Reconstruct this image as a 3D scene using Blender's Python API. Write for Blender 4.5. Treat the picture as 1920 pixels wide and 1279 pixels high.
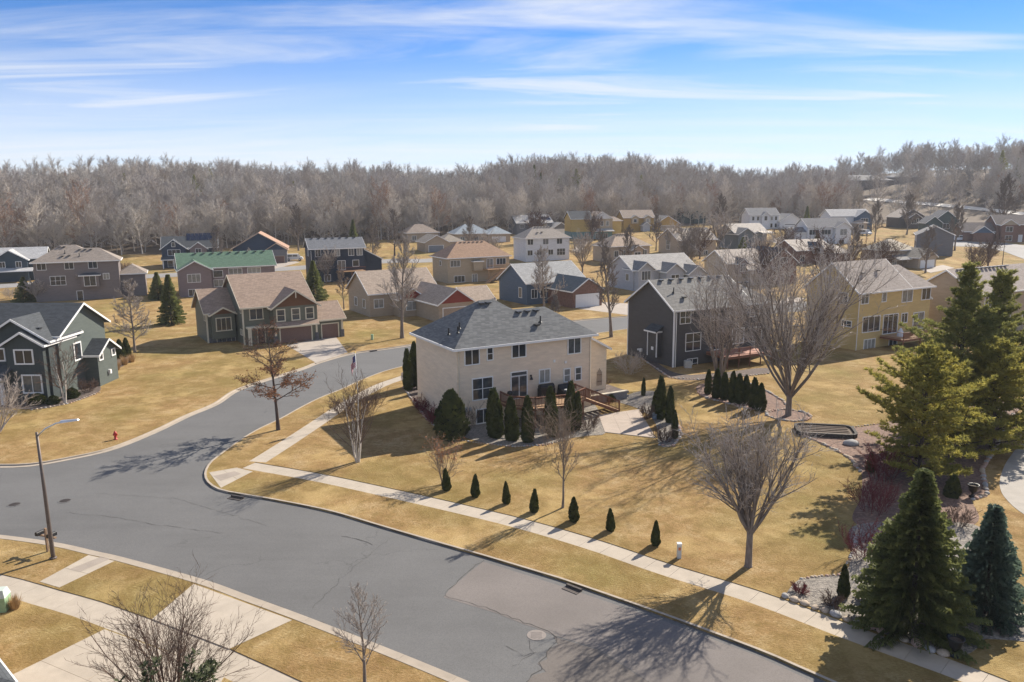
import bpy, bmesh, math, random
from mathutils import Vector, Matrix
from mathutils.geometry import delaunay_2d_cdt, tessellate_polygon
for o in list(bpy.data.objects): bpy.data.objects.remove(o)
S = bpy.context.scene
COL = S.collection
R = math.radians
# ---------------------------------------------------------------- camera (a drone about 20 m up, looking 10.5 degrees down)
FPX, CX, CY, CAMH = 1493.0, 960.0, 639.5, 20.5
PITCH, ROLL = math.atan((CY-362.0)/FPX), math.atan(61/8290.0)
fw = Vector((0, math.cos(PITCH), -math.sin(PITCH))); up0 = Vector((0, math.sin(PITCH), math.cos(PITCH))); rt0 = Vector((1, 0, 0))
RT = rt0*math.cos(ROLL)-up0*math.sin(ROLL); UP = up0*math.cos(ROLL)+rt0*math.sin(ROLL)
cam = bpy.data.cameras.new('camera'); camo = bpy.data.objects.new('camera', cam); COL.objects.link(camo)
M = Matrix((RT, UP, -fw)).transposed().to_4x4(); M.translation = (0, 0, CAMH); camo.matrix_world = M
cam.sensor_width = 36; cam.sensor_fit = 'HORIZONTAL'; cam.lens = FPX/1920*36; cam.clip_start = 0.5; cam.clip_end = 20000
S.camera = camo
# ---------------------------------------------------------------- sky and sun
SUN_AZ, SUN_EL = R(43), R(34)            # azimuth clockwise from +Y
W = bpy.data.worlds.new('World'); S.world = W; W.use_nodes = True
nt = W.node_tree; N = nt.nodes; L = nt.links; N.clear()
out = N.new('ShaderNodeOutputWorld'); bg = N.new('ShaderNodeBackground')
sky = N.new('ShaderNodeTexSky'); sky.sky_type = 'NISHITA'; sky.sun_disc = False
sky.sun_elevation = SUN_EL; sky.sun_rotation = SUN_AZ; sky.altitude = 300; sky.air_density = 0.6; sky.dust_density = 0.0; sky.ozone_density = 2.0
bg.inputs[1].default_value = 0.066
tc = N.new('ShaderNodeTexCoord'); sep = N.new('ShaderNodeSeparateXYZ'); L.new(tc.outputs['Generated'], sep.inputs[0])
def wmath(op, a, b=None, c=None):
    n = N.new('ShaderNodeMath'); n.operation = op
    for i, v in enumerate((a, b, c)):
        if v is None: continue
        if isinstance(v, (int, float)): n.inputs[i].default_value = v
        else: L.new(v, n.inputs[i])
    return n.outputs[0]
zc = wmath('MAXIMUM', sep.outputs[2], 0.02)
# high thin cloud: a flat layer seen in perspective (direction divided by its height)
cmb = N.new('ShaderNodeCombineXYZ')
den = wmath('ADD', zc, 0.06)
L.new(wmath('DIVIDE', sep.outputs[0], den), cmb.inputs[0]); L.new(wmath('DIVIDE', sep.outputs[1], den), cmb.inputs[1])
mp = N.new('ShaderNodeMapping'); mp.inputs['Location'].default_value = (-3.7, 5.9, 0); mp.inputs['Rotation'].default_value = (0, 0, R(18)); mp.inputs['Scale'].default_value = (0.32, 1.0, 1)
L.new(cmb.outputs[0], mp.inputs[0])
n1 = N.new('ShaderNodeTexNoise'); n1.inputs['Scale'].default_value = 1.15; n1.inputs['Detail'].default_value = 9; n1.inputs['Roughness'].default_value = 0.58; n1.inputs['Distortion'].default_value = 0.9
L.new(mp.outputs[0], n1.inputs['Vector'])
n2 = N.new('ShaderNodeTexNoise'); n2.inputs['Scale'].default_value = 0.22; n2.inputs['Detail'].default_value = 3
L.new(cmb.outputs[0], n2.inputs['Vector'])
cl = wmath('ADD', n1.outputs[0], wmath('MULTIPLY', wmath('SUBTRACT', n2.outputs[0], 0.5), 0.9))
mr = N.new('ShaderNodeMapRange'); mr.interpolation_type = 'SMOOTHSTEP'; mr.inputs[1].default_value = 0.35; mr.inputs[2].default_value = 0.82; mr.inputs[4].default_value = 0.85
L.new(cl, mr.inputs[0])
mix = N.new('ShaderNodeMix'); mix.data_type = 'RGBA'
tint = N.new('ShaderNodeMix'); tint.data_type = 'RGBA'; tint.blend_type = 'MULTIPLY'; tint.inputs[0].default_value = 1; tint.inputs[7].default_value = (0.46, 0.79, 1.12, 1); L.new(sky.outputs[0], tint.inputs[6])
veil = N.new('ShaderNodeMapRange'); veil.interpolation_type = 'SMOOTHSTEP'; veil.inputs[1].default_value = 0.20; veil.inputs[2].default_value = 0.0; veil.inputs[3].default_value = 0.0; veil.inputs[4].default_value = 0.85
L.new(wmath('MAXIMUM', sep.outputs[2], 0.0), veil.inputs[0])      # a thin cloud layer is seen edge on near the horizon
cover = wmath('MAXIMUM', mr.outputs[0], wmath('MULTIPLY', veil.outputs[0], wmath('ADD', wmath('MULTIPLY', n1.outputs[0], 0.9), 0.55)))
L.new(wmath('MINIMUM', cover, 0.95), mix.inputs[0]); L.new(tint.outputs[2], mix.inputs[6]); mix.inputs[7].default_value = (6.7, 6.8, 6.95, 1)
L.new(mix.outputs[2], bg.inputs[0]); L.new(bg.outputs[0], out.inputs[0])
sl = bpy.data.lights.new('sun', 'SUN'); sl.energy = 4.2; sl.angle = R(0.53); sl.color = (1.0, 0.91, 0.78)
so = bpy.data.objects.new('sun', sl); COL.objects.link(so)
sd = Vector((math.sin(SUN_AZ)*math.cos(SUN_EL), math.cos(SUN_AZ)*math.cos(SUN_EL), math.sin(SUN_EL)))
so.rotation_euler = sd.to_track_quat('Z', 'Y').to_euler(); so.location = (60, 60, 80)
S.view_settings.view_transform = 'Standard'; S.view_settings.look = 'None'; S.view_settings.exposure = 1.1; S.view_settings.gamma = 1
S.view_settings.use_curve_mapping = False
S.render.engine = 'CYCLES'
# ---------------------------------------------------------------- terrain height and pixel-to-ground measuring
def sst(a, b, x):
    t = min(1, max(0, (x-a)/(b-a))); return t*t*(3-2*t)
def wood_edge(x): return 305+0.5*max(-230, min(110, x))-0.18*max(0, min(150, x-110))
def hgt(x, y):
    z = 6.2*sst(170, 370, y)
    e = wood_edge(x); xx = max(-260, min(300, x))
    amp = 18+0.02*xx+4*math.exp(-((xx-50)/40)**2)-5*math.exp(-((xx-175)/50)**2)+5*math.exp(-((xx-300)/60)**2)-5.0+2.6*math.sin(xx/37)+1.5*math.sin(xx/15+1)
    z += amp*sst(e+4, e+190, y)
    z -= 20*sst(e+260, e+900, y)
    return z
def G(px, py, dz=0.0):
    "ground point seen at photograph pixel"
    v = fw+RT*((px-CX)/FPX)-UP*((py-CY)/FPX)
    s = (dz-CAMH)/v.z if v.z < -1e-4 else 900.0
    if s > 150 or v.z > -1e-4:
        s = 100.0; st = 4.0
        while s < 900:
            if CAMH+v.z*s < hgt(v.x*s, v.y*s)+dz: break
            s += st
        lo, hi = s-st, s
        for _ in range(20):
            m = (lo+hi)/2
            if CAMH+v.z*m < hgt(v.x*m, v.y*m)+dz: hi = m
            else: lo = m
        s = hi
    return Vector((v.x*s, v.y*s))
def GL(*pts): return [G(*p) for p in pts]
# ---------------------------------------------------------------- tags
def tag(o, label=None, cat=None, group=None, kind=None):
    if label: o['label'] = label
    if cat: o['category'] = cat
    if group: o['group'] = group
    if kind: o['kind'] = kind
    return o
def link(o, parent=None):
    COL.objects.link(o)
    if parent: o.parent = parent
    return o
def mesh(name, V, F, mats, idx=None, smooth=False):
    me = bpy.data.meshes.new(name); me.from_pydata([tuple(v) for v in V], [], F)
    for m in (mats if isinstance(mats, (list, tuple)) else [mats]): me.materials.append(m)
    if idx: me.polygons.foreach_set('material_index', idx)
    if smooth: me.polygons.foreach_set('use_smooth', [True]*len(F))
    me.update(); return me
def obj(name, me, parent=None, loc=None, rz=None):
    o = bpy.data.objects.new(name, me); link(o, parent)
    if loc is not None: o.location = loc
    if rz is not None: o.rotation_euler.z = rz
    return o
def empty(name, loc, rz=0):
    o = bpy.data.objects.new(name, None); o.empty_display_size = 0.3; COL.objects.link(o); o.location = loc; o.rotation_euler.z = rz; return o
class MB:
    "collects boxes and tubes into one mesh"
    def __init__(s): s.V = []; s.F = []
    def box(s, x0, x1, y0, y1, z0, z1):
        b = len(s.V); s.V += [(x, y, z) for z in (z0, z1) for y in (y0, y1) for x in (x0, x1)]
        s.F += [(b, b+2, b+3, b+1), (b+4, b+5, b+7, b+6), (b, b+1, b+5, b+4), (b+2, b+6, b+7, b+3), (b, b+4, b+6, b+2), (b+1, b+3, b+7, b+5)]; return s
    def bar(s, a, b, w, h):
        "box beam between two points, w wide, h tall"
        a = Vector(a); b = Vector(b); d = (b-a).normalized(); r = d.cross(Vector((0, 0, 1)))
        r = Vector((1, 0, 0)) if r.length < 1e-4 else r.normalized()
        t = r.cross(d).normalized(); k = len(s.V)
        for q in (a, b):
            for i, j in ((-1, -1), (1, -1), (1, 1), (-1, 1)): s.V.append(tuple(q+r*(i*w/2)+t*(j*h/2)))
        s.F += [(k+3, k+2, k+1, k), (k+4, k+5, k+6, k+7)]+[(k+i, k+(i+1) % 4, k+4+(i+1) % 4, k+4+i) for i in range(4)]; return s
    def tube(s, pts, rad, n=8, cap=True):
        k = len(s.V); m = len(pts); P = [Vector(q) for q in pts]
        for i in range(m):
            d = (P[min(i+1, m-1)]-P[max(i-1, 0)]).normalized(); r = d.cross(Vector((0.13, 0.31, 1))).normalized(); t = d.cross(r)
            rr = rad[i] if isinstance(rad, (list, tuple)) else rad
            for j in range(n):
                a = 2*math.pi*j/n; s.V.append(tuple(P[i]+r*(math.cos(a)*rr)+t*(math.sin(a)*rr)))
        for i in range(m-1):
            for j in range(n):
                s.F.append((k+i*n+j, k+(i+1)*n+j, k+(i+1)*n+(j+1) % n, k+i*n+(j+1) % n))
        if cap: s.F += [tuple(k+j for j in range(n)), tuple(k+(m-1)*n+j for j in reversed(range(n)))]
        return s
    def lathe(s, prof, n=16, c=(0, 0)):
        "profile of (r, z) turned about the z axis"
        k = len(s.V)
        for r_, z in prof:
            for j in range(n):
                a = 2*math.pi*j/n; s.V.append((c[0]+r_*math.cos(a), c[1]+r_*math.sin(a), z))
        for i in range(len(prof)-1):
            for j in range(n): s.F.append((k+i*n+j, k+i*n+(j+1) % n, k+(i+1)*n+(j+1) % n, k+(i+1)*n+j))
        s.F += [tuple(k+j for j in reversed(range(n))), tuple(k+(len(prof)-1)*n+j for j in range(n))]; return s
    def me(s, name, mat, smooth=False): return mesh(name, s.V, s.F, mat, smooth=smooth)
    def obj(s, name, mat, parent=None, smooth=False): return obj(name, s.me(name, mat, smooth), parent)
# ---------------------------------------------------------------- materials
MAT = {}
def nodes(name):
    m = bpy.data.materials.new(name); m.use_nodes = True; t = m.node_tree; return m, t, t.nodes['Principled BSDF']
def rgba(c): return (c[0], c[1], c[2], 1)
def ramp(t, fac, stops):
    n = t.nodes.new('ShaderNodeValToRGB'); t.links.new(fac, n.inputs[0]); e = n.color_ramp.elements
    while len(e) < len(stops): e.new(0.5)
    for k, (p, c) in zip(e, stops): k.position = p; k.color = rgba(c)
    return n.outputs[0]
def noise(t, vec, scale, detail=4, rough=0.55, dist=0):
    n = t.nodes.new('ShaderNodeTexNoise'); n.inputs['Scale'].default_value = scale; n.inputs['Detail'].default_value = detail; n.inputs['Roughness'].default_value = rough; n.inputs['Distortion'].default_value = dist
    if vec is not None: t.links.new(vec, n.inputs['Vector'])
    return n.outputs[0]
def coord(t, kind='Object'): return t.nodes.new('ShaderNodeTexCoord').outputs[kind]
def wpos(t): return t.nodes.new('ShaderNodeNewGeometry').outputs['Position']
def mapping(t, vec, scale=(1, 1, 1), rot=(0, 0, 0)):
    n = t.nodes.new('ShaderNodeMapping'); n.inputs['Scale'].default_value = scale; n.inputs['Rotation'].default_value = rot; t.links.new(vec, n.inputs[0]); return n.outputs[0]
def mixc(t, fac, a, b, mode='MIX'):
    n = t.nodes.new('ShaderNodeMix'); n.data_type = 'RGBA'; n.blend_type = mode
    for s, v in ((0, fac), (6, a), (7, b)):
        if isinstance(v, (int, float)): n.inputs[s].default_value = v
        elif isinstance(v, (tuple, list)): n.inputs[s].default_value = rgba(v)
        else: t.links.new(v, n.inputs[s])
    return n.outputs[2]
def maths(t, op, a, b=None):
    n = t.nodes.new('ShaderNodeMath'); n.operation = op
    for i, v in enumerate((a, b)):
        if v is None: continue
        if isinstance(v, (int, float)): n.inputs[i].default_value = v
        else: t.links.new(v, n.inputs[i])
    return n.outputs[0]
def bump(t, b, hgt_, strength, dist):
    n = t.nodes.new('ShaderNodeBump'); n.inputs['Strength'].default_value = strength; n.inputs['Distance'].default_value = dist; t.links.new(hgt_, n.inputs['Height']); t.links.new(n.outputs[0], b.inputs['Normal'])
def objrand(t): return t.nodes.new('ShaderNodeObjectInfo').outputs['Random']
def plain(name, c, rough=0.7, metal=0.0, var=0.12, scale=6.0, spec=0.4):
    "paint, metal or plastic with a little mottling"
    if name in MAT: return MAT[name]
    m, t, b = nodes(name); f = noise(t, coord(t), scale, 5)
    t.links.new(ramp(t, f, [(0.25, [k*(1-var) for k in c]), (0.75, [min(1, k*(1+var)) for k in c])]), b.inputs['Base Color'])
    b.inputs['Roughness'].default_value = rough; b.inputs['Metallic'].default_value = metal; b.inputs['Specular IOR Level'].default_value = spec
    MAT[name] = m; return m
def siding(name, c, pitch=0.13, vertical=False):
    if name in MAT: return MAT[name]
    m, t, b = nodes(name); co = coord(t); sp = t.nodes.new('ShaderNodeSeparateXYZ'); t.links.new(co, sp.inputs[0])
    ax = maths(t, 'ADD', sp.outputs[0], sp.outputs[1]) if vertical else sp.outputs[2]
    fr = maths(t, 'FRACT', maths(t, 'DIVIDE', ax, 0.4 if vertical else pitch))
    line = maths(t, 'LESS_THAN', fr, 0.10)
    f = noise(t, mapping(t, co, (0.6, 0.6, 2.5)), 1.6, 6)
    base = ramp(t, f, [(0.3, [k*0.9 for k in c]), (0.7, [min(1, k*1.08) for k in c])])
    col = mixc(t, maths(t, 'MULTIPLY', line, 0.35), base, [k*0.45 for k in c])
    fine = noise(t, mapping(t, co, (1, 1, 12)), 9, 3)
    col = mixc(t, maths(t, 'MULTIPLY', fine, 0.14), col, [k*0.7 for k in c])
    t.links.new(col, b.inputs['Base Color']); b.inputs['Roughness'].default_value = 0.62; b.inputs['Specular IOR Level'].default_value = 0.3
    bump(t, b, fr, 0.6, 0.02); MAT[name] = m; return m
def shingle(name, c, c2=None, row=0.15):
    if name in MAT: return MAT[name]
    m, t, b = nodes(name); co = coord(t); c = [k*1.55 for k in c]; c2 = [k*1.55 for k in c2] if c2 else [k*0.62 for k in c]
    sp = t.nodes.new('ShaderNodeSeparateXYZ'); t.links.new(co, sp.inputs[0])
    cm = t.nodes.new('ShaderNodeCombineXYZ'); t.links.new(maths(t, 'ADD', sp.outputs[0], sp.outputs[1]), cm.inputs[0]); t.links.new(maths(t, 'MULTIPLY', sp.outputs[2], 1.7), cm.inputs[1])
    br = t.nodes.new('ShaderNodeTexBrick'); t.links.new(cm.outputs[0], br.inputs['Vector'])
    br.inputs['Scale'].default_value = 1.0; br.inputs['Brick Width'].default_value = 0.42; br.inputs['Row Height'].default_value = row; br.inputs['Mortar Size'].default_value = 0.012; br.inputs['Bias'].default_value = -0.1
    br.inputs['Color1'].default_value = rgba([min(1, k*1.16) for k in c]); br.inputs['Color2'].default_value = rgba(c2); br.inputs['Mortar'].default_value = rgba([k*0.4 for k in c])
    big = noise(t, co, 0.35, 5); col = mixc(t, maths(t, 'MULTIPLY', big, 0.5), br.outputs[0], c)
    fine = noise(t, co, 14, 3); col = mixc(t, maths(t, 'MULTIPLY', fine, 0.35), col, [k*0.55 for k in c])
    t.links.new(col, b.inputs['Base Color']); b.inputs['Roughness'].default_value = 0.9; b.inputs['Specular IOR Level'].default_value = 0.2
    bump(t, b, br.outputs['Fac'], -0.5, 0.02); MAT[name] = m; return m
def glassm():
    if 'window_glass' in MAT: return MAT['window_glass']
    m, t, b = nodes('window_glass'); r_ = objrand(t)
    f = noise(t, coord(t), 1.8, 2)
    c = ramp(t, maths(t, 'ADD', maths(t, 'MULTIPLY', r_, 0.7), maths(t, 'MULTIPLY', f, 0.3)), [(0.0, (0.015, 0.02, 0.026)), (0.5, (0.04, 0.048, 0.055)), (0.66, (0.14, 0.15, 0.15)), (0.9, (0.36, 0.36, 0.33))])
    t.links.new(c, b.inputs['Base Color']); b.inputs['Roughness'].default_value = 0.06; b.inputs['Specular IOR Level'].default_value = 0.7
    MAT['window_glass'] = m; return m
def lawnm():
    m, t, b = nodes('dormant_lawn'); p = wpos(t)
    big = noise(t, p, 0.07, 5, 0.6); mid = noise(t, p, 0.45, 6, 0.65, 0.4); fine = noise(t, mapping(t, p, (1, 1.6, 1), (0, 0, 0.5)), 6.0, 6, 0.75)
    tan = ramp(t, mid, [(0.28, (0.23, 0.14, 0.062)), (0.5, (0.37, 0.245, 0.112)), (0.72, (0.53, 0.40, 0.225))])
    grn = ramp(t, mid, [(0.3, (0.16, 0.14, 0.042)), (0.7, (0.30, 0.255, 0.09))])
    c = mixc(t, ramp(t, big, [(0.44, (0, 0, 0)), (0.66, (0.9, 0.9, 0.9))]), tan, grn)
    c = mixc(t, ramp(t, fine, [(0.35, (0.75, 0.75, 0.75)), (0.62, (0, 0, 0))]), c, (0.17, 0.10, 0.03))
    c = mixc(t, ramp(t, noise(t, p, 3.1, 4, 0.7), [(0.62, (0, 0, 0)), (0.78, (0.6, 0.6, 0.6))]), c, (0.55, 0.43, 0.22))
    c = mixc(t, ramp(t, noise(t, p, 1.3, 5, 0.7), [(0.36, (0.7, 0.7, 0.7)), (0.52, (0, 0, 0))]), c, (0.20, 0.135, 0.045)); c = mixc(t, ramp(t, noise(t, mapping(t, p, (1, 1, 1), (0, 0, 1.0)), 0.21, 5, 0.65), [(0.52, (0, 0, 0)), (0.68, (0.55, 0.55, 0.55))]), c, (0.50, 0.36, 0.16))
    t.links.new(c, b.inputs['Base Color']); b.inputs['Roughness'].default_value = 0.95; b.inputs['Specular IOR Level'].default_value = 0.1
    bump(t, b, fine, 0.9, 0.08); return m
def woodfloor():
    m, t, b = nodes('forest_floor'); p = wpos(t)
    t.links.new(ramp(t, noise(t, p, 0.3, 6, 0.7), [(0.3, (0.06, 0.045, 0.03)), (0.7, (0.15, 0.105, 0.065))]), b.inputs['Base Color']); b.inputs['Roughness'].default_value = 1; return m
def asphalt(name, c, cracks=True, streak=0.5):
    m, t, b = nodes(name); p = wpos(t)
    big = noise(t, p, 0.12, 5, 0.6); st = noise(t, mapping(t, p, (0.35, 2.2, 1), (0, 0, R(33))), 0.5, 6, 0.6); fine = noise(t, p, 16, 4, 0.7)
    col = ramp(t, big, [(0.3, [k*0.72 for k in c]), (0.7, [k*1.2 for k in c])])
    col = mixc(t, maths(t, 'MULTIPLY', st, streak), col, [k*1.3 for k in c])
    col = mixc(t, ramp(t, fine, [(0.35, (0.5, 0.5, 0.5)), (0.6, (0, 0, 0))]), col, [k*0.6 for k in c])
    if cracks:
        v = t.nodes.new('ShaderNodeTexVoronoi'); v.feature = 'DISTANCE_TO_EDGE'; v.inputs['Scale'].default_value = 0.13
        wp = t.nodes.new('ShaderNodeVectorMath'); wp.operation = 'ADD'; t.links.new(p, wp.inputs[0])
        nn = t.nodes.new('ShaderNodeTexNoise'); nn.inputs['Scale'].default_value = 0.6; nn.inputs['Detail'].default_value = 5; t.links.new(p, nn.inputs['Vector'])
        sc = t.nodes.new('ShaderNodeVectorMath'); sc.operation = 'SCALE'; sc.inputs['Scale'].default_value = 3.0; t.links.new(nn.outputs['Color'], sc.inputs[0]); t.links.new(sc.outputs[0], wp.inputs[1])
        t.links.new(wp.outputs[0], v.inputs['Vector'])
        cr = ramp(t, v.outputs['Distance'], [(0.0, (1, 1, 1)), (0.006, (0, 0, 0))])
        gate = ramp(t, noise(t, p, 0.09, 3), [(0.5, (0, 0, 0)), (0.62, (0.55, 0.55, 0.55))])
        col = mixc(t, maths(t, 'MULTIPLY', cr, gate), col, (0.03, 0.03, 0.03))
    t.links.new(col, b.inputs['Base Color']); b.inputs['Roughness'].default_value = 0.88; b.inputs['Specular IOR Level'].default_value = 0.3
    bump(t, b, fine, 0.25, 0.01); return m
def concrete(name, c):
    if name in MAT: return MAT[name]
    m, t, b = nodes(name); p = wpos(t); r_ = objrand(t)
    f = noise(t, p, 0.9, 6, 0.65); g = noise(t, p, 14, 4)
    col = ramp(t, f, [(0.25, [k*0.8 for k in c]), (0.7, [min(1, k*1.08) for k in c])])
    col = mixc(t, maths(t, 'MULTIPLY', r_, 0.22), col, [k*0.72 for k in c])
    col = mixc(t, maths(t, 'MULTIPLY', g, 0.2), col, [k*0.7 for k in c])
    t.links.new(col, b.inputs['Base Color']); b.inputs['Roughness'].default_value = 0.9; b.inputs['Specular IOR Level'].default_value = 0.2; bump(t, b, g, 0.15, 0.01); MAT[name] = m; return m
def gravel(name, c, c2, sc=9):
    if name in MAT: return MAT[name]
    m, t, b = nodes(name); p = wpos(t); v = t.nodes.new('ShaderNodeTexVoronoi'); v.inputs['Scale'].default_value = sc; t.links.new(p, v.inputs['Vector'])
    f = noise(t, p, 1.2, 5); sp = t.nodes.new('ShaderNodeSeparateColor'); t.links.new(v.outputs['Color'], sp.inputs[0])
    col = mixc(t, sp.outputs[0], c, c2); col = mixc(t, maths(t, 'MULTIPLY', f, 0.5), col, [k*0.6 for k in c2])
    t.links.new(col, b.inputs['Base Color']); b.inputs['Roughness'].default_value = 0.95; bump(t, b, v.outputs['Distance'], 0.8, 0.04); MAT[name] = m; return m
def bark(name, c, c2):
    if name in MAT: return MAT[name]
    m, t, b = nodes(name); co = coord(t); f = noise(t, mapping(t, co, (3, 3, 0.8)), 2.5, 5, 0.65)
    t.links.new(mixc(t, maths(t, 'MULTIPLY', objrand(t), 0.35), ramp(t, f, [(0.3, c2), (0.7, c)]), [k*0.75 for k in c2]), b.inputs['Base Color']); b.inputs['Roughness'].default_value = 0.9; b.inputs['Specular IOR Level'].default_value = 0.15; MAT[name] = m; return m
def leaf(name, c, c2, trans=0.25):
    if name in MAT: return MAT[name]
    m, t, b = nodes(name); co = coord(t); f = noise(t, co, 1.3, 4, 0.6); g = noise(t, co, 7, 2)
    col = ramp(t, maths(t, 'ADD', maths(t, 'MULTIPLY', f, 0.65), maths(t, 'MULTIPLY', g, 0.35)), [(0.35, c2), (0.62, c)])
    t.links.new(col, b.inputs['Base Color']); b.inputs['Roughness'].default_value = 0.7; b.inputs['Specular IOR Level'].default_value = 0.25
    tr = t.nodes.new('ShaderNodeBsdfTranslucent'); t.links.new(col, tr.inputs[0]); mx = t.nodes.new('ShaderNodeMixShader'); mx.inputs[0].default_value = trans
    t.links.new(b.outputs[0], mx.inputs[1]); t.links.new(tr.outputs[0], mx.inputs[2]); t.links.new(mx.outputs[0], t.nodes['Material Output'].inputs[0]); MAT[name] = m; return m
WHITE = plain('white_trim', (0.78, 0.78, 0.76), 0.5, var=0.05)
CREAM = plain('cream_trim', (0.62, 0.56, 0.44), 0.5, var=0.05)
# ================================================================ ground, roads, pavements
def resample(P, step, smooth=True):
    "Catmull-Rom through the points, then even spacing"
    P = [Vector(p) for p in P]; Q = []
    if smooth and len(P) > 2:
        for i in range(len(P)-1):
            p0 = P[max(0, i-1)]; p1 = P[i]; p2 = P[i+1]; p3 = P[min(len(P)-1, i+2)]
            for k in range(12):
                t = k/12; Q.append(0.5*((2*p1)+(p2-p0)*t+(2*p0-5*p1+4*p2-p3)*t*t+(3*p1-p0-3*p2+p3)*t*t*t))
        Q.append(P[-1])
    else: Q = P
    D = [0]
    for a, b in zip(Q, Q[1:]): D.append(D[-1]+(b-a).length)
    n = max(1, round(D[-1]/step)); out_ = []; j = 0
    for i in range(n+1):
        d = D[-1]*i/n
        while j < len(D)-2 and D[j+1] < d: j += 1
        w = (d-D[j])/max(1e-9, D[j+1]-D[j]); out_.append(Q[j].lerp(Q[j+1], w))
    return out_
def normals(P):
    o = []
    for i in range(len(P)):
        d = (P[min(i+1, len(P)-1)]-P[max(i-1, 0)]).normalized(); o.append(Vector((-d.y, d.x)))
    return o
def strip(P, w):
    n = normals(P); return [p+q*(w/2) for p, q in zip(P, n)]+[p-q*(w/2) for p, q in reversed(list(zip(P, n)))]
def inside(pt, poly):
    x, y = pt[0], pt[1]; c = False; j = len(poly)-1
    for i in range(len(poly)):
        a = poly[i]; b = poly[j]
        if (a[1] > y) != (b[1] > y) and x < (b[0]-a[0])*(y-a[1])/(b[1]-a[1])+a[0]: c = not c
        j = i
    return c
def drape(name, poly, mat, dz, res=None, parent=None, skirt=0.0):
    "sheet lying on the terrain inside a polygon"
    poly = [Vector((p[0], p[1])) for p in poly]; pts = list(poly); n = len(poly); edges = [(i, (i+1) % n) for i in range(n)]
    if res:
        x0 = min(p.x for p in poly); x1 = max(p.x for p in poly); y0 = min(p.y for p in poly); y1 = max(p.y for p in poly); x = x0+res/2
        while x < x1:
            y = y0+res/2
            while y < y1:
                if inside((x, y), poly): pts.append(Vector((x, y)))
                y += res
            x += res
    r_ = delaunay_2d_cdt(pts, edges, [], 1, 1e-4); vs, fs = r_[0], r_[2]
    V = [(v.x, v.y, hgt(v.x, v.y)+dz) for v in vs]; F = [tuple(f) for f in fs]
    if skirt:
        cnt = {}
        for f in F:
            for a, b in zip(f, f[1:]+f[:1]): cnt[(min(a, b), max(a, b))] = cnt.get((min(a, b), max(a, b)), 0)+1
        k = len(V); low = {}
        for (a, b), c in cnt.items():
            if c == 1:
                for q in (a, b):
                    if q not in low: low[q] = len(V); V.append((V[q][0], V[q][1], V[q][2]-skirt))
                F.append((a, b, low[b], low[a]))
    return obj(name, mesh(name, V, F, mat), parent)
LAWN = lawnm(); FFLOOR = woodfloor()
ROADM = asphalt('asphalt', (0.130, 0.129, 0.127), True, 0.85); PATCHM = asphalt('newer_asphalt', (0.185, 0.165, 0.152), False, 0.3); PATCHD = asphalt('worn_asphalt', (0.15, 0.132, 0.118), False, 0.3)
CONC = concrete('pale_concrete', (0.46, 0.40, 0.325)); KERBM = concrete('kerb_concrete', (0.42, 0.36, 0.29)); DRIVEM = concrete('drive_concrete', (0.42, 0.37, 0.32))
K1 = GL((1640, 571), (1460, 587), (1320, 600), (1180, 616), (1108, 626), (940, 647), (757, 686), (687, 708), (640, 729), (598, 746), (562, 764), (526, 784), (484, 804), (447, 826), (414, 850), (394, 866), (384, 882), (384, 896), (394, 909), (414, 919), (450, 926), (520, 938), (618, 958), (710, 985), (806, 1013), (900, 1040), (1000, 1070), (1065, 1090), (1237, 1150), (1420, 1218), (1499, 1252), (1570, 1283), (1720, 1350))
K2 = GL((-260, 990), (-120, 998), (0, 1010), (97, 1024), (162, 1039), (215, 1051), (365, 1093), (450, 1124), (550, 1161), (712, 1225), (837, 1277), (1000, 1350), (1150, 1425))
K3 = GL((-300, 862), (-120, 868), (0, 870), (61, 868), (122, 858), (203, 840), (284, 808), (345, 779), (398, 757), (435, 733), (484, 715), (562, 691), (593, 679), (656, 662), (705, 655), (760, 647), (940, 617), (1082, 600), (1180, 592), (1320, 580), (1460, 569), (1640, 555))
K1 = resample(K1, 1.0); K2 = resample(K2, 1.0); K3 = resample(K3, 1.0)
ROADPOLY = K3+K1+list(reversed(K2))
SW1 = resample(GL((900, 664), (800, 690), (757, 707), (712, 723), (648, 758), (583, 801), (531, 835), (482, 866)), 1.52)
SW2 = resample(GL((466, 872), (601, 896), (731, 924), (855, 952), (979, 982), (1113, 1021), (1248, 1067), (1420, 1120), (1598, 1187), (1757, 1243), (1850, 1278), (2000, 1338)), 1.52)
SW3 = resample(GL((-130, 1066), (0, 1094), (82, 1118), (160, 1140), (235, 1167), (350, 1208), (420, 1240), (500, 1277), (620, 1336)), 1.52)
SWPOLY = [strip(SW1, 1.5), strip(SW2, 1.5), strip(SW3, 1.6)]
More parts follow.
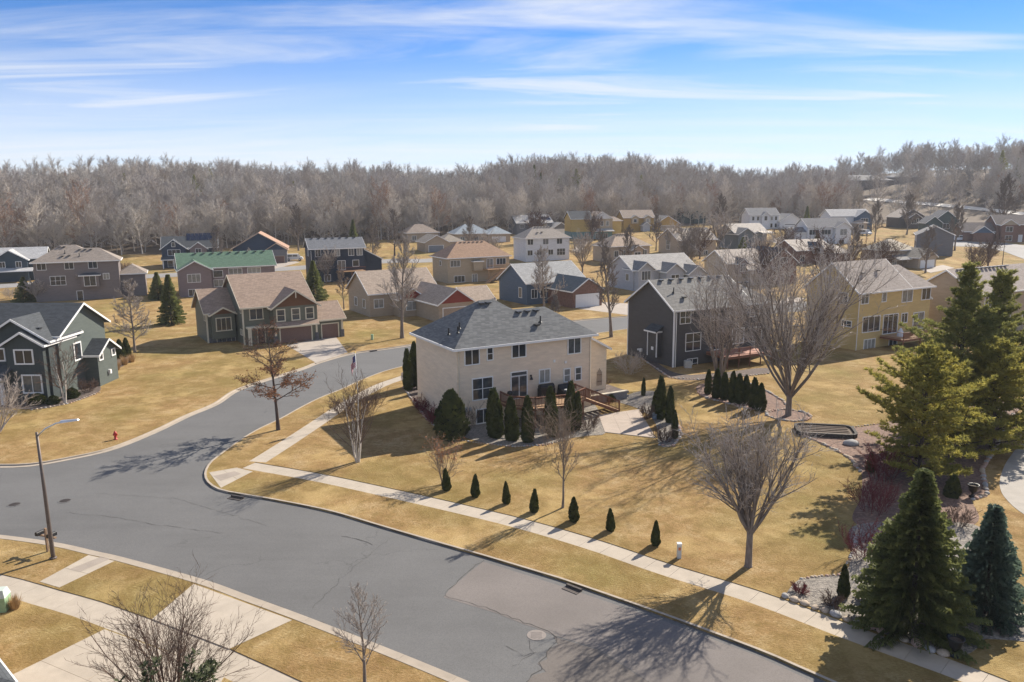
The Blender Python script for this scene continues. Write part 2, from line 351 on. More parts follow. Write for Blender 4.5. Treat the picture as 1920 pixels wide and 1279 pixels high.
def build_ground():
    pts = []; edges = []
    def ring(P):
        b = len(pts); pts.extend(Vector((p[0], p[1])) for p in P); edges.extend((b+i, b+(i+1) % len(P)) for i in range(len(P)))
    ring(ROADPOLY)
    for s in SWPOLY: ring(s)
    def grid(x0, x1, y0, y1, st, skip=None):
        x = x0
        while x <= x1:
            y = y0
            while y <= y1:
                if not (skip and skip[0] < x < skip[1] and skip[2] < y < skip[3]): pts.append(Vector((x+0.013*((y*7) % 5), y)))
                y += st
            x += st
    grid(-130, 150, 2, 170, 5); grid(-280, 320, 172, 480, 8); grid(-900, 900, 500, 1300, 50); grid(-5000, 5000, 1400, 8000, 600)
    grid(-900, 900, 0, 480, 45, (-285, 325, -1, 500)); grid(-280, -135, 2, 170, 18); grid(155, 320, 2, 170, 18); pts.extend([Vector((-5000, -30)), Vector((5000, -30)), Vector((5000, 700)), Vector((-5000, 700))])
    r_ = delaunay_2d_cdt(pts, edges, [], 0, 1e-4); vs, fs = r_[0], r_[2]
    holes = [ROADPOLY]+SWPOLY; boxes = [(min(p[0] for p in h), max(p[0] for p in h), min(p[1] for p in h), max(p[1] for p in h)) for h in holes]
    F = []; idx = []
    for f in fs:
        c = (sum(vs[i].x for i in f)/3, sum(vs[i].y for i in f)/3)
        if any(b[0] < c[0] < b[1] and b[2] < c[1] < b[3] and inside(c, h) for h, b in zip(holes, boxes)): continue
        F.append(tuple(f)); idx.append(1 if c[1] > wood_edge(c[0])+6 else 0)
    V = [(v.x, v.y, hgt(v.x, v.y)) for v in vs]
    cnt = {}
    for f in F:
        for a, b in zip(f, f[1:]+f[:1]): k = (min(a, b), max(a, b)); cnt[k] = cnt.get(k, 0)+1
    low = {}
    for (a, b), c in cnt.items():
        if c == 1 and abs(V[a][0]) < 400 and V[a][1] < 400 and V[a][1] > 3:
            for q in (a, b):
                if q not in low: low[q] = len(V); V.append((V[q][0], V[q][1], V[q][2]-0.28))
            F.append((a, b, low[b], low[a])); idx.append(0)
    tag(obj('ground', mesh('ground', V, F, [LAWN, FFLOOR], idx)), 'tan dormant lawn with greener patches and leaf littered wood floor', kind='structure')
build_ground()
road = tag(drape('road', ROADPOLY, ROADM, -0.105), 'grey asphalt residential street and its side street', kind='structure')
def clipped(pts, mat, name, dz, parent=None): return drape(name, GL(*pts), mat, dz, parent=parent)
# repaved strip along the kerb and a crumbled patch, a few millimetres above the old asphalt
pz = clipped([(832, 1117), (841, 1104), (880, 1070), (906, 1050), (1000, 1079), (1065, 1100), (1237, 1158), (1420, 1226), (1560, 1290), (1420, 1330), (1300, 1330), (1180, 1250), (1120, 1212), (1040, 1188), (1000, 1172), (985, 1168), (930, 1146), (880, 1131)], PATCHM, 'asphalt_patch', -0.099, road)
clipped([(1038, 1190), (1046, 1204), (1024, 1218), (1026, 1232), (1008, 1240), (1024, 1256), (1000, 1262), (976, 1290), (1300, 1330), (1180, 1252), (1120, 1214)], PATCHD, 'worn_patch', -0.0955, road)
# tar seams and cracks: thin jagged strips lying on the asphalt
CRACKM = plain('crack_tar', (0.065, 0.06, 0.056), 0.9)
def crack(px, w, seed, label):
    rr = random.Random(seed); P = resample([G(x, y, -0.1) for x, y in px], 0.35, False); n_ = normals(P); A = []; B = []
    for i, (p, q) in enumerate(zip(P, n_)):
        o_ = q*rr.gauss(0, 0.05); ww = w*rr.uniform(0.25, 1.3); A.append(p+o_+q*ww/2); B.append(p+o_-q*ww/2)
    V = [(p.x, p.y, -0.0915) for p in A+B]; m_ = len(A); obj('crack', mesh('crack', V, [(i, i+1, m_+i+1, m_+i) for i in range(m_-1)], CRACKM), road)
crack([(906, 1050), (880, 1070), (841, 1104), (832, 1117), (880, 1131), (930, 1146), (985, 1168), (1000, 1173), (1040, 1190), (1046, 1204), (1024, 1218), (1026, 1232), (1008, 1240), (1024, 1256), (1000, 1262), (976, 1290)], 0.045, 1, '')
crack([(734, 1008), (665, 1062), (615, 1112), (586, 1140)], 0.02, 2, ''); crack([(640, 1006), (668, 1010), (690, 1018), (700, 1022)], 0.05, 3, '');
crack([(950, 1210), (985, 1230), (1010, 1222)], 0.02, 5, ''); crack([(960, 1250), (1000, 1226), (990, 1200)], 0.02, 6, ''); crack([(400, 1093), (470, 1118), (556, 1150), (640, 1182), (780, 1238)], 0.03, 7, ''); crack([(120, 962), (200, 968), (300, 985), (420, 1000)], 0.025, 8, ''); crack([(180, 925), (330, 935), (500, 985)], 0.02, 9, '')
# gutter and kerb as joined lengths of about three metres
def kerb(P, side, name):
    par = tag(empty(name, (0, 0, 0)), 'pale concrete kerb and gutter along the street', kind='structure')
    prof = [(0.0, -0.30), (0.0, 0.015), (0.15, 0.015), (0.19, -0.097), (0.62, -0.082), (0.62, -0.30)]; nn = normals(P); n = len(P); k = 0
    while k < n-1:
        e = min(n-1, k+3); V = []; F = []; m = len(prof)
        for i in range(k, e+1):
            p = P[i]; q = nn[i]*side
            sh = 0.006 if i == k else (-0.006 if i == e else 0); d = (P[min(i+1, n-1)]-P[max(i-1, 0)]).normalized()*sh
            for o_, z in prof: V.append((p.x+q.x*o_+d.x, p.y+q.y*o_+d.y, z+hgt(p.x, p.y)))
        for i in range(e-k):
            for j in range(m): a = i*m+j; b = i*m+(j+1) % m; F.append((a, b, b+m, a+m))
        F.append(tuple(range(m))); F.append(tuple(range((e-k)*m, (e-k)*m+m)))
        obj('kerb_length', mesh('kerb_length', V, F, KERBM), par); k = e
    return par
kerb(K1, 1, 'kerb'); kerb(K2, 1, 'kerb'); kerb(K3, -1, 'kerb')
def slab_me(a, b, c, d, z1, z0=None):
    z0 = z1-0.14 if z0 is None else z0; V = [(p[0], p[1], z+hgt(p[0], p[1])) for z in (z1, z0) for p in (a, b, c, d)]
    return mesh('paving_slab', V, [(0, 1, 2, 3), (7, 6, 5, 4)]+[(i, i+4, (i+1) % 4+4, (i+1) % 4) for i in range(4)], CONC)
def walk(P, w, name, label, z=-0.035):
    par = tag(empty(name, (0, 0, 0)), label, kind='structure'); n = normals(P); g = 0.007
    for i in range(len(P)-1):
        d = (P[i+1]-P[i]).normalized()*g; a = P[i]+d; b = P[i+1]-d
        obj('paving_slab', slab_me(a-n[i]*(w/2), b-n[i+1]*(w/2), b+n[i+1]*(w/2), a+n[i]*(w/2), z), par)
walk(SW1, 1.49, 'sidewalk', 'pale concrete sidewalk beside the side street'); walk(SW2, 1.49, 'sidewalk', 'long pale concrete sidewalk past the corner house lawn'); walk(SW3, 1.59, 'sidewalk', 'pale concrete sidewalk at the lower left')
def quad_slabs(name, label, c4, nu, nv, dz=0.012, gap=0.008, mat=None):
    a, b, c, d = [Vector((p[0], p[1])) for p in c4]; par = tag(empty(name, (0, 0, 0)), label, kind='structure')
    def at(s, t): return a.lerp(b, s).lerp(d.lerp(c, s), t)
    for i in range(nu):
        for j in range(nv):
            s0, s1, t0, t1 = i/nu, (i+1)/nu, j/nv, (j+1)/nv; es = gap/max(0.5, (b-a).length); et = gap/max(0.5, (d-a).length)
            o = obj('paving_slab', slab_me(at(s0+es, t0+et), at(s1-es, t0+et), at(s1-es, t1-et), at(s0+es, t1-et), dz), par)
            if mat: o.data.materials[0] = mat
    return par
quad_slabs('driveway', 'wide pale concrete driveway apron at the lower left', GL((363, 1095), (548, 1163), (430, 1217), (285, 1161)), 3, 1)
quad_slabs('driveway', 'wide pale concrete driveway leading out of the bottom left corner', GL((196, 1180), (425, 1262), (330, 1420), (10, 1272)), 3, 3)
quad_slabs('curb_walk', 'short concrete walk with a ribbed ramp between sidewalk and kerb', GL((166, 1041), (215, 1052), (111, 1102), (74, 1091)), 1, 2)
quad_slabs('driveway', 'concrete driveway in front of the olive green house garage', GL((537, 647), (627, 628), (652, 661), (593, 681)), 2, 2, 0.012, 0.01, DRIVEM)
quad_slabs('driveway', 'concrete driveway of the slate blue house', GL((1084, 579), (1122, 566), (1205, 571), (1186, 592)), 2, 2, 0.012, 0.01, DRIVEM)
quad_slabs('driveway', 'concrete driveway behind the dark grey house', GL((1446, 571), (1482, 556), (1512, 560), (1500, 566)), 2, 2, 0.03, 0.01, DRIVEM)
quad_slabs('corner_ramp', 'concrete pedestrian ramp at the street corner', GL((392, 886), (444, 877), (474, 884), (414, 915)), 2, 1, 0.01)
rm = clipped([(188, 1045), (206, 1049), (150, 1073), (130, 1068)], concrete('ribbed_pad', (0.36, 0.31, 0.26)), 'ramp_pad', 0.018); tag(rm, 'brown grey textured pad in the lower left ramp', kind='structure')
rm = clipped([(400, 893), (440, 884), (452, 889), (414, 902)], MAT['ribbed_pad'], 'ramp_pad', 0.018); tag(rm, 'brown grey textured pad at the street corner ramp', kind='structure')
tag(drape('path', resample(GL((2010, 800), (1925, 828), (1893, 858), (1877, 890), (1875, 915), (1888, 938), (1925, 968), (2050, 1040)), 0.8), concrete('path_concrete', (0.40, 0.37, 0.33)), 0.02, skirt=0.05), 'pale curving path at the right edge', kind='structure')
FARROAD = asphalt('far_street', (0.27, 0.26, 0.25), False)
tag(drape('street', strip(resample(GL((-120, 546), (0, 537), (250, 520), (553, 503), (724, 490), (800, 489), (870, 482)), 4), 9), FARROAD, 0.04, 6), 'pale street between the far rows of houses', kind='structure')
tag(drape('street', GL((1771, 462), (1830, 463), (1880, 471), (1925, 488), (1990, 505), (1990, 470), (1925, 461), (1840, 450), (1800, 445), (1771, 450)), FARROAD, 0.05, 5), 'pale turning circle by the brick house', kind='structure')
tag(drape('hill_road', strip(resample(GL((1625, 374), (1700, 380), (1800, 389), (1920, 402), (2000, 412)), 5), 8), concrete('hill_road_concrete', (0.6, 0.57, 0.52)), 0.3, 6), 'pale road climbing the wooded hillside', kind='structure')
quad_slabs('driveway', 'concrete driveway of the far blue garage house', GL((512, 489), (541, 487), (562, 492), (512, 505)), 2, 1, 0.06, 0.01, DRIVEM)
quad_slabs('driveway', 'pale driveway of the far beige house', GL((1726, 506), (1768, 497), (1790, 503), (1745, 512)), 2, 1, 0.06, 0.01, DRIVEM)
quad_slabs('driveway', 'pale driveway beside the white far house', GL((1440, 452), (1500, 432), (1508, 438), (1460, 458)), 2, 1, 0.06, 0.01, DRIVEM)
quad_slabs('driveway', 'pale drive beside the white hip roof house', GL((1072, 470), (1090, 452), (1104, 453), (1088, 474)), 2, 1, 0.06, 0.01, DRIVEM)
# planting beds
GRAV = gravel('grey_gravel', (0.36, 0.32, 0.27), (0.14, 0.125, 0.11)); MULCH = gravel('red_mulch', (0.29, 0.185, 0.135), (0.14, 0.085, 0.065), 6); DARKM = gravel('dark_mulch', (0.17, 0.13, 0.11), (0.08, 0.06, 0.05), 7)
def bed(label, px, mat, dz=0.022): return tag(drape('planting_bed', resample(GL(*(px+[px[0]])), 0.6)[:-1], mat, dz, skirt=0.06), label, kind='structure')
bed1 = bed('dark mulch bed along the left wall of the beige house', [(752, 700), (774, 690), (800, 700), (862, 800), (868, 824), (832, 812), (800, 785), (775, 752), (758, 728)], DARKM, 0.02)
bed2 = bed('grey gravel bed under the deck', [(866, 818), (905, 830), (965, 836), (1020, 833), (1062, 823), (1105, 817), (1135, 812), (1126, 780), (1100, 755), (985, 770), (868, 792)], GRAV, 0.026)
bed3 = bed('gravel bed beside the patio', [(1150, 752), (1200, 734), (1242, 740), (1268, 786), (1277, 815), (1262, 836), (1236, 834), (1229, 794), (1200, 768)], GRAV, 0.024)
bed4 = bed('kidney shaped mulch bed of small evergreens', [(1305, 726), (1326, 718), (1406, 720), (1438, 735), (1470, 754), (1478, 766), (1445, 772), (1400, 765), (1326, 747), (1309, 737)], MULCH)
c18 = G(1478, 779); bed5 = tag(drape('planting_bed', [c18+Vector((math.cos(a*math.pi/14), math.sin(a*math.pi/14)))*1.9 for a in range(28)], MULCH, 0.03, skirt=0.06), 'round mulch bed under the large maple', kind='structure')
bed6 = bed('red mulch bed beneath the tall pines', [(1495, 805), (1520, 794), (1590, 802), (1650, 795), (1740, 770), (1850, 752), (1925, 752), (1908, 772), (1891, 790), (1860, 852), (1840, 882), (1852, 930), (1822, 936), (1822, 985), (1612, 985), (1615, 930), (1615, 886), (1594, 859), (1554, 838), (1503, 815)], MULCH)
bed7 = bed('pale gravel bed by the sidewalk under the spruces', [(1470, 1119), (1503, 1085), (1578, 1078), (1598, 1040), (1610, 984), (1826, 984), (1850, 1050), (1905, 1130), (1990, 1180), (1990, 1215), (1920, 1203), (1838, 1199), (1831, 1218), (1797, 1231), (1768, 1227), (1615, 1173)], GRAV, 0.027)
bed8 = bed('mulch bed in front of the dark green house', [(-20, 760), (60, 768), (130, 756), (185, 735), (190, 715), (225, 690), (250, 672), (225, 668), (205, 690), (170, 700), (120, 735), (-20, 745)], DARKM)
bed9 = bed('narrow gravel bed along the dark grey house', [(1184, 650), (1196, 652), (1262, 698), (1340, 700), (1430, 690), (1440, 700), (1330, 712), (1257, 708), (1204, 672)], DARKM)
quad_slabs('patio', 'pale stamped concrete patio at the foot of the deck stairs', GL((1122, 779), (1198, 768), (1230, 822), (1134, 811)), 3, 2, 0.05, 0.006, concrete('patio_concrete', (0.44, 0.37, 0.31)))
# stones set along the beds
STONEM = [plain('stone_tan', (0.42, 0.34, 0.26), 0.9, var=0.3, scale=3), plain('stone_grey', (0.34, 0.33, 0.32), 0.9, var=0.3, scale=3), plain('stone_pink', (0.42, 0.28, 0.22), 0.9, var=0.3, scale=3)]
def rock_me(seed, mat):
    bm = bmesh.new(); bmesh.ops.create_icosphere(bm, subdivisions=2, radius=1); rr = random.Random(seed)
    ax = [Vector((rr.uniform(-1, 1), rr.uniform(-1, 1), rr.uniform(-1, 1))) for _ in range(5)]
    for v in bm.verts:
        s = 1+0.16*sum(math.sin(2.3*v.co.dot(a)+i) for i, a in enumerate(ax))/2; v.co *= s; v.co.z = v.co.z*0.7
    me = bpy.data.meshes.new('stone'); bm.to_mesh(me); bm.free(); me.materials.append(mat); me.polygons.foreach_set('use_smooth', [True]*len(me.polygons)); return me
ROCKS = [rock_me(i, STONEM[i % 3]) for i in range(6)]
rg = random.Random(5)
def stones(P, parent, size, step, name='stone'):
    for p in resample(P, step, False):
        o = obj(name, rg.choice(ROCKS), parent); s = size*rg.uniform(0.75, 1.3); o.scale = (s*rg.uniform(0.9, 1.3), s, s*rg.uniform(0.8, 1.1)); o.rotation_euler.z = rg.uniform(0, 6)
        o.location = (p[0]+rg.uniform(-.04, .04), p[1]+rg.uniform(-.04, .04), hgt(p[0], p[1])+s*0.25)
stones(resample(GL((1472, 1119), (1530, 1140), (1615, 1171), (1700, 1202), (1768, 1226)), 0.5), bed7, 0.22, 0.52)
stones(GL((1502, 1086), (1540, 1081), (1578, 1078)), bed7, 0.09, 0.22); stones(GL((1578, 1078), (1598, 1040), (1610, 985)), bed7, 0.09, 0.3)
stones(GL((1500, 814), (1554, 838), (1594, 859), (1613, 884)), bed6, 0.15, 0.33); stones(GL((1495, 805), (1520, 795), (1590, 802), (1650, 795)), bed6, 0.1, 0.33)
stones(GL((1905, 772), (1891, 790), (1860, 852), (1841, 880), (1851, 928), (1824, 937)), bed6, 0.15, 0.38)
stones([c18+Vector((math.cos(a*math.pi/17), math.sin(a*math.pi/17)))*1.93 for a in range(35)], bed5, 0.15, 0.34)
stones(GL((1309, 737), (1326, 747), (1400, 766), (1445, 773), (1478, 766), (1470, 753), (1438, 734), (1406, 719)), bed4, 0.14, 0.36)
stones(GL((868, 826), (905, 832), (965, 838), (1020, 835), (1062, 825)), bed2, 0.09, 0.25); stones(GL((1268, 786), (1278, 815), (1263, 837), (1236, 835)), bed3, 0.12, 0.3)
stones(GL((756, 726), (775, 753), (800, 786), (832, 813)), bed1, 0.1, 0.3); stones(GL((1204, 673), (1257, 709), (1330, 713), (1440, 701)), bed9, 0.12, 0.4); stones(GL((60, 769), (130, 757), (186, 736)), bed8, 0.1, 0.4)
# ================================================================ houses
GLASS = glassm(); DARKMET = plain('dark_metal', (0.03, 0.03, 0.032), 0.45, 0.3); VENTM = plain('vent_metal', (0.10, 0.10, 0.10), 0.35, 0.6); REDWOOD = plain('redwood_stain', (0.17, 0.07, 0.038), 0.6, var=0.25); DECKM = plain('deck_boards', (0.40, 0.25, 0.14), 0.75, var=0.2)
BLACK = plain('black_paint', (0.015, 0.015, 0.016), 0.5); STONEV = gravel('ledge_stone', (0.22, 0.21, 0.21), (0.10, 0.10, 0.11), 3)
CACHE = {}
FACES = {'N': 0.0, 'L': -math.pi/2, 'R': math.pi/2, 'B': math.pi}
class House:
    def __init__(s, name, label, x, y, z, az, wall, roof, trim=WHITE, group=None, cat='house'):
        s.root = tag(empty(name, (x, y, z), R(az)), label, cat, group); s.wallm = wall; s.roofm = roof; s.trim = trim; s.rng = random.Random(sum(map(ord, label)))
    def part(s, name, V, F, mat): return obj(name, mesh(name, V, F, mat), s.root)
    def box(s, u0, u1, v0, v1, z0, ze, roof='gu', pitch=0.6, ov=0.4, wall=None, roofm=None, gable=None, t=0.16, trim=None, soff=True):
        wall = wall or s.wallm; roofm = roofm or s.roofm; trim = trim or s.trim
        V = [(u, v, z) for z in (z0, ze) for u, v in ((u0, v0), (u1, v0), (u1, v1), (u0, v1))]; F = [(0, 1, 5, 4), (1, 2, 6, 5), (2, 3, 7, 6), (3, 0, 4, 7), (3, 2, 1, 0)]; GF = []
        um, vm = (u0+u1)/2, (v0+v1)/2
        if roof == 'gu':
            zr = ze+(v1-v0)/2*pitch; V += [(u0, vm, zr), (u1, vm, zr)]; GF = [(4, 8, 7), (5, 6, 9)]
        elif roof == 'gv':
            zr = ze+(u1-u0)/2*pitch; V += [(um, v0, zr), (um, v1, zr)]; GF = [(4, 5, 8), (6, 7, 9)]
        elif roof == 'sr':
            zr = ze-(u1-u0)*pitch; V[5] = (u1, v0, zr); V[6] = (u1, v1, zr)
        elif roof == 'sn':
            zr = ze+(v1-v0)*pitch; V[6] = (u1, v1, zr); V[7] = (u0, v1, zr)
        if gable:
            T = [[V[i] for i in f] for f in GF]
            for k, tri in enumerate(T):
                off = {'gu': ((-0.02, 0), (0.02, 0)), 'gv': ((0, -0.02), (0, 0.02))}[roof][k]; s.part('gable', [(p[0]+off[0], p[1]+off[1], p[2]) for p in tri], [(0, 1, 2)], gable)
        s.part('wall', V, F+GF, wall)
        o = ov; W_ = DARKMET
        if roof == 'gu': s._chev((u0-o, u1+o), (v0-o, vm, v1+o), ze-o*pitch, zr, t, False, roofm, trim)
        elif roof == 'gv': s._chev((v0-o, v1+o), (u0-o, um, u1+o), ze-o*pitch, zr, t, True, roofm, trim)
        elif roof == 'hip':
            a0, a1, b0, b1 = u0-o, u1+o, v0-o, v1+o; zz = ze-o*pitch; d = min(a1-a0, b1-b0)/2; zr = zz+d*pitch
            V = [(a0, b0, zz+t), (a1, b0, zz+t), (a1, b1, zz+t), (a0, b1, zz+t)]
            V += [(a0+d, (b0+b1)/2, zr+t), (a1-d, (b0+b1)/2, zr+t)] if a1-a0 >= b1-b0 else [((a0+a1)/2, b0+d, zr+t), ((a0+a1)/2, b1-d, zr+t)]
            F = [(0, 1, 5, 4), (1, 2, 5), (2, 3, 4, 5), (3, 0, 4)] if a1-a0 >= b1-b0 else [(0, 1, 4), (1, 2, 5, 4), (2, 3, 5), (3, 0, 4, 5)]
            b = len(V); V += [(x, y, zz) for x, y, _ in V[:4]]; F += [(i, b+i, b+(i+1) % 4, (i+1) % 4) for i in range(4)]+[(b+3, b+2, b+1, b)]
            s.roof = s.part('roof', V, F, roofm); m = MB(); g = 0.07
            m.box(a0-g, a1+g, b0-g, b0-0.004, zz-0.03, zz+t+0.012); m.box(a0-g, a1+g, b1+0.004, b1+g, zz-0.03, zz+t+0.012); m.box(a0-g, a0-0.004, b0, b1, zz-0.03, zz+t+0.012); m.box(a1+0.004, a1+g, b0, b1, zz-0.03, zz+t+0.012)
            m.obj('fascia', trim, s.root)
        elif roof in ('sr', 'sn'):
            if roof == 'sr': P = [(u0, ze), (u1+o, ze-(u1+o-u0)*pitch)]; q = [(x, y, z) for x, z in P for y in (v0-o, v1+o)]
            else: P = [(v0-o, ze-o*pitch), (v1, ze+(v1-v0)*pitch)]; q = [(x, y, z) for y, z in P for x in (u0-o, u1+o)]
            V = [(x, y, z+t) for x, y, z in q]+q; F = [(0, 1, 3, 2), (4, 6, 7, 5), (0, 4, 5, 1), (1, 5, 7, 3), (3, 7, 6, 2), (2, 6, 4, 0)]
            s.roof = s.part('roof', V, F, roofm); m = MB()
            if roof == 'sr': m.bar((u0, v0-o-0.03, ze+t/2), (u1+o, v0-o-0.03, ze-(u1+o-u0)*pitch+t/2), 0.05, t+0.05); m.box(u1+o+0.004, u1+o+0.07, v0-o, v1+o, ze-(u1+o-u0)*pitch-0.03, ze-(u1+o-u0)*pitch+t)
            else: m.box(u0-o, u1+o, v0-o-0.07, v0-o-0.004, ze-o*pitch-0.03, ze-o*pitch+t+0.01)
            m.obj('fascia', trim, s.root)
        s.pitch = pitch; s.ze = ze
    def _chev(s, A, B, ze, zr, t, swap, roofm, trim):
        def X(a, b, z): return (b, a, z) if swap else (a, b, z)
        def prism(a0, a1, dz0, dz1, ext=0.0):
            sl = (zr-ze)/(B[1]-B[0]); V = []
            for a in (a0, a1):
                V += [X(a, B[0]-ext, ze-ext*sl+dz0), X(a, B[1], zr+dz0), X(a, B[2]+ext, ze-ext*sl+dz0), X(a, B[0]-ext, ze-ext*sl+dz1), X(a, B[1], zr+dz1), X(a, B[2]+ext, ze-ext*sl+dz1)]
            return V, [(3, 4, 10, 9), (4, 5, 11, 10), (1, 0, 6, 7), (2, 1, 7, 8), (0, 3, 9, 6), (5, 2, 8, 11), (0, 1, 4, 3), (1, 2, 5, 4), (7, 6, 9, 10), (8, 7, 10, 11)]
        V, F = prism(A[0], A[1], 0, t); s.roof = s.part('roof', V, F, roofm)
        m = MB(); g = 0.07
        for a0, a1 in ((A[0]-0.05, A[0]-0.004), (A[1]+0.004, A[1]+0.05)):
            V, F = prism(a0, a1, -0.06, t+0.012); b = len(m.V); m.V += V; m.F += [tuple(b+i for i in f) for f in F]
        for b0, b1 in ((B[0]-g, B[0]-0.004), (B[2]+0.004, B[2]+g)):
            p, q = X(A[0], b0, 0), X(A[1], b1, 0); m.box(min(p[0], q[0]), max(p[0], q[0]), min(p[1], q[1]), max(p[1], q[1]), ze-0.03, ze+t+0.01)
        m.obj('fascia', trim, s.root)
    def put(s, name, me, face, c, off, z, child=None, cname=None):
        pos = {'N': (c, off, z), 'B': (c, off, z), 'L': (off, c, z), 'R': (off, c, z)}[face]
        o = obj(name, me, s.root, pos, FACES[face])
        if child: obj(cname, child, o)
        return o
    def win(s, face, a, b, z0, z1, off, nv=1, nh=0, case=0.09, trim=None, sill=False):
        "window between a..b along the wall and z0..z1; off is the wall plane"
        trim = trim or s.trim; w = round(b-a, 2); h = round(z1-z0, 2); key = (w, h, nv, nh, case, trim.name, sill)
        if key not in CACHE:
            m = MB(); x0, x1 = -w/2, w/2; d = -0.085
            m.box(x0-case, x1+case, d, 0.02, h, h+case); m.box(x0-case-(0.06 if sill else 0), x1+case+(0.06 if sill else 0), d-(0.08 if sill else 0), 0.02, -case, 0); m.box(x0-case, x0, d, 0.02, 0, h); m.box(x1, x1+case, d, 0.02, 0, h)
            for i in range(nv): x = x0+w*(i+1)/(nv+1); m.box(x-0.03, x+0.03, -0.06, 0.0, 0, h)
            for i in range(nh): z = h*(i+1)/(nh+1); m.box(x0, x1, -0.057, 0.0, z-0.025, z+0.025)
            g = MB(); g.box(x0, x1, -0.022, 0.0, 0, h); CACHE[key] = (m.me('window', trim), g.me('pane', GLASS))
        fr, pa = CACHE[key]; return s.put('window', fr, face, (a+b)/2, off, z0, pa, 'pane')
    def garage(s, face, a, b, z0, z1, off, mat, rows=4, glassrow=False, case=0.14):
        w = round(b-a, 2); h = round(z1-z0, 2); key = ('gd', w, h, mat.name, s.trim.name, glassrow)
        if key not in CACHE:
            m = MB(); m.box(-w/2, w/2, -0.03, 0.02, 0, h); n = max(3, round(w/0.62))
            for i in range(rows):
                for j in range(n): m.box(-w/2+w*j/n+0.05, -w/2+w*(j+1)/n-0.05, -0.05, -0.03, h*i/rows+0.05, h*(i+1)/rows-0.03)
            f = MB(); f.box(-w/2-case, w/2+case, -0.09, 0.02, h, h+case); f.box(-w/2-case, -w/2, -0.09, 0.02, 0, h); f.box(w/2, w/2+case, -0.09, 0.02, 0, h)
            g = MB(); g.box(-w/2+0.15, w/2-0.15, -0.056, -0.05, h*0.82, h*0.93); CACHE[key] = (m.me('garage_door', mat), f.me('door_frame', s.trim), g.me('pane', GLASS))
        d, f, g = CACHE[key]; o = s.put('garage_door', d, face, (a+b)/2, off, z0, f, 'door_frame')
        if glassrow: obj('pane', g, o)
        return o
    def door(s, face, a, b, z0, z1, off, mat):
        w = round(b-a, 2); h = round(z1-z0, 2); key = ('d', w, h, mat.name, s.trim.name)
        if key not in CACHE:
            m = MB(); m.box(-w/2, w/2, -0.04, 0.02, 0, h); m.box(-w/2+0.12, w/2-0.12, -0.055, -0.04, 0.15, h*0.42); m.box(-w/2+0.12, w/2-0.12, -0.055, -0.04, h*0.5, h-0.15)
            f = MB(); f.box(-w/2-0.1, w/2+0.1, -0.08, 0.02, h, h+0.1); f.box(-w/2-0.1, -w/2, -0.08, 0.02, 0, h); f.box(w/2, w/2+0.1, -0.08, 0.02, 0, h); CACHE[key] = (m.me('door', mat), f.me('door_frame', s.trim))
        d, f = CACHE[key]; return s.put('door', d, face, (a+b)/2, off, z0, f, 'door_frame')
    def vent(s, u, v, z, kind='box'):
        if kind not in CACHE:
            if kind == 'box': CACHE[kind] = MB().box(-0.2, 0.2, -0.2, 0.2, 0, 0.1).box(-0.26, 0.26, -0.26, 0.26, 0.1, 0.17).me('roof_vent', VENTM)
            else: CACHE[kind] = MB().tube([(0, 0, -0.1), (0, 0, 0.55)], 0.07, 8).lathe([(0.2, -0.06), (0.1, 0.06)], 8).me('vent_pipe', DARKMET)
        obj('roof_vent' if kind == 'box' else 'vent_pipe', CACHE[kind], s.root, (u, v, z))
    def spout(s, u, v, z0, z1, trim=None, side=-1):
        m = MB(); m.tube([(u, v+0.42, z1), (u, v, z1-0.35), (u, v, z0+0.15), (u, v-0.25, z0+0.05)], 0.055, 6); m.obj('downspout', trim or s.trim, s.root)
    def rowwin(s, face, pos, z0, z1, off, w=1.2, nv=1, nh=0):
        for c in pos: s.win(face, c-w/2, c+w/2, z0, z1, off, nv, nh)
def sid(n, c, **k): return siding('siding_'+n, c, **k)
def shg(n, c, c2=None, **k): return shingle('shingle_'+n, c, c2, **k)
BROWNR = shg('brown', (0.20, 0.15, 0.115)); GREYR = shg('grey', (0.16, 0.155, 0.15)); DGREYR = shg('charcoal', (0.055, 0.06, 0.065)); TANR = shg('tan', (0.27, 0.215, 0.17)); LGREYR = shg('light_grey', (0.25, 0.25, 0.245)); GREENR = shg('green', (0.075, 0.125, 0.088)); BLUER = shg('slate_blue', (0.055, 0.07, 0.085))
def uvw(a, az, u, v): t = R(az); return (a[0]+u*math.cos(t)-v*math.sin(t), a[1]+u*math.sin(t)+v*math.cos(t))
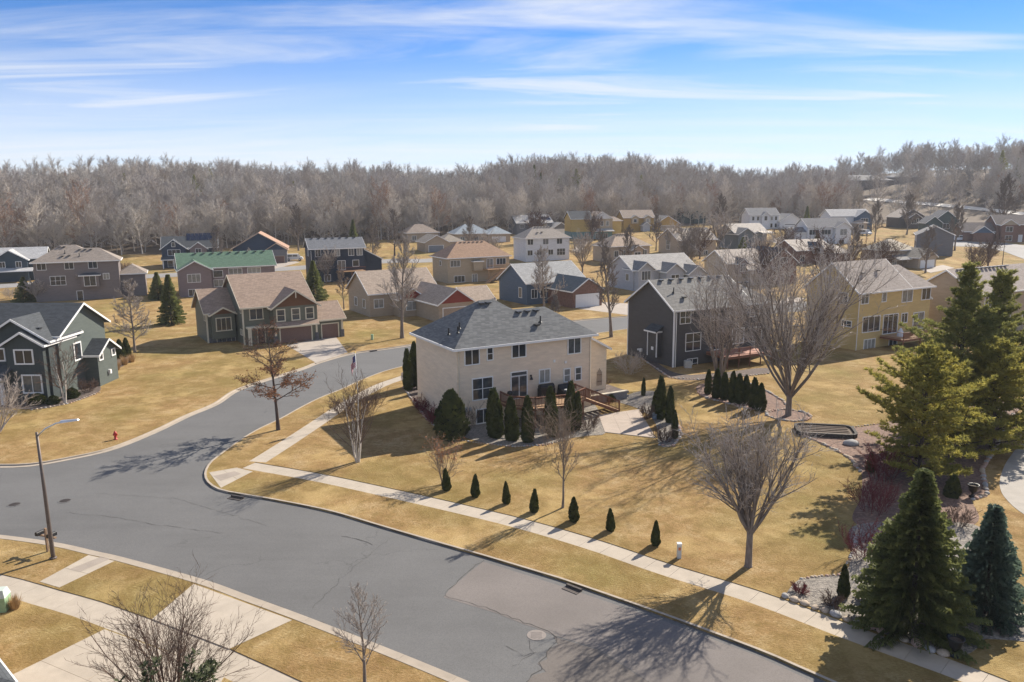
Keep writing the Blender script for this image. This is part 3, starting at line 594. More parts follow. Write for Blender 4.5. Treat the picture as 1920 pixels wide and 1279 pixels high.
# ---- the beige corner house: two hip roofs over one eave line, lookout basement, deck
def beige_house():
    az = 29; a = (-5.05, 67.7); X = sid('beige', (0.78, 0.66, 0.51)); RF = shg('blue_grey', (0.108, 0.111, 0.112), (0.052, 0.055, 0.058), row=0.16)
    h = House('corner_house', 'beige two storey corner house with blue grey hip roof and raised deck', a[0], a[1], 0, az, X, RF)
    h.box(0.45, 11.2, 0.4, 9.7, -0.6, 7.3, 'hip', 0.67, 0.42); h.box(3.0, 14.75, 0.43, 7.0, -0.6, 7.3, 'hip', 0.67, 0.425)
    zv = lambda v: 7.28+v*0.67
    for u in (5.05, 5.75): h.vent(u, 4.55, zv(4.45))
    for u in (8.3, 9.25, 10.2): h.vent(u, 3.2, zv(3.1))
    h.vent(9.9, 1.9, zv(1.9), 'pipe'); h.vent(9.3, 1.5, zv(1.5), 'box')
    for v, u in ((3.2, 1.1), (2.1, 1.5), (2.6, 1.9)): h.vent(u, v+0.2, zv(u)-0.05, 'pipe')
    n = 0.4
    h.win('N', 1.25, 2.60, 5.62, 6.92, n, 1); h.win('N', 3.47, 3.97, 5.84, 6.92, n, 0, 1); h.win('N', 6.0, 7.38, 5.78, 6.95, n, 1); h.win('N', 12.06, 13.42, 5.5, 6.95, n, 1)
    h.win('N', 1.95, 3.9, 2.33, 4.22, n, 1, 1); h.win('N', 8.9, 9.98, 3.05, 4.25, n, 1); h.win('N', 11.62, 12.25, 2.85, 4.02, n, 0, 1); h.win('N', 12.9, 13.5, 2.85, 4.02, n, 0, 1); h.win('N', 2.3, 3.64, 0.12, 1.35, n, 1)
    h.win('N', 5.88, 7.5, 1.9, 3.95, n, 1); h.win('N', 5.88, 7.5, 4.06, 4.36, n, 0)
    h.spout(0.62, 0.34, 0.1, 7.2, CREAM); h.spout(14.55, 0.34, 0.6, 7.2, CREAM)
    # wall lamp, meters, vents on the wall
    m = MB(); m.box(7.86, 8.0, 0.25, 0.4, 3.8, 3.95); m.lathe([(0.05, 3.5), (0.16, 3.52), (0.06, 3.8)], 8, (7.93, 0.22)); m.obj('wall_lamp', BLACK, h.root)
    for u, z in ((10.5, 4.85), (11.75, 4.62)): m = MB(); m.box(u-0.11, u+0.11, 0.31, 0.4, z, z+0.22); m.obj('exhaust_vent', WHITE, h.root)
    m = MB(); m.box(1.1, 1.35, 0.26, 0.4, 1.35, 1.75); m.box(1.55, 1.75, 0.26, 0.4, 1.4, 1.7); m.obj('utility_meter', plain('meter_grey', (0.42, 0.43, 0.43), 0.5), h.root)
    # garage wing behind the right corner
    h.box(14.6, 18.4, 3.0, 11, 0.2, 7.1, 'sr', 0.55, 0.35); h.box(9.0, 16.0, 9.0, 13.5, 0.2, 4.6, 'hip', 0.6, 0.4)
    for u in (15.6, 17.2):
        m = MB()
        for k in range(5): m.box(u+k*0.14, u+k*0.14+0.03, 2.9, 2.93, 1.2, 3.0-abs(k-2)*0.18)
        m.box(u, u+0.6, 2.9, 2.93, 1.6, 1.64); m.box(u, u+0.6, 2.9, 2.93, 2.3, 2.34); m.obj('trellis', plain('rust_iron', (0.14, 0.08, 0.05), 0.8), h.root)
    # deck: a thing with its parts
    dk = tag(empty('deck', (a[0], a[1], 0), R(az)), 'redwood stained deck with angled front and stairs behind the beige house', 'deck')
    zf = 1.86; P = [(4.6, 0.32), (4.6, -1.6), (6.2, -3.4), (9.6, -3.9), (12.1, -2.6), (12.1, 0.32)]
    def prism(pts, z0, z1, name, mat, par):
        n_ = len(pts); V = [(x, y, z) for z in (z0, z1) for x, y in pts]; return obj(name, mesh(name, V, [tuple(range(n_, 2*n_)), tuple(reversed(range(n_)))]+[(i, (i+1) % n_, n_+(i+1) % n_, n_+i) for i in range(n_)], mat), par)
    # boards laid parallel to the house, clipped to the outline
    y = -3.9
    def span(y):
        xs = []
        for (x0, y0), (x1, y1) in zip(P, P[1:]+P[:1]):
            if (y0 > y) != (y1 > y): xs.append(x0+(x1-x0)*(y-y0)/(y1-y0))
        return (min(xs), max(xs)) if len(xs) >= 2 else None
    while y < 0.3:
        s_ = span(y+0.07)
        if s_: MB().box(s_[0], s_[1], y, y+0.133, zf-0.035, zf).obj('deck_board', DECKM, dk)
        y += 0.14
    m = MB()
    for (x0, y0), (x1, y1) in zip(P[:-1], P[1:]): m.bar((x0, y0, zf-0.15), (x1, y1, zf-0.15), 0.05, 0.22)
    m.obj('rim_joist', REDWOOD, dk)
    def rail(p, q, zp, zq, nb):
        p = Vector(p); q = Vector(q); m = MB(); m.bar((p.x, p.y, zp+0.95), (q.x, q.y, zq+0.95), 0.13, 0.05); m.bar((p.x, p.y, zp+0.12), (q.x, q.y, zq+0.12), 0.05, 0.08); m.bar((p.x, p.y, zp+0.86), (q.x, q.y, zq+0.86), 0.05, 0.08); m.obj('handrail', REDWOOD, dk)
        for w, zz in ((p, zp), (q, zq)): MB().box(w.x-0.05, w.x+0.05, w.y-0.05, w.y+0.05, zz-0.3, zz+1.0).obj('post', REDWOOD, dk)
        for i in range(1, nb):
            c = p.lerp(q, i/nb); z = zp+(zq-zp)*i/nb; MB().box(c.x-0.017, c.x+0.017, c.y-0.017, c.y+0.017, z+0.14, z+0.86).obj('baluster', REDWOOD, dk)
    e = 0.07
    rail((4.66, 0.2), (4.66, -1.6), zf, zf, 13); rail((4.66, -1.6), (6.22, -3.34), zf, zf, 16); rail((6.22, -3.34), (9.58, -3.83), zf, zf, 23); rail((9.58, -3.83), (12.04, -2.55), zf, zf, 19); rail((12.04, -0.75), (12.04, 0.25), zf, zf, 7)
    s0, s1 = 12.1, 16.0
    rail((12.1, -2.5), (s1, -2.5), zf, 0.08, 26); rail((12.1, -0.85), (s1, -0.85), zf, 0.08, 26)
    for i in range(10):
        u = s0+(s1-s0)*i/10; z = zf-(zf-0.05)*(i+1)/10.5; MB().box(u, u+0.44, -2.45, -0.9, z-0.04, z).obj('stair_tread', DECKM, dk)
    for v in (-2.45, -0.92): MB().bar((s0, v, zf-0.2), (s1, v, -0.05), 0.05, 0.26).obj('stringer', REDWOOD, dk)
    for u, v in ((4.75, -1.4), (6.3, -3.2), (9.5, -3.6), (11.9, -2.4), (8, -1.8), (11.9, -0.6)): MB().box(u-0.07, u+0.07, v-0.07, v+0.07, -0.1, zf-0.25).obj('support_post', REDWOOD, dk)
    def W(u, v): x, y_ = uvw(a, az, u, v); return x, y_
    def thing(name, label, cat, u, v, z): return tag(empty(name, (*W(u, v), z), R(az)), label, cat)
    g = thing('gas_grill', 'large black covered grill on the deck near the patio door', 'grill', 9.1, -0.5, zf)
    m = MB(); m.box(-0.75, 0.75, -0.35, 0.35, 0.0, 0.85); m.obj('cover', BLACK, g); m = MB(); m.tube([(-0.72, 0, 0.95), (0.72, 0, 0.95)], 0.34, 10); m.obj('hood', BLACK, g); MB().box(-0.12, 0.12, -0.37, -0.35, 0.7, 0.78).obj('badge', WHITE, g)
    g = thing('kettle_grill', 'small round black kettle grill at the left of the deck', 'grill', 5.35, -0.35, zf)
    MB().lathe([(0.05, 0.62), (0.24, 0.68), (0.29, 0.82), (0.24, 0.98), (0.06, 1.05)], 14).obj('bowl', BLACK, g, True)
    for k in range(3): b = k*2.1; MB().tube([(0.1*math.cos(b), 0.1*math.sin(b), 0.7), (0.3*math.cos(b), 0.3*math.sin(b), 0)], 0.02, 6).obj('leg', VENTM, g)
    g = thing('covered_sofa', 'black covered patio furniture in the right corner of the deck', 'furniture', 11.2, -0.9, zf)
    V = [(-0.8, -0.7, 0), (0.8, -0.7, 0), (0.8, 0.7, 0), (-0.8, 0.7, 0), (-0.7, -0.6, 0.5), (0.7, -0.6, 0.5), (0.7, 0.1, 0.6), (-0.7, 0.1, 0.6), (0.7, 0.6, 1.0), (-0.7, 0.6, 1.0)]
    obj('cover', mesh('cover', V, [(0, 1, 5, 4), (4, 5, 6, 7), (7, 6, 8, 9), (2, 3, 9, 8), (1, 2, 8, 6, 5), (0, 4, 7, 9, 3)], BLACK), g)
    MB().box(-0.5, 0.5, -0.5, -0.1, 0.56, 0.66).obj('cushion', plain('grey_cushion', (0.35, 0.36, 0.37), 0.9), g)
    # retaining wall right of the house
    w = thing('retaining_wall', 'low grey block retaining wall with pale cap right of the beige house', 'wall', 14.9, 0.9, 0)
    bl = plain('block_grey', (0.24, 0.23, 0.23), 0.95, var=0.2)
    for r_ in range(4):
        for k in range(10): MB().box(k*0.46+(0.23 if r_ % 2 else 0), k*0.46+0.45+(0.23 if r_ % 2 else 0), 0, 0.3, r_*0.2-0.02, r_*0.2+0.175).obj('block', bl, w)
    for k in range(5): MB().box(k*0.95-0.02, k*0.95+0.92, -0.04, 0.34, 0.785, 0.86).obj('cap_stone', CREAM, w)
    MB().box(0, 4.8, 0.31, 3.6, -0.1, 0.72).obj('raised_soil', DARKM, w)
beige_house()
def grey_house():
    az = 28; X = sid('dark_grey', (0.085, 0.082, 0.082)); RF = shg('warm_grey', (0.155, 0.15, 0.14)); h = House('grey_house', 'dark grey two storey house with grey gable roof and white corner trim', 18.9, 91.8, 0, az, X, RF)
    h.box(0.4, 12.2, 0.4, 9.4, -0.6, 6.95, 'gu', 0.65, 0.4); h.box(5, 16.0, 0.43, 7.0, -0.6, 6.95, 'hip', 0.65, 0.41)
    zv = lambda v: 6.98+v*0.65
    for k in range(7): h.vent(1.6+k*1.55, 4.5, zv(4.4))
    for u in (13.0, 14.2): h.vent(u, 3.1, zv(3.1))
    h.vent(2.0, 2.6, zv(2.6), 'pipe'); h.vent(2.8, 1.6, zv(1.6)); h.vent(12.2, 1.9, zv(1.9), 'pipe')
    n = 0.4
    h.win('N', 1.28, 2.83, 5.18, 6.62, n, 1, 1, 0.07); h.win('N', 2.24, 4.48, 1.8, 3.86, n, 1, 1, 0.07); h.win('N', 2.57, 4.1, -0.42, 0.74, n, 1, 1, 0.07)
    h.win('N', 6.0, 7.2, 5.2, 6.6, n, 1); h.win('N', 12.4, 13.8, 5.2, 6.6, n, 1); h.win('N', 6.2, 7.9, 1.55, 3.7, n, 1); h.win('N', 9.6, 11.4, 2.0, 3.8, n, 2); h.win('N', 13, 14.4, 2.0, 3.7, n, 1)
    MB().box(0.33, 0.52, 0.33, 0.47, -0.4, 6.9).obj('corner_board', WHITE, h.root); MB().box(0.33, 0.52, 9.33, 9.47, -0.4, 6.9).obj('corner_board', WHITE, h.root); h.spout(0.7, 0.34, -0.25, 6.8)
    # chimney chase with its own little roof
    h.box(-0.35, 0.42, 2.6, 4.3, 0.9, 3.9, 'sn', 0.0, 0.02)
    for v in (2.55, 4.28): MB().box(-0.42, -0.3, v, v+0.1, 0.9, 3.9).obj('corner_board', WHITE, h.root)
    V = [(-0.75, 2.3, 4.05), (0.4, 2.3, 4.75), (0.4, 4.6, 4.75), (-0.75, 4.6, 4.05)]; V += [(x, y, z-0.12) for x, y, z in V]
    h.part('awning_roof', V, [(3, 2, 1, 0), (4, 5, 6, 7)]+[(i, (i+1) % 4, (i+1) % 4+4, i+4) for i in range(4)], DGREYR); MB().box(-0.8, -0.755, 2.3, 4.6, 3.9, 4.07).obj('fascia', WHITE, h.root)
    MB().box(-0.4, -0.35, 3.2, 3.6, 1.7, 2.1).obj('vent_cover', WHITE, h.root)
    m = MB(); m.box(0.1, 0.38, 6.3, 6.55, 0.9, 1.3); m.box(0.1, 0.38, 6.8, 7.0, 1.0, 1.2); m.obj('utility_meter', WHITE, h.root)
    dk = tag(empty('deck', (18.9, 91.8, 0), R(az)), 'reddish deck behind the dark grey house with stairs', 'deck')
    y = -3.4
    while y < 0.3: MB().box(5.4, 12.4, y, y+0.133, 1.35, 1.39).obj('deck_board', plain('red_deck', (0.36, 0.17, 0.12), 0.7, var=0.2), dk); y += 0.14
    m = MB(); m.bar((5.4, -3.4, 1.2), (12.4, -3.4, 1.2), 0.06, 0.25); m.bar((5.4, -3.4, 1.2), (5.4, 0.3, 1.2), 0.06, 0.25); m.bar((12.4, -3.4, 1.2), (12.4, 0.3, 1.2), 0.06, 0.25); m.obj('rim_joist', REDWOOD, dk)
    m = MB()
    for p, q in (((5.4, 0.2), (5.4, -3.4)), ((5.4, -3.4), (12.4, -3.4)), ((12.4, -1.5), (12.4, 0.2))): m.bar((*p, 2.3), (*q, 2.3), 0.09, 0.06); m.bar((*p, 1.5), (*q, 1.5), 0.05, 0.06)
    m.obj('handrail', REDWOOD, dk)
    for u in (5.4, 7.15, 8.9, 10.65, 12.4): MB().box(u-0.05, u+0.05, -3.45, -3.35, -0.1, 2.35).obj('post', REDWOOD, dk)
    for i in range(8): MB().box(12.4+i*0.27, 12.4+i*0.27+0.3, -3.3, -1.9, 1.2-i*0.165, 1.24-i*0.165).obj('stair_tread', REDWOOD, dk)
    tag(obj('air_conditioner', MB().box(-0.4, 0.4, -0.4, 0.4, 0, 0.8).box(-0.33, 0.33, -0.33, 0.33, 0.8, 0.86).me('air_conditioner', plain('pale_metal', (0.45, 0.46, 0.44), 0.5)), None, (*uvw((18.9, 91.8), az, 1.9, -0.5), 0)), 'pale grey air conditioner at the foot of the dark grey house', 'air conditioner')
grey_house()
def yellow_house():
    az = 29; X = sid('yellow', (0.58, 0.44, 0.195)); RF = shg('taupe', (0.24, 0.205, 0.18)); h = House('yellow_house', 'yellow two storey house with brown grey roof behind the pines', 44.5, 101.2, 0, az, X, RF)
    h.box(0.4, 10.4, 0.4, 8.6, -0.5, 7.7, 'gu', 0.82, 0.4); h.box(2.5, 15.4, 0.43, 6.6, -0.5, 7.7, 'hip', 0.82, 0.41)
    zv = lambda v: 7.72+v*0.82; h.vent(3.6, 2.4, zv(2.4)); h.vent(6.8, 2.6, zv(2.6))
    n = 0.4
    for a_, b_, z0, z1 in ((0.95, 2.3, 6.08, 7.4), (5.1, 5.85, 6.08, 7.4), (9.2, 11.3, 5.72, 7.42), (13.4, 15.2, 5.75, 7.42)): h.win('N', a_, b_, z0, z1, n, 0 if b_-a_ < 1 else 1)
    h.win('N', 1.55, 4.9, 2.28, 4.24, n, 2); h.win('N', 5.7, 8.6, 1.7, 4.2, n, 2); h.win('N', 9.42, 10.6, 2.9, 4.12, n, 1); h.win('N', 12.0, 14.2, 1.8, 4.0, n, 1); h.win('N', 2.1, 4.25, -0.1, 1.2, n, 2); h.win('N', 7.2, 8.8, -0.2, 1.2, n, 1)
    h.win('L', 2.0, 3.4, 5.9, 7.3, 0.4, 1); h.win('L', 1.2, 2.6, 3.0, 3.7, 0.4, 1); h.spout(0.55, 0.34, -0.2, 7.5)
    h.box(15.2, 19, 3.0, 10, -0.3, 7.4, 'sr', 0.55, 0.35)
    dk = tag(empty('deck', (44.5, 101.2, 0), R(az)), 'brown deck on the back of the yellow house', 'deck'); y = -3.2
    while y < 0.3: MB().box(5.0, 12.0, y, y+0.133, 1.45, 1.49).obj('deck_board', DECKM, dk); y += 0.14
    m = MB()
    for p, q in (((5.0, 0.2), (5.0, -3.2)), ((5.0, -3.2), (12, -3.2)), ((12, -3.2), (12, 0.2))): m.bar((*p, 2.4), (*q, 2.4), 0.09, 0.06); m.bar((*p, 1.6), (*q, 1.6), 0.05, 0.06); m.bar((*p, 1.35), (*q, 1.35), 0.06, 0.25)
    for i in range(60): m.box(5+i*7/59-0.015, 5+i*7/59+0.015, -3.21, -3.18, 1.5, 2.4)
    m.obj('railing', REDWOOD, dk)
    for u in (5.0, 8.5, 12.0): MB().box(u-0.06, u+0.06, -3.26, -3.14, -0.1, 2.45).obj('post', REDWOOD, dk)
    tag(obj('patio_umbrella', MB().lathe([(0.45, 0.0), (0.4, 0.5), (0.1, 1.1)], 10).me('patio_umbrella', plain('white_cover', (0.6, 0.64, 0.68), 0.7)), None, (*uvw((44.5, 101.2), az, 7.2, -1.2), 1.49)), 'white covered patio heater shape on the yellow house deck', 'furniture')
yellow_house()
def dark_green_house():
    X = sid('dark_green', (0.105, 0.125, 0.115), pitch=0.18); XB = sid('board_batten', (0.055, 0.068, 0.068), vertical=True); RF = DGREYR; x0 = -60.5
    h = House('green_house', 'dark green house with white trimmed gables at the left edge', x0, 80.8, 0, -1, X, RF); Wd = 13.8
    h.box(0, Wd, 0, 9.2, -0.4, 6.55, 'gu', 0.55, 0.5); h.box(7.0, 13.6, -1.4, 4, -0.4, 6.25, 'gv', 0.62, 0.4, XB); h.box(9.6, 13.4, -2.1, 3, -0.4, 5.95, 'gv', 0.6, 0.4, XB)
    h.vent(12.2, -0.4, 7.2); h.vent(12.6, 1.6, 7.0); h.vent(12.4, 2.6, 7.2)
    h.win('N', 10.6, 12.3, 4.0, 5.3, -2.1, 1, 0, 0.14); h.win('N', 11.1, 12.9, 1.0, 2.7, -2.1, 1, 0, 0.14); h.win('N', 7.5, 9.0, 4.2, 5.3, -1.4, 1, 0, 0.14)
    h.box(4.0, 9.8, -3.6, -1.4, 2.3, 2.8, 'sn', 0.35, 0.3)
    for u in (5.0, 9.6): MB().box(u-0.15, u+0.15, -3.45, -3.15, -0.2, 2.4).obj('porch_column', WHITE, h.root)
    h.win('R', 2.7, 3.9, 3.3, 5.0, Wd, 0, 0, 0.14)
    h.box(Wd-1.5, Wd+1.5, 4.4, 8.4, -0.4, 3.6, 'gu', 0.62, 0.4)
    h.win('R', 4.75, 5.35, 2.9, 3.5, Wd+1.5, 0, 0, 0.13); h.win('R', 7.4, 8.0, 2.9, 3.5, Wd+1.5, 0, 0, 0.13); m = MB(); m.box(Wd+1.5, Wd+1.75, 6.3, 6.6, 1.0, 1.45); m.obj('utility_meter', WHITE, h.root)
dark_green_house()
def olive_house():
    az = 32; a = (-42.9, 109.8); X = sid('olive', (0.155, 0.16, 0.12)); XB = sid('brown_shake', (0.16, 0.075, 0.035)); RF = shg('olive_brown', (0.235, 0.175, 0.135), (0.15, 0.11, 0.085)); T = plain('cream_paint', (0.66, 0.60, 0.46), 0.5, var=0.05); GD = plain('brown_garage', (0.17, 0.105, 0.085), 0.6)
    h = House('olive_house', 'olive green two storey house with brown gables and two garage doors', a[0], a[1], -0.1, az, X, RF, T)
    h.box(0.4, 5.0, 0.4, 8.2, -0.3, 4.5, 'gu', 0.7, 0.45); h.box(0.9, 4.0, -0.5, 2, 0.7, 4.2, 'gv', 0.55, 0.35, gable=XB)
    h.box(4.3, 14.2, -4.0, 8.4, -0.3, 5.4, 'gu', 0.62, 0.4); h.box(8.1, 14.3, -5.6, 1.0, -0.3, 5.25, 'gv', 0.68, 0.45, gable=XB); h.box(13.9, 18.2, -5.2, 1.2, -0.3, 2.95, 'gu', 0.62, 0.4)
    h.box(8.3, 14.2, -6.3, -5.6, 2.45, 2.5, 'sn', 0.6, 0.1)
    h.win('N', 1.5, 3.4, 1.9, 3.6, -0.5, 2, 0, 0.12, sill=True); h.win('N', 1.6, 3.5, -0.1, 1.15, 0.4, 2, 0, 0.08); h.win('L', 0.9, 1.9, 3.2, 3.9, 0.4, 1, 0, 0.08)
    h.win('N', 5.3, 7.0, 3.6, 5.0, -4.0, 1, 0, 0.1, sill=True); h.win('L', -3.3, -2.3, 1.4, 2.1, 4.3, 1, 0, 0.08); h.win('L', -3.4, -2.9, 4.5, 5.1, 4.3, 0, 0, 0.08)
    for u in (9.1, 11.2, 13.2): h.win('N', u-0.5, u+0.5, 3.3, 4.8, -5.6, 0, 1, 0.14)
    h.garage('N', 8.9, 13.3, 0, 2.2, -5.6, GD); h.garage('N', 15.0, 17.4, 0, 2.15, -5.2, GD)
    for u, v in ((8.3, -5.68), (14.15, -5.68), (18.1, -5.28)): MB().box(u-0.35, u+0.2, v-0.05, v+0.05, -0.2, 1.2).obj('stone_pier', STONEV, h.root); MB().box(u-0.2, u+0.05, v-0.04, v+0.06, 1.2, 2.6).obj('trim_post', T, h.root)
    MB().box(4.6, 8.2, -5.2, -4.0, 2.4, 2.65).obj('porch_beam', T, h.root)
    for u in (4.75, 5.0): MB().box(u-0.1, u+0.1, -5.1, -4.9, -0.2, 2.4).obj('porch_column', T, h.root)
    h.door('N', 6.2, 7.15, 0.1, 2.2, -4.0, plain('dark_door', (0.05, 0.03, 0.025), 0.4)); h.spout(4.1, 0.3, -0.1, 4.4, T); MB().box(4.22, 4.42, -4.08, -3.9, -0.2, 5.3).obj('corner_board', T, h.root); MB().box(0.3, 0.5, 0.32, 0.5, -0.2, 4.4).obj('corner_board', T, h.root)
    MB().box(0.5, 4.2, 0.34, 0.42, -0.25, 0.9).obj('stone_base', STONEV, h.root); MB().bar((11.2, -6.12, 7.25), (11.2, -6.12, 6.4), 0.12, 0.12).obj('gable_bracket', T, h.root)
olive_house()
def taupe_house():
    az = 23; X = sid('taupe', (0.215, 0.185, 0.175)); RF = shg('brown_grey', (0.20, 0.17, 0.145)); h = House('taupe_house', 'taupe two storey house with brown hip roof, walkout basement and bay, at the left', -93.9, 155.4, 0, az, X, RF)
    h.box(0.5, 12.4, 0.4, 9.6, -0.8, 7.9, 'hip', 0.6, 0.5); h.box(3, 15.5, 0.43, 7.4, -0.8, 7.9, 'hip', 0.6, 0.51); h.box(15.4, 20.2, 2.5, 9.5, -0.8, 4.8, 'hip', 0.62, 0.4)
    zv = lambda v: 7.9+v*0.6
    for u, v in ((5.0, 4.2), (5.8, 4.2), (8.6, 3.2), (9.6, 3.2), (10.6, 3.2), (5.6, 1.4), (6.8, 1.5)): h.vent(u, v, zv(v))
    h.vent(6.0, 2.4, zv(2.4), 'pipe'); h.vent(8.6, 1.4, zv(1.4), 'pipe'); n = 0.4
    h.rowwin('N', (1.9, 6.7, 10.9), 6.3, 7.6, n, 1.5); h.win('N', 3.2, 5.8, 3.2, 4.9, n, 2, 1); h.win('N', 12.6, 13.6, 4.0, 5.1, n, 1); h.win('N', 7.6, 8.6, -0.3, 1.8, n, 0)
    h.box(8.6, 11.8, -0.7, 0.42, 2.6, 5.0, 'hip', 0.5, 0.3, roofm=DGREYR); h.win('N', 9.2, 11.2, 2.9, 4.9, -0.7, 1)
    h.win('L', 3, 4.2, 6.2, 7.5, 0.5, 1)
taupe_house()
def generic(name, label, a, az, z, wall, roof, parts, trim=WHITE):
    "parts: list of ('box', ...) / ('win', ...) / ('row', ...) / ('gar', ...) calls on one house"
    h = House(name, label, a[0], a[1], z, az, wall, roof, trim)
    for p in parts:
        k = p[0]; kw = p[-1] if isinstance(p[-1], dict) else {}; ar = p[1:-1] if kw else p[1:]
        {'box': h.box, 'win': h.win, 'row': h.rowwin, 'gar': h.garage, 'door': h.door, 'vent': h.vent}[k](*ar, **kw)
    return h
WGD = plain('white_garage', (0.72, 0.72, 0.71), 0.5, var=0.04); TGD = plain('tan_garage', (0.36, 0.28, 0.21), 0.6); BGD = plain('brown_door', (0.16, 0.09, 0.07), 0.6)
NAVY = sid('navy', (0.022, 0.034, 0.06)); XN = sid('navy_blue', (0.03, 0.055, 0.10)); TAN = sid('tan', (0.44, 0.36, 0.25)); WHT = sid('white', (0.70, 0.71, 0.72)); SLATE = sid('slate', (0.085, 0.13, 0.19)); PGREY = sid('pale_grey', (0.46, 0.47, 0.49)); BEI = sid('beige_far', (0.42, 0.34, 0.25)); YEL = sid('far_yellow', (0.55, 0.40, 0.14)); OCH = sid('ochre', (0.45, 0.29, 0.09)); GRY = sid('mid_grey', (0.17, 0.17, 0.18)); BRICK = plain('brick_brown', (0.20, 0.115, 0.085), 0.9, var=0.3, scale=3); REDG = sid('red_shake', (0.26, 0.05, 0.035)); TEAL = sid('teal', (0.16, 0.27, 0.27)); GRN = sid('far_green', (0.07, 0.10, 0.095)); MAUVE = sid('mauve', (0.23, 0.185, 0.185))
def rw(p, z): return hgt(p[0], p[1])+z
def vents(h, u0, u1, n, v, z):
    for k in range(n): h.vent(u0+(u1-u0)*k/max(1, n-1), v, z)
# navy walkout house
f = generic('navy_house', 'navy blue two storey house with white windows, grey roof and a deck', (-46.9, 184.8), 22, 0.1, NAVY, shg('cool_grey', (0.12, 0.125, 0.135)), [('box', 0.4, 13.0, 0.4, 8.8, -0.8, 8.0, 'gu', 0.5), ('box', 12.8, 17.6, 2.5, 9.5, -0.8, 7.6, 'sr', 0.55, 0.3),
    ('row', 'N', (2.2, 6.6, 9.9, 11.9), 6.2, 7.8, 0.4, 1.2), ('win', 'N', 1.6, 5.0, 3.3, 5.1, 0.4, 2), ('win', 'N', 6.7, 8.4, 2.9, 5.0, 0.4, 1), ('win', 'N', 10.2, 11.6, 3.6, 5.0, 0.4, 0), ('win', 'N', 3.4, 4.8, 0.4, 1.8, 0.4, 1), ('win', 'L', 3, 4.2, 6.2, 7.6, 0.4, 0)])
vents(f, 1.5, 11.5, 7, 4.3, 10.1); f.spout(0.6, 0.3, 0, 7.8)
dk = tag(empty('deck', (-46.9, 184.8, 0), R(22)), 'weathered deck on the navy blue house', 'deck'); MB().box(6.2, 12.5, -3, 0.3, 2.7, 2.85).obj('platform', DECKM, dk)
m = MB(); m.bar((6.2, -3, 3.8), (12.5, -3, 3.8), 0.1, 0.08); m.bar((6.2, -3, 3.0), (12.5, -3, 3.0), 0.06, 0.06)
for k in range(22): m.box(6.2+k*0.3, 6.24+k*0.3, -3.03, -2.99, 2.85, 3.8)
m.obj('railing', REDWOOD, dk)
for u in (6.3, 9.3, 12.4): MB().box(u-0.08, u+0.08, -2.9, -2.74, -0.3, 2.7).obj('support_post', REDWOOD, dk)
# tan hip walkout with balcony stairs
f = generic('tan_house', 'tan walkout house with large brown hip roof and wooden stair', (-14.8, 182.2), 28, 0.0, TAN, shg('copper_brown', (0.26, 0.17, 0.115)), [('box', 0.4, 16.4, 0.4, 9.4, -0.5, 6.05, 'hip', 0.7, 0.45), ('row', 'N', (2.3, 14.2), 3.9, 5.3, 0.4, 2.4, 2), ('win', 'N', 10.4, 12.0, 3.2, 5.3, 0.4, 1), ('win', 'N', 2.0, 4.6, 0.3, 1.7, 0.4, 2), ('win', 'N', 6.6, 7.8, -0.2, 1.9, 0.4, 1), ('win', 'N', 14.2, 15.6, 0.5, 1.7, 0.4, 1), ('box', 6.6, 8.9, -0.6, 0.42, 2.8, 4.9, 'hip', 0.4, 0.2, {'roofm': DGREYR}), ('win', 'L', 4, 5, 4, 5, 0.4, 0)])
vents(f, 5.6, 11.2, 6, 4.6, 9.05)
dk = tag(empty('deck', (-14.8, 182.2, 0), R(28)), 'wooden balcony deck with a long stair on the tan house', 'deck'); MB().box(9.4, 15.2, -2.6, 0.3, 2.95, 3.1).obj('platform', DECKM, dk); m = MB()
for p, q in (((9.4, -2.6, 4.1), (15.2, -2.6, 4.1)), ((9.4, -2.6, 3.3), (15.2, -2.6, 3.3)), ((15.2, -2.6, 4.1), (15.2, 0.2, 4.1)), ((13.0, -3.2, 4.0), (8.4, -3.2, 0.9))): m.bar(p, q, 0.1, 0.1)
for k in range(24): m.box(9.4+k*0.25, 9.44+k*0.25, -2.62, -2.58, 3.1, 4.1)
m.obj('railing', DECKM, dk); m = MB(); m.bar((13.0, -3.0, 2.95), (8.4, -3.0, -0.1), 1.0, 0.3); m.obj('stair', DECKM, dk)
for u in (9.5, 12.4, 15.1): MB().box(u-0.08, u+0.08, -2.55, -2.4, -0.4, 2.95).obj('support_post', DECKM, dk)
# beige low house with red gables
f = generic('red_gable_house', 'beige single storey house with red gables and brown roof', (-24.1, 132.8), 31, -0.1, BEI, TANR, [('box', 0.4, 13, 0.4, 10.8, -0.5, 4.1, 'gu', 0.62), ('box', 4.6, 9.2, -2.5, 3, -0.3, 3.2, 'gv', 0.7, {'gable': REDG}), ('box', 7.6, 14.0, -11.3, 2.5, -0.3, 3.1, 'gv', 0.68, {'gable': REDG}), ('box', 13.6, 18.6, -9.8, -3.4, -0.3, 2.9, 'gu', 0.62), ('gar', 'N', 8.4, 13.2, 0, 2.3, -11.3, TGD), ('row', 'N', (2.0,), 1.6, 3.0, 0.4, 1.6), ('win', 'N', 5.8, 7.9, 1.2, 2.6, -2.5, 1), ('row', 'L', (3, 7), 1.4, 2.8, 0.4, 1.2)])
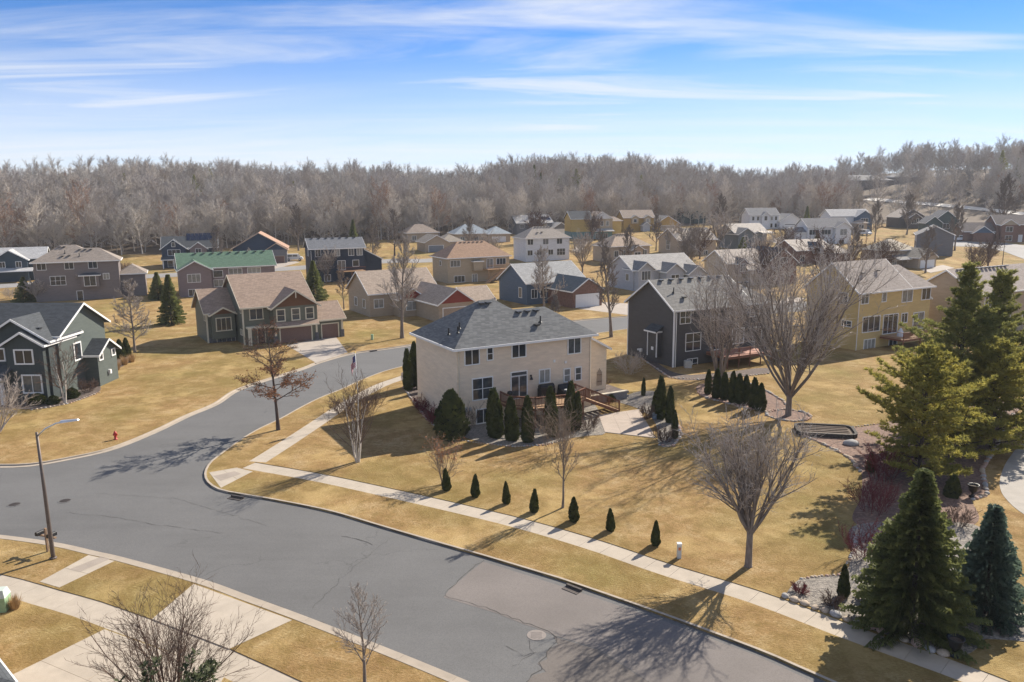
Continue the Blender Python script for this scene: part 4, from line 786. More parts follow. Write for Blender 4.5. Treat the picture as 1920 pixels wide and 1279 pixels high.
# white hip house
f = generic('white_house', 'white two storey house with grey brown hip roof in the middle distance', (3.9, 225.9), 23, rw((3.9, 230), -0.3), WHT, shg('ash', (0.24, 0.21, 0.18)), [('box', 0.4, 14.2, 0.4, 9.2, -1.0, 6.9, 'hip', 0.65, 0.4), ('row', 'N', (1.8, 6.6, 11.0), 5.0, 6.5, 0.4, 1.7), ('row', 'N', (1.7, 4.6, 8.2), 2.0, 3.4, 0.4, 1.5), ('win', 'N', 10.2, 12.8, 1.8, 3.6, 0.4, 2, 1)])
vents(f, 5.2, 10, 6, 4.4, 9.7); f.vent(4.8, 2.0, 8.2); f.vent(6.3, 2.2, 8.3)
# slate blue house with white garage door
f = generic('slate_house', 'slate blue single storey house with brick garage gable and white door', (2.7, 146.2), 31, 0, SLATE, LGREYR, [('box', 0.4, 13.5, 0.4, 10.6, -0.5, 4.1, 'gu', 0.6), ('box', 5.0, 11.6, -7.7, 3, -0.3, 3.1, 'gv', 0.62, {'wall': BRICK, 'roofm': BLUER}), ('gar', 'N', 5.8, 10.8, 0, 2.25, -7.7, WGD), ('win', 'L', 2.2, 3.2, 1.2, 3.0, 0.4, 0), ('row', 'N', (2.0, 4.0), 1.2, 2.8, 0.4, 1.2)])
# tan and brown hip with deck; tan gable; grey with balcony
f = generic('brown_roof_house', 'tan house with brown hip roof and low deck', (27.5, 220.8), 26, rw((27.5, 224), -0.5), BEI, shg('tan_brown', (0.29, 0.225, 0.17)), [('box', 0.4, 13.3, 0.4, 10.0, -0.8, 5.2, 'hip', 0.62, 0.4), ('box', 6.0, 9.6, -1.6, 3, -0.8, 4.2, 'gv', 0.6, {'roofm': GREYR}), ('row', 'N', (2.0, 4.4), 2.2, 3.8, 0.4, 1.2), ('row', 'N', (11.6,), 2.0, 3.8, 0.4, 1.4), ('win', 'N', 6.8, 8.8, 1.4, 3.4, -1.6, 1)])
vents(f, 3.6, 9.6, 8, 4.6, 8.1); dk = tag(empty('deck', (27.5, 220.8, rw((27.5, 224), 0)), R(26)), 'red brown wooden deck beside the brown roofed tan house', 'deck'); MB().box(6, 15, -5, -1.6, 0.2, 0.4).obj('platform', DECKM, dk); MB().box(6, 15, -5.05, -4.95, 0.4, 1.3).obj('railing', REDWOOD, dk)
f = generic('arched_window_house', 'tan gabled house with an arched gable window', (49.5, 237.7), 20, rw((49.5, 240), -0.4), BEI, shg('pale_tan', (0.33, 0.285, 0.235)), [('box', 0.4, 13.5, 0.4, 11.8, -0.8, 5.0, 'gu', 0.55), ('win', 'L', 5.2, 7.2, 2.0, 4.6, 0.4, 1, 1), ('row', 'N', (2.5, 5.5, 9), 2.6, 4.0, 0.4, 1.4), ('row', 'N', (10,), 0.2, 1.6, 0.4, 1.2)])
vents(f, 3, 11, 8, 5.6, 8.2)
f = generic('balcony_house', 'grey blue house with a covered balcony near the swing set', tuple(G(1376, 468)), 20, rw(G(1376, 468), -0.3), sid('blue_grey', (0.16, 0.18, 0.19)), shg('cream_grey', (0.40, 0.36, 0.31)), [('box', 0.4, 12.6, 0.4, 9.5, -0.6, 5.6, 'gu', 0.55), ('box', 0.2, 6.2, -1.8, 4, -0.6, 5.2, 'gv', 0.6, {'roofm': GREYR}), ('win', 'N', 7.2, 8.6, 3.2, 4.8, 0.4, 1), ('win', 'N', 7.2, 8.6, 0.4, 1.8, 0.4, 1), ('win', 'N', 1.8, 3.6, 3.0, 4.4, -1.8, 1), ('box', 9.2, 13.2, -2.4, 0.42, 2.6, 2.75, None), ('box', 9.0, 13.4, -2.6, 0.4, 5.2, 5.3, 'sn', 0.15, 0.2)])
# white gabled roofs behind the dark grey house, tan gable with navy roof, brick house behind it
f = generic('white_gable_house', 'pale grey house with three small white gables behind the dark grey house', (25.4, 166.5), 25, 0, PGREY, shg('silver', (0.29, 0.275, 0.255)), [('box', 0.4, 16.5, 0.4, 10.2, -0.4, 4.3, 'gu', 0.55), ('box', 0.6, 4.4, -1.2, 4, -0.4, 4.6, 'gv', 0.75, {'roofm': GREYR}), ('box', 7.0, 11.4, -2.2, 4, -0.4, 4.0, 'gv', 0.7, {'roofm': GREYR}), ('box', 12.0, 16.4, -3.2, 4, -0.4, 3.4, 'gv', 0.7, {'roofm': GREYR}), ('win', 'N', 1.4, 3.6, 2.4, 4.2, -1.2, 2), ('win', 'N', 8.2, 10.2, 1.6, 3.2, -2.2, 1), ('win', 'N', 13.2, 15.2, 1.2, 2.8, -3.2, 1), ('win', 'L', 2, 3.2, 2, 3.4, 0.4, 0)])
f = generic('navy_roof_house', 'tan gabled house with a large dark navy roof slope', (47.0, 173.7), 24, 0.1, BEI, shg('bone', (0.36, 0.31, 0.26)), [('box', 0.4, 11, 0.4, 8.4, -0.4, 5.0, 'gu', 0.62), ('box', 8.8, 17.4, -2.5, 8, -0.4, 4.8, 'gv', 0.72, {'wall': BRICK, 'roofm': BLUER}), ('box', 2.6, 4.8, -0.8, 3, 2.6, 5.0, 'gv', 0.8, {'roofm': DGREYR, 'wall': MAUVE}), ('box', 4.6, 9, -1.5, 2, -0.4, 3.6, 'sn', 0.75, 0.3), ('win', 'N', 3.0, 4.4, 3.2, 4.7, -0.8, 1), ('win', 'N', 11.8, 14.6, 4.6, 5.9, -2.5, 2), ('row', 'N', (11.4, 14.8), 1.0, 2.4, -2.5, 1.3)])
f = generic('brick_roof_house', 'brown brick house with pale roof and small dormer', tuple(G(1492, 497)), 22, rw(G(1492, 497), -0.3), BRICK, shg('pale_bone', (0.37, 0.325, 0.275)), [('box', 0.4, 12.5, 0.4, 9.4, -0.4, 4.2, 'gu', 0.55), ('box', 5.6, 8.4, -0.3, 3.5, 3.2, 5.0, 'gv', 0.8, {'roofm': BLUER, 'wall': PGREY}), ('win', 'N', 6.2, 7.8, 3.4, 4.8, -0.3, 1), ('row', 'N', (2.5, 10.5), 1.2, 2.8, 0.4, 1.4), ('box', 11, 17, -2, 8, -0.4, 3.4, 'hip', 0.6, 0.4)])
# right side: big grey gable, beige hip with garage
f = generic('big_grey_house', 'large plain grey gabled house at the right', (119.1, 236.0), -24, rw((119, 236), -0.2), GRY, shg('dim_grey', (0.15, 0.145, 0.14)), [('box', 0.4, 10, 0.4, 13, -0.5, 6.2, 'gv', 0.5), ('row', 'L', (3, 6, 9.5), 4.2, 5.6, 0.4, 1.2), ('row', 'L', (4, 8), 1.2, 2.6, 0.4, 1.4)])
vents(f, 3.6, 3.6, 1, 4, 8.3)
f = generic('beige_hip_house', 'beige house with hip roof, porch and pale garage at the right', (98.1, 206.6), 27, rw((98, 208), -0.3), BEI, shg('khaki', (0.30, 0.26, 0.20)), [('box', 0.4, 10.5, 0.4, 9.2, -0.5, 4.9, 'hip', 0.55, 0.4), ('box', 5.5, 12.5, -4.2, 3, -0.5, 3.1, 'gv', 0.6), ('gar', 'N', 6.4, 11.6, 0, 2.2, -4.2, WGD), ('box', 0.6, 5.6, -2.2, 0.42, 2.4, 2.6, 'sn', 0.35, 0.2, {'roofm': GREYR}), ('win', 'L', 2.0, 3.2, 2.8, 4.0, 0.4, 1), ('win', 'L', 6.0, 6.9, 1.2, 2.2, 0.4, 0), ('row', 'N', (2.2,), 0.8, 2.2, 0.4, 1.4), ('win', 'N', 8.4, 9.6, 3.2, 4.2, -4.2, 1)])
# far left houses
q = G(88, 524); q = uvw(q, 23, -17, 0)
f = generic('navy_gable_house', 'dark blue house with pale grey roof at the far left edge', q, 23, 0.1, sid('steel_navy', (0.045, 0.07, 0.09)), shg('pearl', (0.30, 0.30, 0.30)), [('box', 0.4, 17, 0.4, 9.5, -0.4, 5.6, 'gu', 0.5), ('box', 6.2, 13.4, -1.6, 4, -0.4, 5.4, 'gv', 0.62), ('row', 'N', (8.2, 11.6), 3.6, 4.9, -1.6, 1.1), ('box', 5.0, 14.5, -3.8, -1.6, 2.6, 2.75, 'sn', 0.25, 0.2), ('gar', 'N', 14.4, 16.6, 0, 2.2, 0.4, WGD), ('win', 'N', 15.0, 16.2, 3.8, 5.0, 0.4, 1)])
q = G(304, 503)
f = generic('solar_house', 'small navy house with white gables and solar panels at the wood edge', q, 20, rw(q, -0.2), sid('indigo', (0.035, 0.05, 0.085)), DGREYR, [('box', 0.4, 14.5, 1.5, 10, -0.5, 5.6, 'gu', 0.66), ('box', 0.2, 6.4, 0, 5, -0.5, 5.5, 'gv', 0.75), ('box', 7.4, 11.8, 0.2, 5, 2.8, 5.3, 'gv', 0.75, {'wall': MAUVE}), ('box', 0.2, 9.0, -2.4, 0.02, 2.4, 2.55, 'sn', 0.25, 0.2), ('win', 'N', 1.8, 4.9, 3.6, 5.1, 0, 2), ('win', 'N', 2.9, 3.7, 6.0, 7.0, 0, 0), ('win', 'N', 8.9, 10.3, 3.6, 5.2, 0.2, 1), ('win', 'N', 1.6, 5.2, 0.5, 2.1, 0, 2), ('win', 'N', 6.6, 8.0, 0.6, 2.0, 1.5, 1)])
for u in (0.5, 3.2, 6.0, 8.8): MB().box(u-0.12, u+0.12, -2.3, -2.06, -0.4, 2.4).obj('porch_column', WHITE, f.root)
PV = plain('solar_cell', (0.012, 0.016, 0.035), 0.12, 0.2, spec=0.8)
for i in range(7):
    for j in range(2):
        v0 = 2.9+j*1.35+1.0; z0 = 5.6+(v0-1.5)*0.66+0.26; v1 = v0+1.28; z1 = z0+1.28*0.66; u = 6.6+i*1.08
        obj('solar_panel', mesh('solar_panel', [(u, v0, z0), (u+1.02, v0, z0), (u+1.02, v1, z1), (u, v1, z1), (u, v0, z0-0.05), (u+1.02, v0, z0-0.05), (u+1.02, v1, z1-0.05), (u, v1, z1-0.05)], [(0, 1, 2, 3), (7, 6, 5, 4), (0, 4, 5, 1), (1, 5, 6, 2), (2, 6, 7, 3), (3, 7, 4, 0)], PV), f.roof)
q = G(336, 556)
f = generic('green_roof_house', 'mauve walkout house with a long green roof', q, 25, rw(q, 0), MAUVE, GREENR, [('box', 0.4, 19.5, 0.4, 10.2, -0.6, 5.7, 'gu', 0.55), ('box', 0.2, 6.4, -2.0, 4, -0.6, 5.5, 'gv', 0.55), ('win', 'N', 1.8, 4.2, 3.0, 4.6, -2.0, 2), ('win', 'N', 1.8, 4.2, 0.2, 1.5, -2.0, 2), ('win', 'N', 7.0, 8.8, 3.6, 4.9, 0.4, 0), ('win', 'N', 7.0, 8.8, 1.6, 3.0, 0.4, 1), ('row', 'N', (11.4, 15.2), 3.0, 5.2, 0.4, 2.6, 2, 1)])
vents(f, 4, 18, 9, 4.7, 8.35)
q = G(541, 493); q = uvw(q, 14, -15.5, 0)
f = generic('blue_garage_house', 'blue gabled house with brown roof and brown garage door near the parked van', q, 14, rw(q, -0.2), XN, shg('chestnut', (0.28, 0.18, 0.13)), [('box', 0.4, 15, 1.5, 13, -0.5, 4.6, 'gv', 0.58, 0.6), ('box', 9.6, 15.2, 0, 6, -0.5, 4.2, 'gv', 0.62, 0.5, {'wall': GRY, 'gable': XN}), ('gar', 'N', 10.4, 14.4, 0, 2.3, 0, BGD), ('row', 'N', (3, 6.5), 1.0, 2.6, 1.5, 1.4)], TGD)
f = generic('low_tan_house', 'low tan house with grey garage door at the wood edge', tuple(G(796, 474)), 24, rw(G(796, 474), -0.2), BEI, shg('drab', (0.23, 0.20, 0.165)), [('box', 0.4, 8, 0.4, 9, -0.5, 3.4, 'gv', 0.55), ('box', 7, 14, 3, 12, -0.5, 3.4, 'hip', 0.55), ('gar', 'N', 1.6, 6.4, 0, 2.3, 0.4, plain('slate_door', (0.2, 0.22, 0.25), 0.6))])
f = generic('wood_edge_house', 'brown roofed house half hidden at the wood edge', tuple(G(762, 455)), 24, rw(G(762, 455), -0.2), BEI, shg('umber', (0.21, 0.17, 0.14)), [('box', 0.4, 12, 0.4, 9, -0.5, 3.6, 'hip', 0.6), ('row', 'N', (3, 8), 1.0, 2.4, 0.4, 1.5)])
f = generic('grey_hip_house', 'low house with pale blue grey hip roof behind the tan house', tuple(G(852, 457)), 18, rw(G(852, 457), -0.2), BEI, shg('blue_pearl', (0.23, 0.26, 0.28)), [('box', 0.4, 13, 0.4, 10, -0.5, 3.6, 'hip', 0.6), ('box', 12, 20, -1, 8, -0.5, 3.4, 'hip', 0.55), ('gar', 'N', 13.4, 18.2, 0, 2.2, -1, WGD), ('row', 'N', (3, 8), 1.0, 2.4, 0.4, 1.5)])
q = G(968, 441)
f = generic('skylight_house', 'grey house with pale roof and panels behind the white house', q, 20, rw(q, -0.2), GRY, shg('chalk', (0.36, 0.34, 0.31)), [('box', 0.4, 15, 0.4, 9.5, -0.5, 4.8, 'gu', 0.6), ('box', 5, 10, -1.5, 4, -0.5, 4.6, 'gv', 0.7, {'roofm': BLUER}), ('box', 14.5, 20, -3, 5, -0.5, 3.0, 'gv', 0.6), ('row', 'N', (2.5, 12), 2.8, 4.2, 0.4, 1.5), ('gar', 'N', 15.2, 19.2, 0, 2.2, -3, WGD)])
for i in range(5): v0 = 1.6; z0 = 4.8+(v0-0.4)*0.6+0.28; obj('solar_panel', mesh('solar_panel', [(10.4+i*0.9, 1.6, z0), (11.25+i*0.9, 1.6, z0), (11.25+i*0.9, 3.4, z0+1.08), (10.4+i*0.9, 3.4, z0+1.08)], [(0, 1, 2, 3)], PV), f.roof)
q = G(1070, 449)
f = generic('yellow_teal_house', 'yellow and teal two tone house with white gable at the wood edge', q, 12, rw(q, -0.3), YEL, DGREYR, [('box', 0.4, 8, 0.4, 9.5, 2.9, 7.6, 'gu', 0.55), ('box', 0.4, 8.0, 0.45, 9.4, -0.5, 2.95, None, {'wall': TEAL}), ('box', 7.6, 15.5, -0.6, 9, 2.9, 7.5, 'gv', 0.6, {'gable': WHT, 'wall': TAN, 'roofm': TANR}), ('box', 7.6, 15.5, -0.55, 9, -0.5, 2.95, None, {'wall': TEAL}), ('box', 15.2, 19.5, 1, 9, -0.5, 6.8, 'hip', 0.55, {'roofm': TANR}), ('row', 'N', (9.4, 11.5, 13.6), 5.0, 6.6, -0.6, 1.0, 0), ('row', 'N', (10, 13), 0.6, 2.3, -0.55, 1.4), ('win', 'N', 5.4, 6.8, 0.8, 2.4, 0.45, 1), ('box', 7.8, 15.2, -3, -0.6, 3.0, 3.15, 'sn', 0.3, 0.2, {'roofm': LGREYR})])
q = G(1168, 434)
f = generic('ochre_house', 'ochre two storey house with two small dormers and attached garage', q, 10, rw(q, -0.2), OCH, TANR, [('box', 0.4, 13, 0.4, 9.5, -0.5, 5.6, 'gu', 0.6), ('box', 3.4, 6.2, -0.6, 4, 3.2, 5.6, 'gv', 0.6, {'roofm': GREYR, 'wall': TAN}), ('box', 8.6, 11.4, -0.6, 4, 3.2, 5.6, 'gv', 0.6, {'roofm': GREYR, 'wall': TAN}), ('box', 7.4, 10.4, -2.2, 1, -0.5, 2.6, 'gv', 0.8, {'roofm': GREYR, 'wall': PGREY}), ('box', 13.5, 23, -1.0, 8, -0.5, 3.2, 'gv', 0.6, {'roofm': GREYR}), ('win', 'N', 4.2, 5.4, 3.8, 5.0, -0.6, 0), ('win', 'N', 9.4, 10.6, 3.8, 5.0, -0.6, 0), ('gar', 'N', 15.5, 21, 0, 2.2, -1.0, TGD)])
q = G(1276, 419); f = generic('far_green_house', 'small dark green house with pale roof at the wood edge', q, 10, rw(q, -0.2), GRN, shg('oat', (0.36, 0.325, 0.28)), [('box', 0.4, 12, 0.4, 8.5, -0.5, 5.6, 'gu', 0.6), ('box', 6.5, 9.5, -0.8, 4, -0.5, 5.4, 'gv', 0.7), ('row', 'N', (2, 4.5, 10.6), 3.6, 5.0, 0.4, 1.1), ('win', 'N', 7.3, 8.7, 3.4, 5.0, -0.8, 1)])
q = G(1404, 430); f = generic('white_colonial', 'white two storey house with grey roof and white gabled garage', q, 6, rw(q, -0.2), WHT, shg('pewter', (0.19, 0.185, 0.18)), [('box', 0.4, 12.5, 0.4, 9, -0.5, 5.9, 'gu', 0.6), ('box', 5, 8.2, -0.8, 4, -0.5, 5.7, 'gv', 0.8), ('box', 12.2, 21.5, -2, 7, -0.5, 3.2, 'gv', 0.65), ('row', 'N', (1.8, 3.8, 9.6, 11.4), 3.7, 5.2, 0.4, 0.9, 0), ('win', 'N', 6.0, 7.2, 3.7, 5.4, -0.8, 0), ('row', 'N', (1.8, 3.8, 9.6, 11.4), 0.8, 2.4, 0.4, 0.9, 0), ('gar', 'N', 14, 19.8, 0, 2.3, -2, WGD, {'glassrow': True})])
q = G(1512, 458); f = generic('white_porch_house', 'white house with dark grey roof, gable and wide windows near the hill road', q, 8, rw(q, -0.3), WHT, shg('graphite', (0.16, 0.155, 0.155)), [('box', 0.4, 15.5, 0.4, 9, -0.8, 6.0, 'gu', 0.6), ('box', 9.6, 15.2, -1.0, 4, -0.8, 5.8, 'gv', 0.6), ('box', -4, 0.5, 1, 7, -0.8, 4.2, 'gu', 0.5), ('win', 'N', 1.0, 4.2, 3.4, 5.0, 0.4, 2), ('win', 'N', 5.4, 8.6, 3.4, 5.0, 0.4, 2), ('win', 'N', 11.2, 13.6, 3.2, 5.2, -1, 1), ('win', 'N', 2, 3.4, 0.2, 1.6, 0.4, 1), ('win', 'N', 11, 12.8, -0.2, 1.6, -1, 1)])
q = G(1556, 436); f = generic('pale_blue_house', 'white and pale blue house behind the white porch house', q, 6, rw(q, 0), WHT, shg('frost', (0.34, 0.33, 0.315)), [('box', 0.4, 16, 0.4, 9, -0.8, 6.2, 'gu', 0.55), ('box', 9.5, 16.2, -1.2, 4, -0.8, 6.0, 'gv', 0.65, {'wall': SLATE}), ('win', 'N', 11.5, 14.3, 3.5, 5.2, -1.2, 2), ('box', 8, 12, -5, -1.0, -0.8, 3.8, 'hip', 0.5, {'wall': BEI, 'roofm': TANR}), ('win', 'N', 8.8, 10.6, 1.6, 3.0, -5, 1)])
q = G(1684, 428); f = generic('brown_gable_house', 'dark brown house with nested gables below the hill road', q, 4, rw(q, -0.2), sid('umber', (0.085, 0.075, 0.07)), shg('sand', (0.33, 0.28, 0.23)), [('box', 0.4, 11.5, 0.4, 10, -0.5, 4.6, 'gv', 0.55), ('box', 3, 9, -1.5, 4, -0.5, 4.2, 'gv', 0.65), ('win', 'N', 4.6, 7.4, 2.0, 4.0, -1.5, 2)])
q = G(1748, 440); f = generic('dark_gable_house', 'dark grey steep gabled house below the hill road', q, -8, rw(q, -0.2), GRN, GREYR, [('box', 0.4, 9, 0.4, 9, -0.5, 5.4, 'gv', 0.8), ('box', -3, 2.5, -1.5, 6, -0.5, 4.6, 'gv', 0.8), ('win', 'N', 3.6, 5.8, 2.4, 4.2, 0.4, 1), ('win', 'N', -1.4, 0.8, 2, 3.4, -1.5, 1)])
q = G(1804, 453); f = generic('brick_house', 'brown brick two storey house at the right edge with blue garage gable', q, -10, rw(q, -0.2), BRICK, shg('bark', (0.15, 0.125, 0.11)), [('box', 0.4, 11, 1, 10, -0.5, 3.6, 'gu', 0.6), ('box', 3, 9, -1, 5, -0.5, 3.2, 'gv', 0.7, {'gable': SLATE}), ('box', 10.5, 28, 0.4, 10, -0.5, 6.0, 'gu', 0.6), ('box', 11.5, 16.5, -1, 5, -0.5, 5.8, 'gv', 0.7, {'gable': TAN}), ('row', 'N', (13.9,), 3.6, 5.2, -1, 2.0), ('row', 'N', (13.9,), 0.6, 2.2, -1, 2.0), ('row', 'N', (21.5, 25.5), 3.6, 5.2, 0.4, 1.8), ('row', 'N', (21.5, 25.5), 0.6, 2.2, 0.4, 1.8), ('door', 'N', 17.5, 18.6, 0, 2.4, 0.4, WGD)])
f = generic('pine_side_house', 'house with taupe roof partly hidden behind the pines at the right edge', (65, 110), 29, 0, BEI, shg('taupe_two', (0.22, 0.185, 0.165)), [('box', 0.4, 20, 0.4, 9.6, -0.5, 6.2, 'gu', 0.62), ('row', 'N', (3, 8, 13), 4.2, 5.6, 0.4, 1.5), ('row', 'N', (3, 8, 13), 1.2, 2.8, 0.4, 1.8)])
vents(f, 2, 14, 13, 4.5, 9.05)
f = generic('hilltop_school', 'long low building with grey roof on the hilltop among trees', (205, 505), 4, hgt(225, 505)-0.5, sid('dull_brown', (0.20, 0.17, 0.15)), GREYR, [('box', 0, 34, 0, 18, -1, 6.0, 'hip', 0.35), ('box', 40, 90, 4, 26, -1, 8.0, 'hip', 0.35)])
cq = G(30, 1283, 3.0)
f = generic('near_house', 'corner of a dark shingled roof in the bottom left corner', cq, 137, 0, BEI, DGREYR, [('box', 0.4, 11, 0.4, 9, -0.2, 3.15, 'hip', 0.55, 0.4)])
# ================================================================ trees
BK_GREY = bark('bark_grey', (0.30, 0.26, 0.225), (0.15, 0.12, 0.10)); BK_DARK = bark('bark_dark', (0.13, 0.10, 0.085), (0.06, 0.045, 0.04)); BK_BIRCH = bark('bark_birch', (0.66, 0.62, 0.56), (0.42, 0.38, 0.33)); BK_TAN = bark('twig_tan', (0.34, 0.27, 0.20), (0.20, 0.15, 0.11)); BK_RED = bark('twig_red', (0.22, 0.055, 0.06), (0.12, 0.03, 0.035)); BK_BROWN = bark('twig_brown', (0.19, 0.13, 0.10), (0.10, 0.065, 0.05)); BK_PALE = bark('twig_pale', (0.54, 0.48, 0.42), (0.33, 0.28, 0.24))
OAKLEAF = leaf('oak_leaf', (0.30, 0.13, 0.055), (0.17, 0.07, 0.03)); ORANGE = leaf('dry_flower', (0.42, 0.20, 0.10), (0.26, 0.11, 0.05))
def perp(d, rng):
    r_ = Vector((rng.uniform(-1, 1), rng.uniform(-1, 1), rng.uniform(-1, 1))); r_ = r_-d*r_.dot(d)
    return r_.normalized() if r_.length > 1e-3 else Vector((1, 0, 0))
class Tree:
    def __init__(s, seed): s.rng = random.Random(seed); s.V = [[], []]; s.F = [[], []]; s.tips = []
    def tube(s, k, P, Rd, n):
        V = s.V[k]; F = s.F[k]; b = len(V); m = len(P)
        for i in range(m):
            d = (P[min(i+1, m-1)]-P[max(i-1, 0)]).normalized(); a = d.cross(Vector((0.21, 0.37, 0.9))).normalized(); c = d.cross(a)
            if i == m-1 and k == 1: V.append(P[i][:]); continue
            for j in range(n): an = 6.2832*j/n; V.append((P[i]+a*(Rd[i]*math.cos(an))+c*(Rd[i]*math.sin(an)))[:])
        for i in range(m-1):
            p = b+i*n; q = p+n
            if i == m-2 and k == 1: F.extend((p+j, p+(j+1) % n, q) for j in range(n))
            else: F.extend((p+j, p+(j+1) % n, q+(j+1) % n, q+j) for j in range(n))
    def path(s, p, d, L_, n, wob, trop):
        P = [p]; rng = s.rng
        for i in range(n):
            d = (d+perp(d, rng)*(wob*rng.random())+Vector((0, 0, trop))).normalized(); p = p+d*(L_/n); P.append(p)
        return P
    def grow(s, p, d, L_, r0, lev, cfg):
        rng = s.rng; mx = cfg['levels']; n = (6, 5, 4, 3, 2)[min(lev, 4)] if lev < mx else cfg.get('tipseg', 1)
        P = s.path(p, d, L_, n, cfg['wob'], cfg['trop'] if lev < mx else cfg['trop']*0.4)
        tipr = max(r0*0.32, cfg['rmin']*0.5); Rd = [r0+(tipr-r0)*(i/n) for i in range(n+1)]
        s.tube(0 if lev <= cfg.get('trunklev', 1) else 1, P, Rd, (7, 5, 4, 3, 3)[min(lev, 4)])
        if lev >= mx: s.tips.append((P[-1], (P[-1]-P[-2]).normalized())); return
        nc = cfg['n'][lev]; nc = max(1, int(nc*(0.75+0.5*rng.random())))
        for c in range(nc):
            t = cfg['t0'][lev]+(1-cfg['t0'][lev])*((c+rng.random())/nc); f = t*n; i = min(n-1, int(f)); q = P[i].lerp(P[i+1], f-i); dd = (P[i+1]-P[i]).normalized()
            ang = R(rng.uniform(*cfg['ang'][lev])); nd = (dd*math.cos(ang)+perp(dd, rng)*math.sin(ang)).normalized()
            if nd.z < cfg.get('minz', -0.2): nd.z = abs(nd.z)*0.3; nd.normalize()
            prof = (1-cfg['prof'][lev]*t)
            s.grow(q, nd, L_*cfg['len'][lev]*prof*rng.uniform(0.7, 1.25), max(cfg['rmin'], Rd[min(i, n)]*cfg['rr']*rng.uniform(0.7, 1)), lev+1, cfg)
        if lev > 0: s.tips.append((P[-1], (P[-1]-P[-2]).normalized()))
    def leaves(s, k, size, prob, per=2, zlim=None):
        rng = s.rng; V = s.V[k]; F = s.F[k]
        for p, d in s.tips:
            if rng.random() > prob or (zlim and not zlim(p)): continue
            for _ in range(per):
                c = p-d*rng.random()*0.4+Vector((rng.gauss(0, .1), rng.gauss(0, .1), rng.gauss(0, .1))); a = perp(d, rng)*size; b_ = perp(a.normalized(), rng)*size*0.6; b0 = len(V)
                V.extend([(c-a)[:], (c+b_)[:], (c+a)[:], (c-b_)[:]]); F.append((b0, b0+1, b0+2, b0+3))
MAPLE = dict(levels=4, wob=0.16, trop=0.07, n=[9, 10, 8, 6], t0=[0.3, 0.2, 0.15, 0.15], ang=[(22, 48), (22, 50), (25, 55), (25, 60)], len=[0.55, 0.5, 0.48, 0.5], prof=[0.35, 0.35, 0.3, 0.2], rr=0.55, rmin=0.008, minz=-0.05, trunklev=2)
def cfg(**k): c = dict(MAPLE); c.update(k); return c
def vase(seed, H, fork, stems, spread, r0, c, lean=(0, 0)):
    "short trunk dividing into ascending stems"
    t = Tree(seed); rng = t.rng; base = Vector((0, 0, -0.1)); top = Vector((lean[0]*fork, lean[1]*fork, fork)); t.tube(0, [base, base.lerp(top, 0.08), base.lerp(top, 0.5), top], [r0*1.45, r0*1.05, r0*0.92, r0*0.85], 9)
    for k in range(stems):
        a = 6.2832*(k+rng.random()*0.6)/stems; tilt = R(spread*(0.25+0.85*rng.random())); d = Vector((math.sin(tilt)*math.cos(a), math.sin(tilt)*math.sin(a), math.cos(tilt)))
        L_ = (H-fork)*rng.uniform(0.66, 0.86)/max(0.6, math.cos(tilt)**0.6); t.grow(top-Vector((0, 0, fork*0.25*rng.random())), d, L_, r0*rng.uniform(0.38, 0.6), 1, c)
    return t
def leader(seed, H, first, nl, rad, r0, c, angs=(45, 75), shape=1.0):
    "single trunk with limbs all the way up"
    t = Tree(seed); rng = t.rng; P = t.path(Vector((0, 0, -0.1)), Vector((0, 0, 1)), H, 8, 0.07, 0.05); Rd = [r0*(1.3 if i == 0 else 1)*(1-0.9*(i/8)) for i in range(9)]; t.tube(0, P, Rd, 8)
    for k in range(nl):
        f = first+(0.98-first)*((k+rng.random())/nl); i = min(7, int(f*8)); p = P[i].lerp(P[i+1], f*8-i); a = k*2.4+rng.random(); an = R(rng.uniform(*angs)*(1.1-0.55*f)); d = Vector((math.sin(an)*math.cos(a), math.sin(an)*math.sin(a), math.cos(an)))
        env = math.sin(math.pi*min(1, 0.25+0.75*(1-f)**shape*1.0)) if shape > 1.5 else (1-f)**0.6*0.9+0.18
        t.grow(p, d, rad*env*rng.uniform(0.75, 1.15), max(0.012, Rd[i]*0.45), 1, c)
    return t
def clump(seed, H, stems, spread, r0, c, w0=0.25):
    t = Tree(seed); rng = t.rng
    for k in range(stems):
        a = 6.2832*(k+rng.random())/stems; tilt = R(spread*(0.15+0.85*rng.random())); d = Vector((math.sin(tilt)*math.cos(a), math.sin(tilt)*math.sin(a), math.cos(tilt)))
        t.grow(Vector((math.cos(a)*w0*rng.random(), math.sin(a)*w0*rng.random(), -0.08)), d, H*rng.uniform(0.62, 0.88), r0*rng.uniform(0.7, 1.1), 1, c)
    return t
def plant(t, name, label, cat, pos, mats, group=None, leafm=None, rz=0.0, z=None, names=('trunk', 'crown')):
    root = tag(empty(name, (pos[0], pos[1], hgt(pos[0], pos[1]) if z is None else z), rz), label, cat, group)
    for k in (0, 1):
        if t.V[k]: obj(names[k], mesh(names[k], t.V[k], t.F[k], mats[k], smooth=(k == 0)), root)
    if leafm: obj('dry_leaves', mesh('dry_leaves', leafm[0].V, leafm[0].F, leafm[1]), root)
    return root
def copy_tree(src, pos, s, rz, label=None, group=None, sz=None):
    r_ = src.copy(); COL.objects.link(r_); r_.location = (pos[0], pos[1], hgt(pos[0], pos[1])); r_.scale = (s, s, sz or s); r_.rotation_euler.z = rz
    if label: r_['label'] = label
    if group: r_['group'] = group
    for ch in src.children: c = ch.copy(); COL.objects.link(c); c.parent = r_
    return r_
BARE = 'bare trees in the yards'
def tall_px(px, top): # metres between base and top pixel rows at the base's distance
    g = G(*px); d = math.hypot(g.x, g.y); return (px[1]-top)/FPX*g.y*1.03
